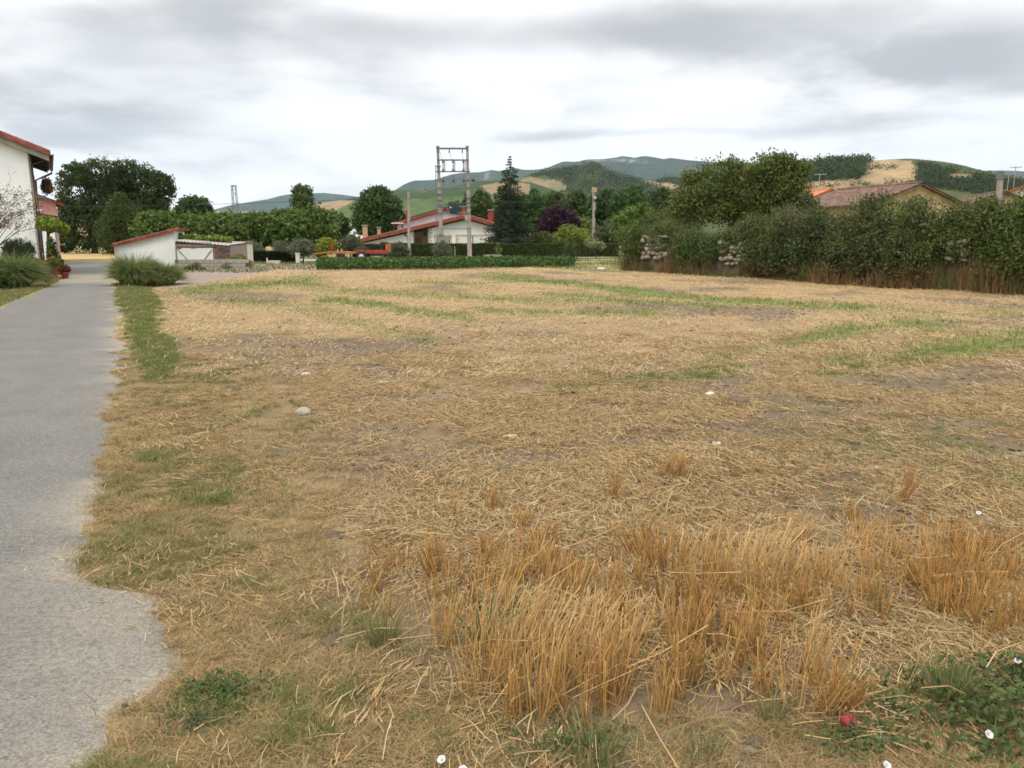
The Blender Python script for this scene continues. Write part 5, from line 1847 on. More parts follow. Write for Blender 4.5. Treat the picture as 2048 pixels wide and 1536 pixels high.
tp = np.repeat(np.array([tuple(q) for q in tips_]), 6, 0) + rng.normal(0, .07, (len(tips_) * 6, 3))
cc = cols(len(tp), (.17, .15, .07), .35, .2)
cc[rng.random(len(tp)) < .3] = (.25, .12, .07)
V, F, CC = leaf_arrays(tp, .075, cc, aspect=.5)
raw('leaves', V, None, F, 'leaf', TB, CC)

VT = A(97, 540, 35.5)
tree('climbing_vine', 'bright green vine canopy on a trunk at the white house corner', px_lobes([(104, 451, 18, 9), (92, 443, 14, 8), (120, 456, 14, 8), (85, 452, 10, 7), (128, 460, 8, 6)], 35.5), base=(VT[0], 35.5, 0), nclump=260, per=14, leaf=.15, col=(.15, .21, .028), r0=.09, cat='vine', aspect=.9)
tree('flowering_shrub', 'tall leafy shrub with a few blooms by the house downpipe', px_lobes([(105, 505, 9, 22), (112, 525, 12, 16), (102, 488, 6, 12)], 35), nclump=180, per=12, leaf=.11, col=(.06, .09, .03), r0=.03, cat='shrub', tips=((.42, .28, .03), .06))
tree('flowering_shrub', 'low reddish shrub in front of the brick plinth', px_lobes([(68, 525, 12, 9), (56, 520, 10, 6)], 34), nclump=120, per=12, leaf=.09, col=(.10, .10, .035), r0=.03, cat='shrub', tips=((.42, .20, .03), .25))
def pot(name, label, px, py, Y, r, h, col, m_='terracotta', tips=None):
    q = G(px, py)
    t = thing(name, label, 'plant pot', (q[0], q[1], 0))
    MB().lathe([(r * .7, -.01), (r * .95, h * .8), (r * 1.08, h * .82), (r * 1.08, h), (r * .9, h), (r * .85, h * .85), (.01, h * .85)], 16).build('pot', m_, t, True)
    foliage('plant', [(0, 0, h + r * .7, r * 1.3, r * 1.3, r * 1.1)], 60, 10, .09, col, t, tips=tips)
pot('potted_plant', 'terracotta pot with dark plant nearest the lane', 97, 566, 30, .17, .3, (.05, .065, .03))
pot('potted_plant', 'small terracotta pot with red plant on the dusty yard', 131, 557, 33, .15, .25, (.16, .05, .03))
pot('potted_plant', 'terracotta pot with yellow flowers against the house', 116, 549, 35, .2, .35, (.08, .10, .03), tips=((.5, .34, .03), .3))
q = G(106, 557)
BX = thing('red_planter_box', 'square red planter box at the corner of the white house', 'planter', (q[0], q[1], 0), ANG)
MB().hexa([(-.16, -.16, -.01), (.16, -.16, -.01), (.16, .16, -.01), (-.16, .16, -.01), (-.2, -.2, .42), (.2, -.2, .42), (.2, .2, .42), (-.2, .2, .42)]).build('box', 'red_paint', BX)
MB().box(-.22, .22, -.22, .22, .421, .47).build('rim', 'red_paint', BX)
foliage('plant', [(0, 0, .62, .3, .3, .22)], 90, 10, .09, (.12, .12, .03), BX, tips=((.5, .3, .03), .2))
zb_ = A(95, 394, 42)[2]
MB().box(.05, .55, 5.0, 7.2, zb_ - .12, zb_).build('balcony_slab', 'concrete', H1)
RA = MB().box(.50, .54, 5.0, 7.2, zb_ + .70, zb_ + .75).build('balcony_rail', 'wood_dark', H1)
for k in range(12):
    MB().box(.51, .53, 5.02 + k * .195, 5.04 + k * .195, zb_ + .002, zb_ + .698).build('baluster', 'wood_dark', RA)
ca_, sa_ = math.cos(ANG), math.sin(ANG)
fp = (hx + .58 * ca_ - 6.0 * sa_, hy + .58 * sa_ + 6.0 * ca_, zb_ + .35)
fb = thing('balcony_flowers', 'brown and red plants spilling over the white house balcony', 'flowers', fp, ANG)
MB().box(-.03, .10, -.8, .8, .06, .24).build('trough', 'wood_dark', fb)
foliage('plant', [(.05, y_, .12 + .1 * (k % 2), .22, .35, .34) for k, y_ in enumerate((-.7, -.3, .1, .5, .8))], 170, 10, .10, (.12, .08, .035), fb, zmin=-.6, tips=((.20, .06, .03), .3))

# ================================================================ OVERGROWN WALL ON THE RIGHT
def wl(s, off=0.0):
    p_ = W0 + wdir * s - wnor * off
    return p_


def s_of_px(px, off=.6):
    """distance along the wall for a photo column"""
    lo, hi = -2.0, 40.0
    for _ in range(50):
        md = (lo + hi) / 2
        q = wl(md, off)
        if CX + FPX * q[0] / (q[1] * math.cos(PITCH) + EYE * math.sin(PITCH)) < px:
            lo = md
        else:
            hi = md
    return (lo + hi) / 2


WL = thing('dry_stone_wall', 'crumbling dry stone wall buried in ivy along the right of the field', 'wall', (W0[0], W0[1], 0), math.atan2(wdir[1], wdir[0]))
sEnd = s_of_px(2048) + 7
flip = 1 if (-math.sin(WL.rotation_euler.z) * -wnor[0] + math.cos(WL.rotation_euler.z) * -wnor[1]) > 0 else -1
v, f = [], []
nn_ = 60
for i in range(nn_ + 1):
    s = sEnd * i / nn_
    h = 1.15 + .25 * math.sin(s * .9) + .15 * math.sin(s * 2.3)
    for (o_, z) in ((.75, -.1), (.85, h), (1.35, h), (1.5, -.1)):
        v.append((s, flip * (o_ + .06 * math.sin(s * 3 + z)), z))
for i in range(nn_):
    for j in range(4):
        k = i * 4
        f.append((k + j, k + (j + 1) % 4, k + 4 + (j + 1) % 4, k + 4 + j))
f += [(0, 1, 2, 3), tuple(nn_ * 4 + j for j in (3, 2, 1, 0))]
MB().add(v, f).build('core', 'earth_core', WL)
stone_me = []
for k in range(6):
    bm = bmesh.new()
    bmesh.ops.create_icosphere(bm, subdivisions=2, radius=1)
    for vv in bm.verts:
        c = vv.co
        m_ = max(abs(c.x), abs(c.y), abs(c.z))
        c *= (1 / m_) ** .55
        c *= 1 + random.uniform(-.13, .13)
    me = bpy.data.meshes.new('stone')
    bm.to_mesh(me)
    bm.free()
    me.materials.append(M['stone'])
    stone_me.append(me)
EXPO = [(1306, 1286, 1330, 474, 522), (1462, 1440, 1486, 484, 530), (1908, 1886, 1932, 492, 524)]
expo_s = []
for (pc, p0, p1, y0, y1) in EXPO:
    s0, s1 = s_of_px(p0, .75), s_of_px(p1, .75)
    q = wl((s0 + s1) / 2, .7)
    z1, z0 = A(pc, y0, q[1])[2], max(.02, A(pc, y1, q[1])[2])
    expo_s.append((s0, s1, z0, z1))
    z = z0 + .05
    while z < z1:
        s = s0 + random.uniform(-.1, .1)
        hh = random.uniform(.05, .12)
        while s < s1:
            ww = random.uniform(.06, .24)
            dz_ = random.uniform(-.05, .05)
            if random.random() < .22:
                s += ww * 1.6
                continue
            o = bpy.data.objects.new('stone', random.choice(stone_me))
            COL.objects.link(o)
            o.parent = WL
            o.location = (s + ww, flip * (.70 + random.uniform(-.05, .05)), z + hh + dz_)
            o.scale = (ww * .9, .16, hh * random.uniform(.85, 1.3))
            o.rotation_euler = (random.uniform(-.3, .3), random.uniform(-.25, .25), random.uniform(-.3, .3))
            s += ww * 2
        z += hh * 2
# growth over it: one bush after another
tops = [(1236, 470), (1250, 452), (1300, 450), (1345, 458), (1380, 468), (1420, 462), (1465, 452), (1500, 440), (1560, 425), (1620, 420), (1655, 428), (1690, 412), (1720, 396), (1765, 398), (1800, 402), (1830, 395), (1870, 410), (1900, 412), (1940, 404), (1985, 402), (2010, 396), (2048, 380), (2120, 372), (2250, 360), (2500, 350)]
tx_, ty_ = [a for a, _ in tops], [c for _, c in tops]
BUSH = [(1240, 1300, (.075, .108, .028), 'ivy mass at the far end of the old wall'), (1300, 1350, (.085, .115, .03), 'bramble growth over the first bare patch of wall stones'), (1350, 1440, (.05, .08, .022), 'dark ivy between the two bare patches of wall stones'), (1440, 1530, (.058, .088, .025), 'ivy hanging around the second bare patch of stones'),
        (1530, 1640, (.055, .075, .026), 'dull thicket under the right half of the walnut'), (1640, 1750, (.075, .090, .035), 'greyish thicket below the orange roof'), (1750, 1860, (.068, .088, .03), 'tall thicket hiding the stone barn wall'), (1860, 1960, (.06, .085, .025), 'thicket between the barn and the thick pole'), (1960, 2130, (.062, .092, .022), 'green thicket at the foot of the thick pole'), (2130, 2420, (.062, .088, .024), 'thicket running out of the picture on the right')]
for i, (p0, p1, col, lab) in enumerate(BUSH):
    L = []
    pxs = np.arange(p0 + 8, p1, 18)
    for px in pxs:
        s = s_of_px(px)
        q = wl(s, .95)
        zt = A(px, np.interp(px, tx_, ty_), q[1])[2] * random.choice((.82, .9, .97, 1.0, 1.06, 1.12))
        dq = random.uniform(-.4, .25)
        ex = any(e[0] - (.1 + .2 * k_) < s < e[1] + (.1 + .2 * k_) for k_, e in enumerate(expo_s))
        r_ = .75
        if not ex:
            L.append((*wl(s, .62 + dq), zt * .30, r_ * .6, .5, zt * .32))
        L.append((*wl(s, .95 + dq * .8 * (not ex)), zt * random.uniform(.58, .68), r_ * random.uniform(.55, 1.0), .7 if not ex else .4, zt * .32))
        L.append((*wl(s, 1.3 + dq), zt * .80, r_ * random.uniform(.4, .8), .7, zt * random.uniform(.14, .24)))
    b0_ = wl(s_of_px((p0 + p1) / 2), 1.0)
    t = thing('overgrown_bush', lab, 'bush', (*b0_, 0), 0, 'growth along the old wall')
    LL = [(l[0] - b0_[0], l[1] - b0_[1], *l[2:]) for l in L]
    near = wl(s_of_px(p0))[1] < 32
    def cm(Pq, Cq, b0_=b0_):
        xw, yw = Pq[:, 0] + b0_[0], Pq[:, 1] + b0_[1]
        sw = (xw - W0[0]) * wdir[0] + (yw - W0[1]) * wdir[1]
        k_ = sm(fbm(sw * .55, Pq[:, 2] * .8, 441, 3), .5, .66)[:, None] * sm(Pq[:, 2], 1.0, 2.2)[:, None]
        Cq = Cq * (1 - .55 * k_) + np.array([.125, .118, .06]) * rng.uniform(.7, 1.3, (len(Cq), 1)) * .55 * k_
        k2 = sm(fbm(sw * .9 + 9, Pq[:, 2] * 1.3, 451, 3), .52, .64)[:, None]
        Cq = Cq * (1 - .6 * k2) + np.array([.115, .15, .04]) * rng.uniform(.6, 1.3, (len(Cq), 1)) * .6 * k2
        k3 = sm(1.1 - Pq[:, 2] + .8 * (fbm(sw * 1.2, Pq[:, 2], 461, 3) - .5), .2, .9)[:, None]
        return Cq * (1 - .7 * k3) + np.array([.14, .095, .045]) * rng.uniform(.6, 1.4, (len(Cq), 1)) * .7 * k3
    foliage('leaves', LL, (80 if i < 9 else 14) * len(LL), 13, .088, col, t, .22, .5, .45, .22, aspect=.65, tips=((.12, .155, .035), .12), cmap=cm)
    if i >= 1:
        m_ = 260
        l_ = np.array(LL)[rng.integers(0, len(LL), m_)]
        Bq = l_[:, :3] + np.stack([rng.normal(0, .5, m_), rng.normal(0, .4, m_), l_[:, 5] * rng.uniform(.3, .8, m_)], 1)
        V_, F4q, F3q, CCq = blade_arrays(Bq, rng.uniform(.15, .6, m_), np.full(m_, .012), rng.normal(0, .16, (m_, 3)) * np.array([1, 1, 0]), cols(m_, (.17, .15, .085), .35, .15), 3)
        tag(raw('dry_shoots', V_, F4q, F3q, 'blade', t, CCq), kind='stuff')
    st = MB()
    for k in range(16):
        l = LL[random.randrange(len(LL))]
        st.tube([(l[0] + random.uniform(-.3, .3), l[1], 0), (l[0] + random.uniform(-.3, .3), l[1] + .1, l[2]), (l[0] + random.uniform(-.4, .4), l[1], l[2] + l[5] * .9)], [.03, .02, .008], 5)
    st.build('stems', 'bark', t)
# walnut tree leaning over the wall and its neighbour
qw = A(1478, 530, 40.5)
WN = thing('walnut_tree', 'wide walnut tree with a leaning trunk over the old wall', 'tree', (qw[0], 40.5, 0))
L = [(l[0] - qw[0], l[1] - 40.5, *l[2:]) for l in px_lobes([(1440, 345, 42, 22), (1400, 385, 40, 26), (1475, 385, 46, 30), (1430, 420, 52, 24), (1465, 330, 22, 12), (1370, 410, 28, 26), (1490, 430, 40, 24), (1385, 355, 20, 14), (1350, 440, 34, 24), (1500, 355, 26, 20), (1525, 400, 34, 30)], 41)]
MB().tube([(0, 0, -.1), (-.05, 0, .9), (-.12, .1, 1.6), (-.45, .2, 2.4), (-.9, .3, 3.2), (-1.3, .4, 4.2)], [.17, .14, .12, .10, .08, .03], 8).tube([(-.35, .2, 2.2), (-.1, .1, 3.2), (-.2, .2, 4.4)], [.08, .06, .02], 6).tube([(-.7, .25, 2.9), (-1.8, .3, 3.4), (-2.5, .3, 3.6)], [.07, .05, .02], 6).build('trunk', 'stick', WN, True)
foliage('crown', L, 1300, 14, .135, (.088, .112, .028), WN, .27, .40, .38, .15, aspect=.6, tips=((.13, .145, .03), .16))
qw = A(1560, 530, 39)
WN = thing('broad_walnut', 'second walnut whose thin crown shows the golden fields through it', 'tree', (qw[0], 39, 0))
L = [(l[0] - qw[0], l[1] - 39, *l[2:]) for l in px_lobes([(1550, 325, 34, 18), (1520, 350, 30, 24), (1565, 360, 40, 26), (1540, 395, 44, 28), (1600, 340, 22, 16), (1600, 400, 22, 30), (1540, 430, 40, 20)], 39)]
trunk_mesh((0, 0, 0), L, .13, WN)
foliage('crown', L, 1000, 14, .135, (.085, .108, .028), WN, .27, .40, .38, .15, tips=((.13, .14, .03), .16))
tree('elder_bush', 'dull green elder bush behind the wall left of the walnut', px_lobes([(1335, 440, 34, 24), (1310, 455, 30, 18), (1365, 445, 26, 26)], 45), nclump=420, per=14, leaf=.13, col=(.062, .09, .026), r0=.08, cat='shrub', sig=.2, shell=.5)
tree('elder_bush', 'olive green elder bush filling the gap right of the second walnut', px_lobes([(1610, 415, 26, 26), (1585, 435, 30, 22), (1635, 435, 20, 16)], 38), nclump=380, per=14, leaf=.12, col=(.08, .092, .034), r0=.08, cat='shrub', sig=.2, shell=.5)
# rusty dry growth along the wall foot
n = 20000
s = rng.uniform(0, sEnd, n)
off = rng.normal(.35, .22, n) + .35 * (fbm(s * .7, s * 0, 405, 3) - .5)
B = np.stack([W0[0] + wdir[0] * s - wnor[0] * off, W0[1] + wdir[1] * s - wnor[1] * off, np.zeros(n)], 1)
k1 = fbm(s * .8, off * 0, 401)
H = rng.uniform(.10, .9, n) * (sm(k1, .25, .75) * 1.1 + .06) * (.4 + 1.2 * fbm(s * 3.1, off * 2, 402, 3))
C = cols(n, (.20, .125, .055), .4, .25)
wb = fbm(s * 1.7, off * 0, 403, 3) > .5
C[wb] = cols(wb.sum(), (.215, .13, .055), .4, .2)
gk = rng.random(n) < .6 * sm(fbm(s * .9, off * 0, 404, 3), .42, .6)
C[gk] = cols(gk.sum(), (.10, .12, .035), .3)
V, F4_, F3_, CC = blade_arrays(B, H, np.full(n, .016), rng.normal(0, .12, (n, 3)) * np.array([1, 1, 0]), C, 2)
tag(raw('dry_fringe', V, F4_, F3_, 'blade', None, CC), 'rusty brown dry weeds along the foot of the old wall', 'weeds', kind='stuff')

# ================================================================ CROP
poly = [G(632, 541), (G(640, 541)), G(900, 538), G(1150, 533), G(1140, 525), G(640, 528.5)]
n = 44000
gxm, gxM = min(q[0] for q in poly), max(q[0] for q in poly)
gym, gyM = min(q[1] for q in poly), max(q[1] for q in poly)
P = np.stack([rng.uniform(gxm, gxM, n), rng.uniform(gym, gyM, n)], 1)
P = P[inpoly(P[:, 0], P[:, 1], poly)]
hgt = .36 + .20 * fbm(P[:, 0] * 1.2, P[:, 1] * 1.2, 501)
row = .72 + .28 * np.cos(2 * np.pi * P[:, 1] / .8)
Z_ = hgt * row * np.sqrt(rng.random(len(P)))
C = cols(len(P), (.050, .096, .022), .3, .12)
k = rng.random(len(P)) < .12
C[k] = cols(k.sum(), (.13, .19, .035), .2)
V, F, CC = leaf_arrays(np.column_stack([P, Z_ + .03]), .15, C, up=.8, aspect=.7)
tag(raw('bean_crop', V, None, F, 'leaf', None, CC), 'dense dark green crop rows at the far end of the stubble', 'crop', kind='stuff')

#FIELD
# ================================================================ THE STUBBLE FIELD
def sample(n, y0, y1, powr, umax=.96):
    """random field points, thinning with distance"""
    t = rng.random(n)
    y = (y0 ** powr + t * (y1 ** powr - y0 ** powr)) ** (1 / powr)
    return rng.uniform(-umax, umax, n) * (y + .6), y


STRAW = np.array([.42, .287, .128])
BOUND = [(640, 1180), (850, 1010), (930, 960), (1180, 915), (1320, 930), (1480, 945), (1700, 950), (1850, 935), (2100, 900), (2900, 930), (3600, 1050), (3600, 1350), (2060, 1300), (1880, 1330), (1700, 1400), (1600, 1430), (1450, 1380), (1330, 1440), (1120, 1470), (960, 1430), (900, 1330), (760, 1260)]


def straw_litter():
    acc = Acc()
    # --- near straws: bent tubes
    x, y = sample(125000, 1.7, 9.5, .95)
    z = zones(x, y)
    inst = inpoly(z['px'], z['py'], BOUND)
    pile = fbm(x * 1.1 + 4, y * 1.1, 601, 4)
    dens = .16 + .84 * sm(pile, .34, .60)
    # the heap of loose bright straw left of the standing stubble, mid verge
    dens = np.maximum(dens, np.exp(-((z['px'] - 760) / 150) ** 2 - ((z['py'] - 1060) / 100) ** 2))
    dens *= 1 - .88 * z['bare']
    dens *= 1 - .62 * np.clip(z['green'], 0, 1)
    dens = np.where(z['dry'] > .3, dens * .3, dens)
    dens = np.where(z['py'] > 1330, dens * .42, dens)
    onr = np.exp(np.minimum(z['dr'], 0) / .10) * .4
    dens = np.where(z['dr'] < 0, onr * dens, dens)
    ok = (rng.random(len(x)) < dens) & (z['dl'] < 0)
    x, y, inst, pile = x[ok], y[ok], inst[ok], pile[ok]
    d_ = z['dr'][ok]
    dry = z['dry'][ok]
    n = len(x)
    L = rng.gamma(3.0, .0185, n).clip(.015, .20)
    L = np.where(inst, L * 1.25, L)
    L = np.where((dry > .3) | (d_ < .3), L * .55, L)
    base = .35 + 2.2 * fbm(x * .45, y * .45, 611, 3)
    ang = np.where(rng.random(n) < .5, base, rng.uniform(0, np.pi, n)) + rng.normal(0, .45, n)
    tilt = np.abs(rng.normal(0, .16, n)) * np.where(rng.random(n) < .12, 3.0, 1)
    gz0 = ground_z(x, y)
    lift = rng.random(n) ** 2 * .05 * sm(pile, .3, .65) + .004
    d = np.stack([np.cos(ang) * np.cos(tilt), np.sin(ang) * np.cos(tilt), np.sin(tilt)], 1)
    P0 = np.stack([x, y, np.maximum(gz0, 0 * gz0 - .005) + lift], 1)
    P1 = P0 + d * L[:, None]
    P1[:, 2] = np.maximum(P1[:, 2], ground_z(P1[:, 0], P1[:, 1]) + .004)
    mid = (P0 + P1) / 2 + rng.normal(size=(n, 3)) * (L * .045)[:, None]
    mid[:, 2] = np.maximum(mid[:, 2], .2 * P0[:, 2] + .8 * np.minimum(P0[:, 2], P1[:, 2]))
    C = cols(n, STRAW, .28, .07)
    k = rng.random(n)
    C[k < .13] = cols((k < .13).sum(), (.53, .41, .225), .15, .05)
    C[k > .88] = cols((k > .88).sum(), (.26, .165, .075), .3, .08)
    kk = (dry > .4)
    C[kk] *= np.array([.86, .88, .86])
    rad = rng.uniform(.0009, .0020, n) * (1 + .05 * y)
    lg = (L > .06) & (y < 6)
    acc.add(*tube_arrays(P0[lg], P1[lg], mid[lg], rad[lg], C[lg]))
    acc.add(*tube_arrays(P0[~lg], P1[~lg], mid[~lg], rad[~lg], C[~lg], segs=1))
    # --- farther straws: flat strips
    x, y = sample(262000, 9.0, 46, .62)
    z = zones(x, y)
    dens = (.25 + .75 * sm(fbm(x * .9, y * .9, 602, 3), .32, .6)) * (1 - .9 * z['bare']) * (1 - .95 * np.clip(z['green'] * 1.2, 0, 1))
    dens = np.where(z['verge'], .05, dens)
    ok = (rng.random(len(x)) < dens) & z['field'] & (z['dr'] > -.1)
    x, y = x[ok], y[ok]
    n = len(x)
    L = rng.gamma(3.0, .024, n).clip(.04, .2) * (1 + .012 * y)
    base = .35 + 2.2 * fbm(x * .2, y * .2, 611, 3)
    ang = np.where(rng.random(n) < .5, base, rng.uniform(0, np.pi, n)) + rng.normal(0, .4, n)
    tilt = np.abs(rng.normal(0, .2, n))
    P0 = np.stack([x, y, ground_z(x, y) + .006 + rng.random(n) ** 2 * .05], 1)
    P1 = P0 + np.stack([np.cos(ang) * np.cos(tilt), np.sin(ang) * np.cos(tilt), np.sin(tilt)], 1) * L[:, None]
    C = cols(n, STRAW, .28, .07)
    k = rng.random(n)
    C[k < .15] = cols((k < .15).sum(), (.53, .41, .225), .15, .05)
    C[k > .9] = cols((k > .9).sum(), (.26, .17, .08), .3, .08)
    acc.add(*strip_arrays(P0, P1, .0038 * (1 + .055 * y), C))
    return acc.build('straw_litter', 'straw')


tag(straw_litter(), 'loose pale straw lying over the whole field', 'straw', kind='stuff')


def standing_stubble():
    acc = Acc()
    x, y = sample(19000, 2.0, 7.6, .9, 1.2)
    z = zones(x, y)
    ins = inpoly(z['px'] + (z['n2'] - .5) * 60, z['py'] + (z['n1'] - .5) * 40, BOUND)
    # drill rows
    rw = np.cos(2 * np.pi * ((x * .55 + y * .83) / .27 + .5 * fbm(x * .8, y * .8, 701, 2)))
    gap = fbm(x * 2.4, y * 2.4, 711, 3)
    near = sm(z['py'], 960, 1180)
    pr = ins * (.25 + .75 * (rw > -.1)) * (.34 + .66 * near) * sm(gap, .35, .54) * .62
    pr *= 1 - .7 * np.exp(-((z['px'] - 1080) / 170) ** 2 - ((z['py'] - 1010) / 70) ** 2)
    pr *= (sm(z['px'], 780, 1050) * .75 + .25) * (sm(z['py'], 960, 1160) * .65 + .35)
    ok = rng.random(len(x)) < pr
    # a few tufts left standing by themselves
    ex = [G(870, 1158), G(885, 1150), G(1030, 1060), G(1270, 1105), G(1283, 1100), G(1330, 960), G(1360, 965), G(1225, 1000), G(985, 1020), G(1690, 1410), G(1640, 1415), G(1665, 1400), G(1800, 1010), G(1300, 1140), G(1320, 1150)]
    tx0 = np.concatenate([x[ok], [e[0] for e in ex]])
    ty0 = np.concatenate([y[ok], [e[1] for e in ex]])
    nt_ = len(tx0)
    zt = zones(tx0, ty0)
    npx, npy = zt['px'], zt['py']
    hs = (.07 + .10 * sm(npy, 960, 1180) + .05 * sm(npy, 1250, 1400)) * rng.uniform(.7, 1.35, nt_)
    hs *= .55 + .75 * fbm(tx0 * 2.2, ty0 * 2.2, 741, 3)
    hs[-15:] = rng.uniform(.17, .26, 15)
    per = rng.integers(5, 20, nt_)
    per[-15:] = 30
    ti = np.repeat(np.arange(nt_), per)
    n = len(ti)
    a = rng.uniform(0, 6.283, n)
    r_ = np.abs(rng.normal(0, .022, n)) * (1 + .8 * rng.random(n))
    x0, y0 = tx0[ti] + np.cos(a) * r_, ty0[ti] + np.sin(a) * r_ * 1.2
    H = hs[ti] * rng.uniform(.6, 1.12, n)
    # lodged patches combed over, the rest nearly upright
    lod = np.maximum(np.exp(-((npx - 1560) / 190) ** 2 - ((npy - 1120) / 55) ** 2), np.exp(-((npx - 1110) / 190) ** 2 - ((npy - 1300) / 90) ** 2) * .8)
    lod = np.maximum(lod, .95 * sm(fbm(tx0 * .9, ty0 * .9, 721, 3), .54, .66))
    lod[-15:] = 0
    lod = lod[ti] * rng.uniform(.6, 1.1, n)
    la = .75 + .7 * (fbm(tx0 * .6, ty0 * .6, 731, 2) - .5)[ti] * 3 + rng.normal(0, .25, n)
    ta = rng.uniform(0, 6.283, nt_)[ti]
    tl = np.abs(rng.normal(0, .22, nt_))[ti]
    dx = np.cos(la) * lod * 1.5 + np.cos(ta) * tl + rng.normal(0, .14, n) + np.cos(a) * r_ * 4
    dy = np.sin(la) * lod * 1.5 + np.sin(ta) * tl + rng.normal(0, .14, n) + np.sin(a) * r_ * 4
    d = np.stack([dx, dy, np.ones(n) * (1 - .45 * np.clip(lod, 0, 1))], 1)
    d /= np.linalg.norm(d, axis=1, keepdims=True)
    P0 = np.stack([x0, y0, ground_z(x0, y0) - .01], 1)
    P1 = P0 + d * (H * (1 + .35 * np.clip(lod, 0, 1)))[:, None]
    mid = (P0 + P1) / 2 + rng.normal(size=(n, 3)) * (H * .03)[:, None]
    tm = rng.random(nt_)[ti][:, None]
    C = (np.array([.34, .172, .042]) * (1 - tm) + np.array([.46, .27, .078]) * tm) * rng.uniform(.65, 1.3, (n, 1)) * (1 + rng.normal(0, .06, (n, 3)))
    pale = np.clip(lod, 0, 1)[:, None] * .75
    C = C * (1 - pale) + np.array([.46, .315, .135]) * rng.uniform(.75, 1.2, (n, 1)) * pale
    acc.add(*tube_arrays(P0, P1, mid, rng.uniform(.0013, .0023, n) * (1 + .04 * y0), C * .82, segs=1, C2=np.clip(C * 1.12 + .015, 0, .7)))
    # broken leaves and sheaths hanging on the stalks
    k = rng.random(n) < .4
    m_ = k.sum()
    B = P0[k] + (P1[k] - P0[k]) * rng.uniform(.1, .8, (m_, 1))
    V, F4_, F3_, CC = blade_arrays(B, rng.uniform(-.02, .05, m_), rng.uniform(.003, .006, m_), rng.normal(0, .05, (m_, 3)) * np.array([1, 1, 0]), cols(m_, (.40, .27, .11), .3, .08), 2)
    acc.add(V, F4_, F3_, CC)
    # long broken stalks leaning across
    m_ = 190
    x, y = sample(9000, 2.1, 6.5, .9, .8)
    zz_ = zones(x, y)
    kk = inpoly(zz_['px'], zz_['py'], [(620, 1180), (900, 1000), (1400, 1000), (2040, 1020), (2040, 1400), (1500, 1500), (1000, 1500), (700, 1350)])
    x, y = x[kk][:m_], y[kk][:m_]
    m_ = len(x)
    an = rng.normal(.45, .75, m_)
    L = rng.uniform(.12, .38, m_)
    ti2 = np.abs(rng.normal(.12, .18, m_))
    P0 = np.stack([x, y, ground_z(x, y) + .02 + .10 * rng.random(m_) ** 2], 1)
    P1 = P0 + np.stack([np.cos(an) * np.cos(ti2), np.sin(an) * np.cos(ti2), np.sin(ti2)], 1) * L[:, None]
    acc.add(*tube_arrays(P0, P1, (P0 + P1) / 2 + rng.normal(size=(m_, 3)) * .015, rng.uniform(.0016, .0028, m_), cols(m_, (.40, .275, .125), .25, .07)))
    return acc.build('standing_stubble', 'straw')


tag(standing_stubble(), 'golden cut stubble stalks standing and leaning in the foreground', 'stubble', kind='stuff')


def clods():
    x, y = sample(42000, 1.8, 22, .75)
    z = zones(x, y)
    pr = (.12 + .88 * z['bare']) * (z['dr'] > .05) * z['field'] * (1 - .7 * (z['dry'] > .3))
    ok = rng.random(len(x)) < pr * .75
    x, y = x[ok], y[ok]
    n = len(x)
    base = np.array([[1, 0, 0], [-1, 0, 0], [0, 1, 0], [0, -1, 0], [0, 0, 1], [0, 0, -1]], float)
    tri = np.array([[0, 2, 4], [2, 1, 4], [1, 3, 4], [3, 0, 4], [2, 0, 5], [1, 2, 5], [3, 1, 5], [0, 3, 5]])
    s = rng.gamma(1.6, .007, n).clip(.003, .05) * (1 + .02 * y)
    V = base[None] * s[:, None, None] * rng.uniform(.6, 1.3, (n, 6, 1)) * np.array([1, 1, .65])
    a = rng.uniform(0, 6.28, n)
    ca, sa = np.cos(a)[:, None], np.sin(a)[:, None]
    V = np.stack([V[..., 0] * ca - V[..., 1] * sa, V[..., 0] * sa + V[..., 1] * ca, V[..., 2]], -1)
    V += np.stack([x, y, ground_z(x, y) + s * .2], 1)[:, None]
    F = (np.arange(n) * 6)[:, None, None] + tri[None]
    C = cols(n, (.165, .125, .086), .35, .08)
    return raw('soil_clods', V.reshape(-1, 3), None, F.reshape(-1, 3), 'clod', None, np.repeat(C, 6, 0), False)


tag(clods(), 'small brown soil clods in the bare patches of the field', 'soil', kind='stuff')


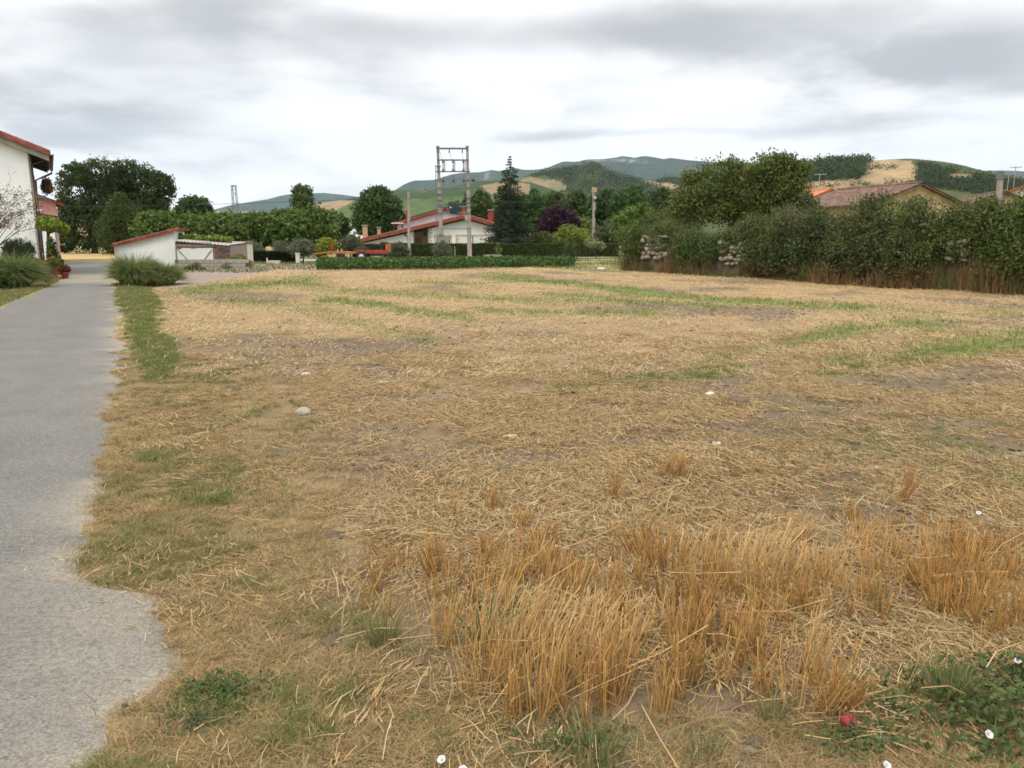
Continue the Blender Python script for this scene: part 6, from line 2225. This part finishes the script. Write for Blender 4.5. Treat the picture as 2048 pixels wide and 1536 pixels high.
def grass():
    acc = Acc()
    # near verge: green and dry blades
    x, y = sample(90000, 1.6, 9, .95)
    z = zones(x, y)
    inst = inpoly(z['px'], z['py'], BOUND)
    bott = sm(z['py'], 1330, 1450)
    pg = np.clip(z['green'], 0, 1) * .85 + .05 * (z['dry'] > .2) + .10 * bott
    pg *= (z['dr'] > -.03) & (z['dl'] < 0)
    pg = np.where(inst, pg * .2, pg)
    pd = (.30 * np.clip(z['dry'], 0, 1) + .22 * bott) * (z['dr'] > -.05) * ~inst
    pd *= .35 + .9 * sm(z['n2'], .3, .6)
    r_ = rng.random(len(x))
    kg, kd = r_ < pg, (r_ >= pg) & (r_ < pg + pd)
    for k, col, h0, h1 in ((kg, (.115, .150, .040), .018, .075), (kd, (.37, .265, .125), .015, .07)):
        n = k.sum()
        xx, yy = x[k], y[k]
        B = np.stack([xx, yy, ground_z(xx, yy) - .004], 1)
        hk = .6 + .9 * fbm(xx * 1.7, yy * 1.7, 811, 3)
        H = rng.uniform(h0, h1, n) * hk
        C = cols(n, col, .35, .18)
        if col[0] < .2:
            yel = rng.random(n) < .25
            C[yel] = cols(yel.sum(), (.24, .21, .075), .25)
        acc.add(*blade_arrays(B, H, rng.uniform(.0018, .0038, n) * (1 + .05 * yy), rng.normal(0, 1, (n, 3)) * np.array([1, 1, 0]) * (H * (.45 if col[0] < .2 else .9))[:, None], C, 3))
    # tall grasses at the bottom margin and round the stubble
    x, y = sample(26000, 1.9, 3.4, .9)
    z = zones(x, y)
    k = (rng.random(len(x)) < .10 * sm(fbm(x * 2.5, y * 2.5, 821), .5, .68)) & (z['py'] > 1290) & (z['px'] > 520) & (z['dr'] > .1)
    n = k.sum()
    xx, yy = x[k], y[k]
    acc.add(*blade_arrays(np.stack([xx, yy, ground_z(xx, yy) - .004], 1), rng.uniform(.06, .17, n), rng.uniform(.0025, .0045, n), rng.normal(0, .06, (n, 3)) * np.array([1, 1, 0]), cols(n, (.125, .175, .05), .3, .15), 4))
    # green sprouts in the field
    x, y = sample(260000, 4.5, 45, .55)
    z = zones(x, y)
    pr = np.where(z['verge'], .55, np.clip(z['green'] * 1.3, 0, .95) + .016)
    ok = (rng.random(len(x)) < pr) & (z['dr'] > .02) & z['field']
    x, y = x[ok], y[ok]
    ver = z['verge'][ok]
    n = len(x)
    H = rng.uniform(.03, .10, n) * (.7 + .6 * fbm(x * .8, y * .8, 831)) * (1 + .008 * y)
    C = cols(n, (.130, .185, .045), .28, .14)
    yl = rng.random(n) < .2
    C[yl] = cols(yl.sum(), (.26, .23, .085), .2)
    C[ver] = cols(ver.sum(), (.125, .165, .042), .32, .15)
    acc.add(*blade_arrays(np.stack([x, y, ground_z(x, y) - .005], 1), H, rng.uniform(.003, .006, n) * (1 + .10 * y), rng.normal(0, 1, (n, 3)) * np.array([1, 1, 0]) * (H * .5)[:, None], C, 2))
    # left verge of the road and rough grass beyond the field
    n = 26000
    y = rng.uniform(14, 34, n)
    x = xl(y) - np.abs(rng.normal(0, 1.6, n)) - .05
    C = cols(n, (.12, .155, .04), .3, .15)
    dk = rng.random(n) < .35
    C[dk] = cols(dk.sum(), (.32, .24, .11), .25)
    acc.add(*blade_arrays(np.stack([x, y, ground_z(x, y) - .005], 1), rng.uniform(.03, .12, n), np.full(n, .016), rng.normal(0, .03, (n, 3)) * np.array([1, 1, 0]), C, 2))
    n = 30000
    x, y = rng.uniform(-27, 10, n), rng.uniform(38, 72, n)
    z = zones(x, y)
    ok = ~z['field'] & ~z['road'] & (fbm(x * .4, y * .4, 841) > .42) & (z['dr'] > .3)
    ok &= ~inpoly(z['px'], z['py'], [(600, 512), (1250, 508), (1250, 515), (600, 522)])
    x, y = x[ok], y[ok]
    n = len(x)
    acc.add(*blade_arrays(np.stack([x, y, ground_z(x, y) - .01], 1), rng.uniform(.06, .22, n), np.full(n, .045), rng.normal(0, .05, (n, 3)) * np.array([1, 1, 0]), cols(n, (.15, .165, .055), .35, .2), 2))
    return acc.build('grass', 'blade')


tag(grass(), 'short green and dry grass on the verges and in streaks across the field', 'grass', kind='stuff')

# ---- dense mats of straw and turf, instanced patch by patch
def straw_patch(k):
    n = 120
    a, rr_ = rng.uniform(0, 6.283, n), np.sqrt(rng.random(n)) * .20
    L = rng.gamma(3.0, .019, n).clip(.015, .15)
    an = rng.uniform(0, np.pi, n) if k % 2 else rng.normal(.3, .55, n)
    ti = np.abs(rng.normal(0, .13, n))
    P0 = np.stack([np.cos(a) * rr_, np.sin(a) * rr_, .004 + .022 * rng.random(n) ** 2], 1)
    d = np.stack([np.cos(an) * np.cos(ti), np.sin(an) * np.cos(ti), np.sin(ti)], 1) * L[:, None]
    P0 -= d * np.array([.5, .5, 0])
    C = cols(n, STRAW, .3, .07)
    q = rng.random(n)
    C[q < .12] = cols((q < .12).sum(), (.53, .41, .225), .15, .05)
    C[q > .80] = cols((q > .80).sum(), (.24, .16, .08), .3, .08)
    A_ = Acc()
    A_.add(*tube_arrays(P0, P0 + d, P0 + d * .5 + rng.normal(size=(n, 3)) * (L * .04)[:, None] * np.array([1, 1, .4]), rng.uniform(.0010, .0021, n), C))
    return A_.build('straw_patch', 'straw')


def turf_patch(k, col, n, h0, h1, flat, mixc, mixf, rad=.13):
    a, rr_ = rng.uniform(0, 6.283, n), np.abs(rng.normal(0, .5, n)) * rad
    B = np.stack([np.cos(a) * rr_, np.sin(a) * rr_, np.full(n, -.006)], 1)
    H = rng.uniform(h0, h1, n) * (1 - .3 * np.minimum(1, rr_ / rad))
    C = cols(n, col, .38, .15)
    q = rng.random(n) < mixf
    C[q] = cols(q.sum(), mixc, .35, .12)
    A_ = Acc()
    A_.add(*blade_arrays(B, H, rng.uniform(.0012, .0030, n), rng.normal(0, 1, (n, 3)) * np.array([1, 1, 0]) * (H * flat)[:, None], C, 3))
    return A_.build('turf_patch', 'blade')


protos = [straw_patch(k) for k in range(5)]
x, y = sample(10500, 1.7, 14, .75, .96)
z = zones(x, y)
pl = fbm(x * 1.1 + 4, y * 1.1, 601, 4)
dens = (.22 + .78 * sm(pl, .36, .58)) * (1 - .97 * z['bare']) * (1 - .9 * np.clip(z['green'] * 1.3, 0, 1)) * (1 - .8 * sm(y, 9, 14))
dens = np.where(z['dry'] > .25, dens * .14, dens)
dens = np.where(z['py'] > 1360, dens * .22, dens)
dens = np.where(z['verge'], 0, dens)
ok = (rng.random(len(x)) < dens) & (z['dr'] > .12) & z['field']
x, y = x[ok], y[ok]
n = len(x)
tag(scatter('straw_mat', protos, np.stack([x, y, ground_z(x, y) + .002], 1), np.stack([rng.normal(0, .05, n), rng.normal(0, .05, n), np.where(rng.random(n) < .6, .35 + 2.2 * fbm(x * .3, y * .3, 611, 3), rng.uniform(0, 6.28, n))], 1), rng.uniform(.8, 1.25, n) * (1 + .02 * y), rng.integers(0, 5, n)),
    'thick mat of chopped straw covering the soil', 'straw', kind='stuff')

DRYC, GRNC = (.42, .30, .14), (.135, .178, .044)
protos = [turf_patch(k, DRYC, 230, .012, .05, 1.1, (.22, .16, .08), .3) for k in range(3)] + [turf_patch(k, GRNC, 200, .02, .065, .6, (.26, .215, .09), .25) for k in range(3)] + [turf_patch(k, (.27, .215, .09), 210, .015, .055, .9, GRNC, .25) for k in range(3)]
# Blender sorts a collection's objects by name, which keeps the order above
x, y = sample(20500, 1.6, 13, .8, .92)
yv = rng.uniform(9, 29.5, 5200)
xv = xr(yv) + rng.uniform(0, 3.0, 5200)
x, y = np.concatenate([x, xv]), np.concatenate([y, yv])
z = zones(x, y)
bott = sm(z['py'], 1330, 1440)
inst = inpoly(z['px'], z['py'], BOUND)
g = np.clip(z['green'], 0, 1)
pd = np.clip(z['dry'], 0, 1) * .72 + bott * .42
pd *= 1 - .75 * z['bare']
pr = np.clip(pd + g * .7, 0, .95) * np.where(inst, .12, 1) * (1 - sm(y, 8, 13))
ok = (rng.random(len(x)) < pr) & (z['dr'] > .01) & (z['dl'] < 0)
ok |= (rng.random(len(x)) < .62) & z['verge'] & (z['dr'] > .03)
x, y, g, ver, mx = x[ok], y[ok], g[ok], z['verge'][ok], fbm(x[ok] * 1.9, y[ok] * 1.9, 871, 3)
n = len(x)
kind = np.where(rng.random(n) < np.maximum(g * 1.1 - .08, ver * .72), 1, np.where(mx > .56, 2, 0))
tag(scatter('verge_turf', protos, np.stack([x, y, ground_z(x, y)], 1), np.stack([np.zeros(n), np.zeros(n), rng.uniform(0, 6.28, n)], 1), rng.uniform(.7, 1.3, n) * (1 + .02 * y), kind * 3 + rng.integers(0, 3, n)),
    'short dry and green turf on the road verge and field margin', 'grass', kind='stuff')

# ---- single weeds, stones and small things
def rosette(name, label, px, py, r, n, leaf, col, hgt=.05, cat='weed', group=None):
    q = G(px, py)
    gz0 = float(ground_z(q[0], q[1]))
    t = thing(name, label, cat, (q[0], q[1], gz0), 0, group)
    a, rr_ = rng.uniform(0, 6.283, n), rng.random(n) ** .75 * r
    rr_ = rr_ * (.35 + 1.3 * fbm(np.cos(a) * 1.6 + px, np.sin(a) * 1.6 + py, 7, 3))
    P = np.stack([np.cos(a) * rr_ * 1.35, np.sin(a) * rr_, .008 + hgt * rng.random(n) * (1 - .6 * rr_ / r)], 1)
    V, F, CC = leaf_arrays(P, leaf, cols(n, col, .35, .15), up=1.2, aspect=.65)
    raw('leaves', V, None, F, 'leaf', t, CC)
    st = MB()
    for k in range(10):
        a0 = random.uniform(0, 6.28)
        rr0 = random.uniform(.3, .9) * r
        st.tube([(0, 0, 0), (math.cos(a0) * rr0 * .5, math.sin(a0) * rr0 * .5, hgt * .5), (math.cos(a0) * rr0 * 1.2, math.sin(a0) * rr0, hgt * .25)], [.003, .0022, .001], 4)
    st.build('stems', 'weed_stem', t)
    return t


M['weed_stem'] = mat('weed_stem', (.10, .12, .04), .7, .2, 20)
rosette('clover_patch', 'dark green clover patch beside the broken road edge', 445, 1385, .17, 900, .017, (.075, .12, .035), .04)
rosette('clover_patch', 'smaller flat clover patch below the first, at the road edge', 398, 1440, .12, 420, .016, (.085, .115, .05), .03)
rosette('bindweed', 'dense dark leafy bindweed filling the lower right corner', 1985, 1450, .30, 900, .030, (.085, .115, .036), .13, 'bindweed')
rosette('bindweed', 'leafy bindweed at the right edge below the stubble', 2040, 1370, .20, 420, .028, (.085, .115, .036), .12, 'bindweed')
rosette('leafy_weed', 'small weed with wide leaves under the red apple', 1720, 1475, .12, 260, .02, (.09, .13, .045), .06)
rosette('leafy_weed', 'scattered green weed below the fallen stalks, bottom centre', 1140, 1490, .18, 300, .022, (.10, .14, .045), .05)


def tuft(name, label, px, py, n, h, r, col, width=.0035, lean=.35):
    q = G(px, py)
    gz0 = float(ground_z(q[0], q[1]))
    t = thing(name, label, 'grass tuft', (q[0], q[1], gz0), 0)
    a, rr_ = rng.uniform(0, 6.283, n), np.sqrt(rng.random(n)) * r
    B = np.stack([np.cos(a) * rr_, np.sin(a) * rr_, np.full(n, -.008)], 1)
    H = h * rng.uniform(.45, 1.1, n)
    ln = np.stack([np.cos(a), np.sin(a), np.zeros(n)], 1) * (H * lean * rng.uniform(.2, 1.6, n))[:, None]
    C = cols(n, col, .3, .15)
    k = rng.random(n) < .3
    C[k] = cols(k.sum(), (.32, .25, .12), .2)
    V, F4_, F3_, CC = blade_arrays(B, H, np.full(n, width), ln, C, 4)
    raw('blades', V, F4_, F3_, 'blade', t, CC)
    return t


tuft('grass_tuft', 'tall fine grass tuft left of the dark bindweed', 1895, 1400, 260, .20, .07, (.13, .16, .055))
tuft('grass_tuft', 'green grass tuft left of the red apple', 1545, 1430, 60, .15, .04, (.12, .17, .06))
tuft('grass_tuft', 'grass tuft at the bottom edge right of centre', 1190, 1520, 120, .16, .09, (.11, .16, .055))
tuft('grass_tuft', 'broad green grass blades lying through the stubble', 970, 1310, 22, .30, .03, (.09, .16, .05), .007, .9)
tuft('grass_tuft', 'spiky dry and green tuft at the left end of the stubble', 770, 1290, 160, .17, .06, (.14, .16, .055))
tuft('grass_tuft', 'small grass tuft at the bottom beside a white flower', 1405, 1515, 70, .12, .06, (.11, .16, .055))
tuft('grass_tuft', 'sprouting tuft in the far corner of the stubble right', 1760, 1230, 40, .2, .03, (.13, .17, .06))


def stone(name, label, px, py, sx, sy, sz, m_, rz=0, cat='stone'):
    q = G(px, py)
    bm = bmesh.new()
    bmesh.ops.create_icosphere(bm, subdivisions=3, radius=1)
    for v in bm.verts:
        c = v.co.copy()
        k = 1 + .28 * (float(fbm(c.x * 1.3 + px, c.y * 1.3 + c.z, 9, 3)) - .5) * 2
        v.co = Vector((c.x * sx * k, c.y * sy * k, max(c.z, -.5) * sz * k))
    me = bpy.data.meshes.new(name)
    bm.to_mesh(me)
    bm.free()
    me.materials.append(M[m_])
    me.polygons.foreach_set('use_smooth', [True] * len(me.polygons))
    o = bpy.data.objects.new(name, me)
    COL.objects.link(o)
    o.location = (q[0], q[1], float(ground_z(q[0], q[1])) + sz * .32)
    o.rotation_euler = (0, 0, rz)
    return tag(o, label, cat)


stone('field_stone', 'flat whitish stone beside the orange tile fragment', 1021, 876, .07, .04, .022, 'white_stone', .3)
stone('tile_fragment', 'small orange tile fragment left of the whitish stone', 993, 869, .04, .03, .022, 'tile_new', .1, 'tile fragment')
stone('field_stone', 'lone rounded grey stone in the straw left of centre', 607, 826, .075, .05, .045, 'grey_stone')
stone('field_stone', 'small pale stone right of the bare soil patch', 1432, 897, .04, .03, .018, 'white_stone')
stone('field_stone', 'pale stone near the brown clod on the right', 1418, 801, .05, .04, .03, 'white_stone')
stone('soil_lump', 'brown lump of earth with straw, right of centre', 1474, 817, .10, .07, .055, 'earth_core', 0, 'soil lump')
stone('soil_lump', 'brown lump on the straw near the grassy verge', 465, 775, .08, .05, .04, 'earth_core', 0, 'soil lump')
stone('field_stone', 'greyish stone in straw above the lone rounded one', 765, 770, .08, .05, .03, 'grey_stone')
stone('field_stone', 'tiny white stone at the far edge near the old wall', 1203, 539, .22, .12, .10, 'white_stone')
stone('field_stone', 'white fleck of stone in straw left of centre', 612, 748, .06, .04, .02, 'white_stone')
stone('field_stone', 'half buried grey stone in the right part of the field', 1745, 945, .06, .04, .02, 'grey_stone')
stone('field_stone', 'pale pebble near the left stubble tufts', 1180, 856, .045, .03, .015, 'white_stone')
stone('field_stone', 'pale stone in the stubble gap above the apple', 1572, 1385, .022, .018, .012, 'white_stone')
stone('road_pebble', 'dark pebble lying on the dusty road edge', 250, 1405, .012, .010, .008, 'stick', 0, 'pebble')
stone('road_pebble', 'tan pebble on the dusty asphalt', 236, 1250, .010, .008, .005, 'tan_brick', 0, 'pebble')
stone('road_pebble', 'tan pebble lower down on the dusty asphalt', 130, 1394, .010, .008, .005, 'tan_brick', 0, 'pebble')
q0, q1 = G(1118, 801), G(1176, 795)
SK = MB()
sp = [(q0[0] + (q1[0] - q0[0]) * u_, q0[1] + (q1[1] - q0[1]) * u_, float(ground_z(q0[0], q0[1])) + .03 + .02 * math.sin(u_ * 5)) for u_ in (0, .25, .5, .75, 1)]
cst = sp[2]
SK.tube([tuple(np.array(p_) - np.array(cst)) for p_ in sp], [.006, .010, .014, .016, .013], 7)
SK.tube([tuple(np.array(sp[1]) - np.array(cst)), tuple(np.array(sp[0]) - np.array(cst) + np.array([-.02, .05, .04]))], [.006, .003], 5)
o = SK.build('fallen_stick', 'stick', None, True)
o.location = cst
tag(o, 'dark broken stick lying on the straw in the middle of the field', 'stick')

# red apple
q = G(1690, 1446)
AP = thing('red_apple', 'small red apple lying at the foot of the stubble', 'apple', (q[0], q[1], float(ground_z(q[0], q[1]))))
pr = []
for k in range(15):
    t = math.pi * k / 14
    r_ = .029 * math.sin(t) * (1 + .10 * math.cos(t)) + .0005
    z_ = -.027 * math.cos(t) + .028
    if k > 11:
        z_ -= .004 * (k - 11)
    pr.append((r_, z_))
ab = MB().lathe(pr, 24).build('flesh', 'apple', AP, True)
MB().tube([(0, 0, .044), (.004, 0, .058), (.009, .002, .066)], [.0016, .0013, .0018], 6).build('stalk', 'stick', AP)
AP.rotation_euler = (.35, .25, .4)
# white bindweed flowers
for px, py, h, lab in ((885, 1512, .05, 'white bindweed flower at the bottom edge left of centre'), (926, 1532, .04, 'white bindweed flower cut by the bottom edge'), (1973, 1470, .12, 'white bindweed flower among dark leaves in the lower right corner'), (1772, 1516, .05, 'white bindweed flower near the bottom below the apple'), (2036, 1322, .10, 'pinkish white bindweed flower at the right edge'), (1957, 1028, .10, 'white flower head standing in the far right stubble')):
    zf = h
    q = G(px, py, zf * .9)
    gz0 = float(ground_z(q[0], q[1]))
    t = thing('bindweed_flower', lab, 'flower', (q[0], q[1], gz0), random.uniform(0, 6), 'white bindweed flowers')
    kf = random.uniform(.62, .8)
    c = MB()
    v, f = [], []
    k_ = 15
    prf = [(.002, 0), (.0035, .010), (.008, .017), (.016, .021), (.0175, .0205), (.009, .0155), (.0045, .009), (.001, .001)]
    for r_, z_ in prf:
        for j in range(k_):
            w_ = 1 + (.08 * math.cos(5 * 2 * math.pi * j / k_) if r_ > .012 else 0)
            v.append((r_ * w_ * math.cos(2 * math.pi * j / k_), r_ * w_ * math.sin(2 * math.pi * j / k_), z_ + zf - .012))
    for i in range(len(prf) - 1):
        for j in range(k_):
            f.append((i * k_ + j, i * k_ + (j + 1) % k_, (i + 1) * k_ + (j + 1) % k_, (i + 1) * k_ + j))
    co_ = c.add([(q_[0] * kf, q_[1] * kf, (q_[2] - zf + .012) * kf) for q_ in v], f).build('corolla', 'petal', t, True)
    co_.location = (0, 0, zf - .012)
    co_.rotation_euler = (random.uniform(.4, .9), 0, random.uniform(-.8, .8) - t.rotation_euler.z)
    MB().tube([(.01, 0, -.005), (.005, .005, zf * .5), (0, 0, zf - .0115)], [.0014, .0012, .0016], 5).build('stem', 'weed_stem', t)

# ================================================================ HAZE
hm = bpy.data.materials.new('haze')
hm.use_nodes = True
hm.node_tree.nodes.clear()
pvn = hm.node_tree.nodes.new('ShaderNodeVolumePrincipled')
pvn.inputs['Color'].default_value = (.60, .78, 1.0, 1)
pvn.inputs['Density'].default_value = 4.2e-5
pvn.inputs['Anisotropy'].default_value = 0.2
ho = hm.node_tree.nodes.new('ShaderNodeOutputMaterial')
hm.node_tree.links.new(pvn.outputs[0], ho.inputs['Volume'])
HZ = MB().box(-14000, 14000, -9500, 9700, -8, 1150).build('haze', hm)
tag(HZ, 'thin blue haze hanging over the valley and the far hills', 'haze', kind='stuff')
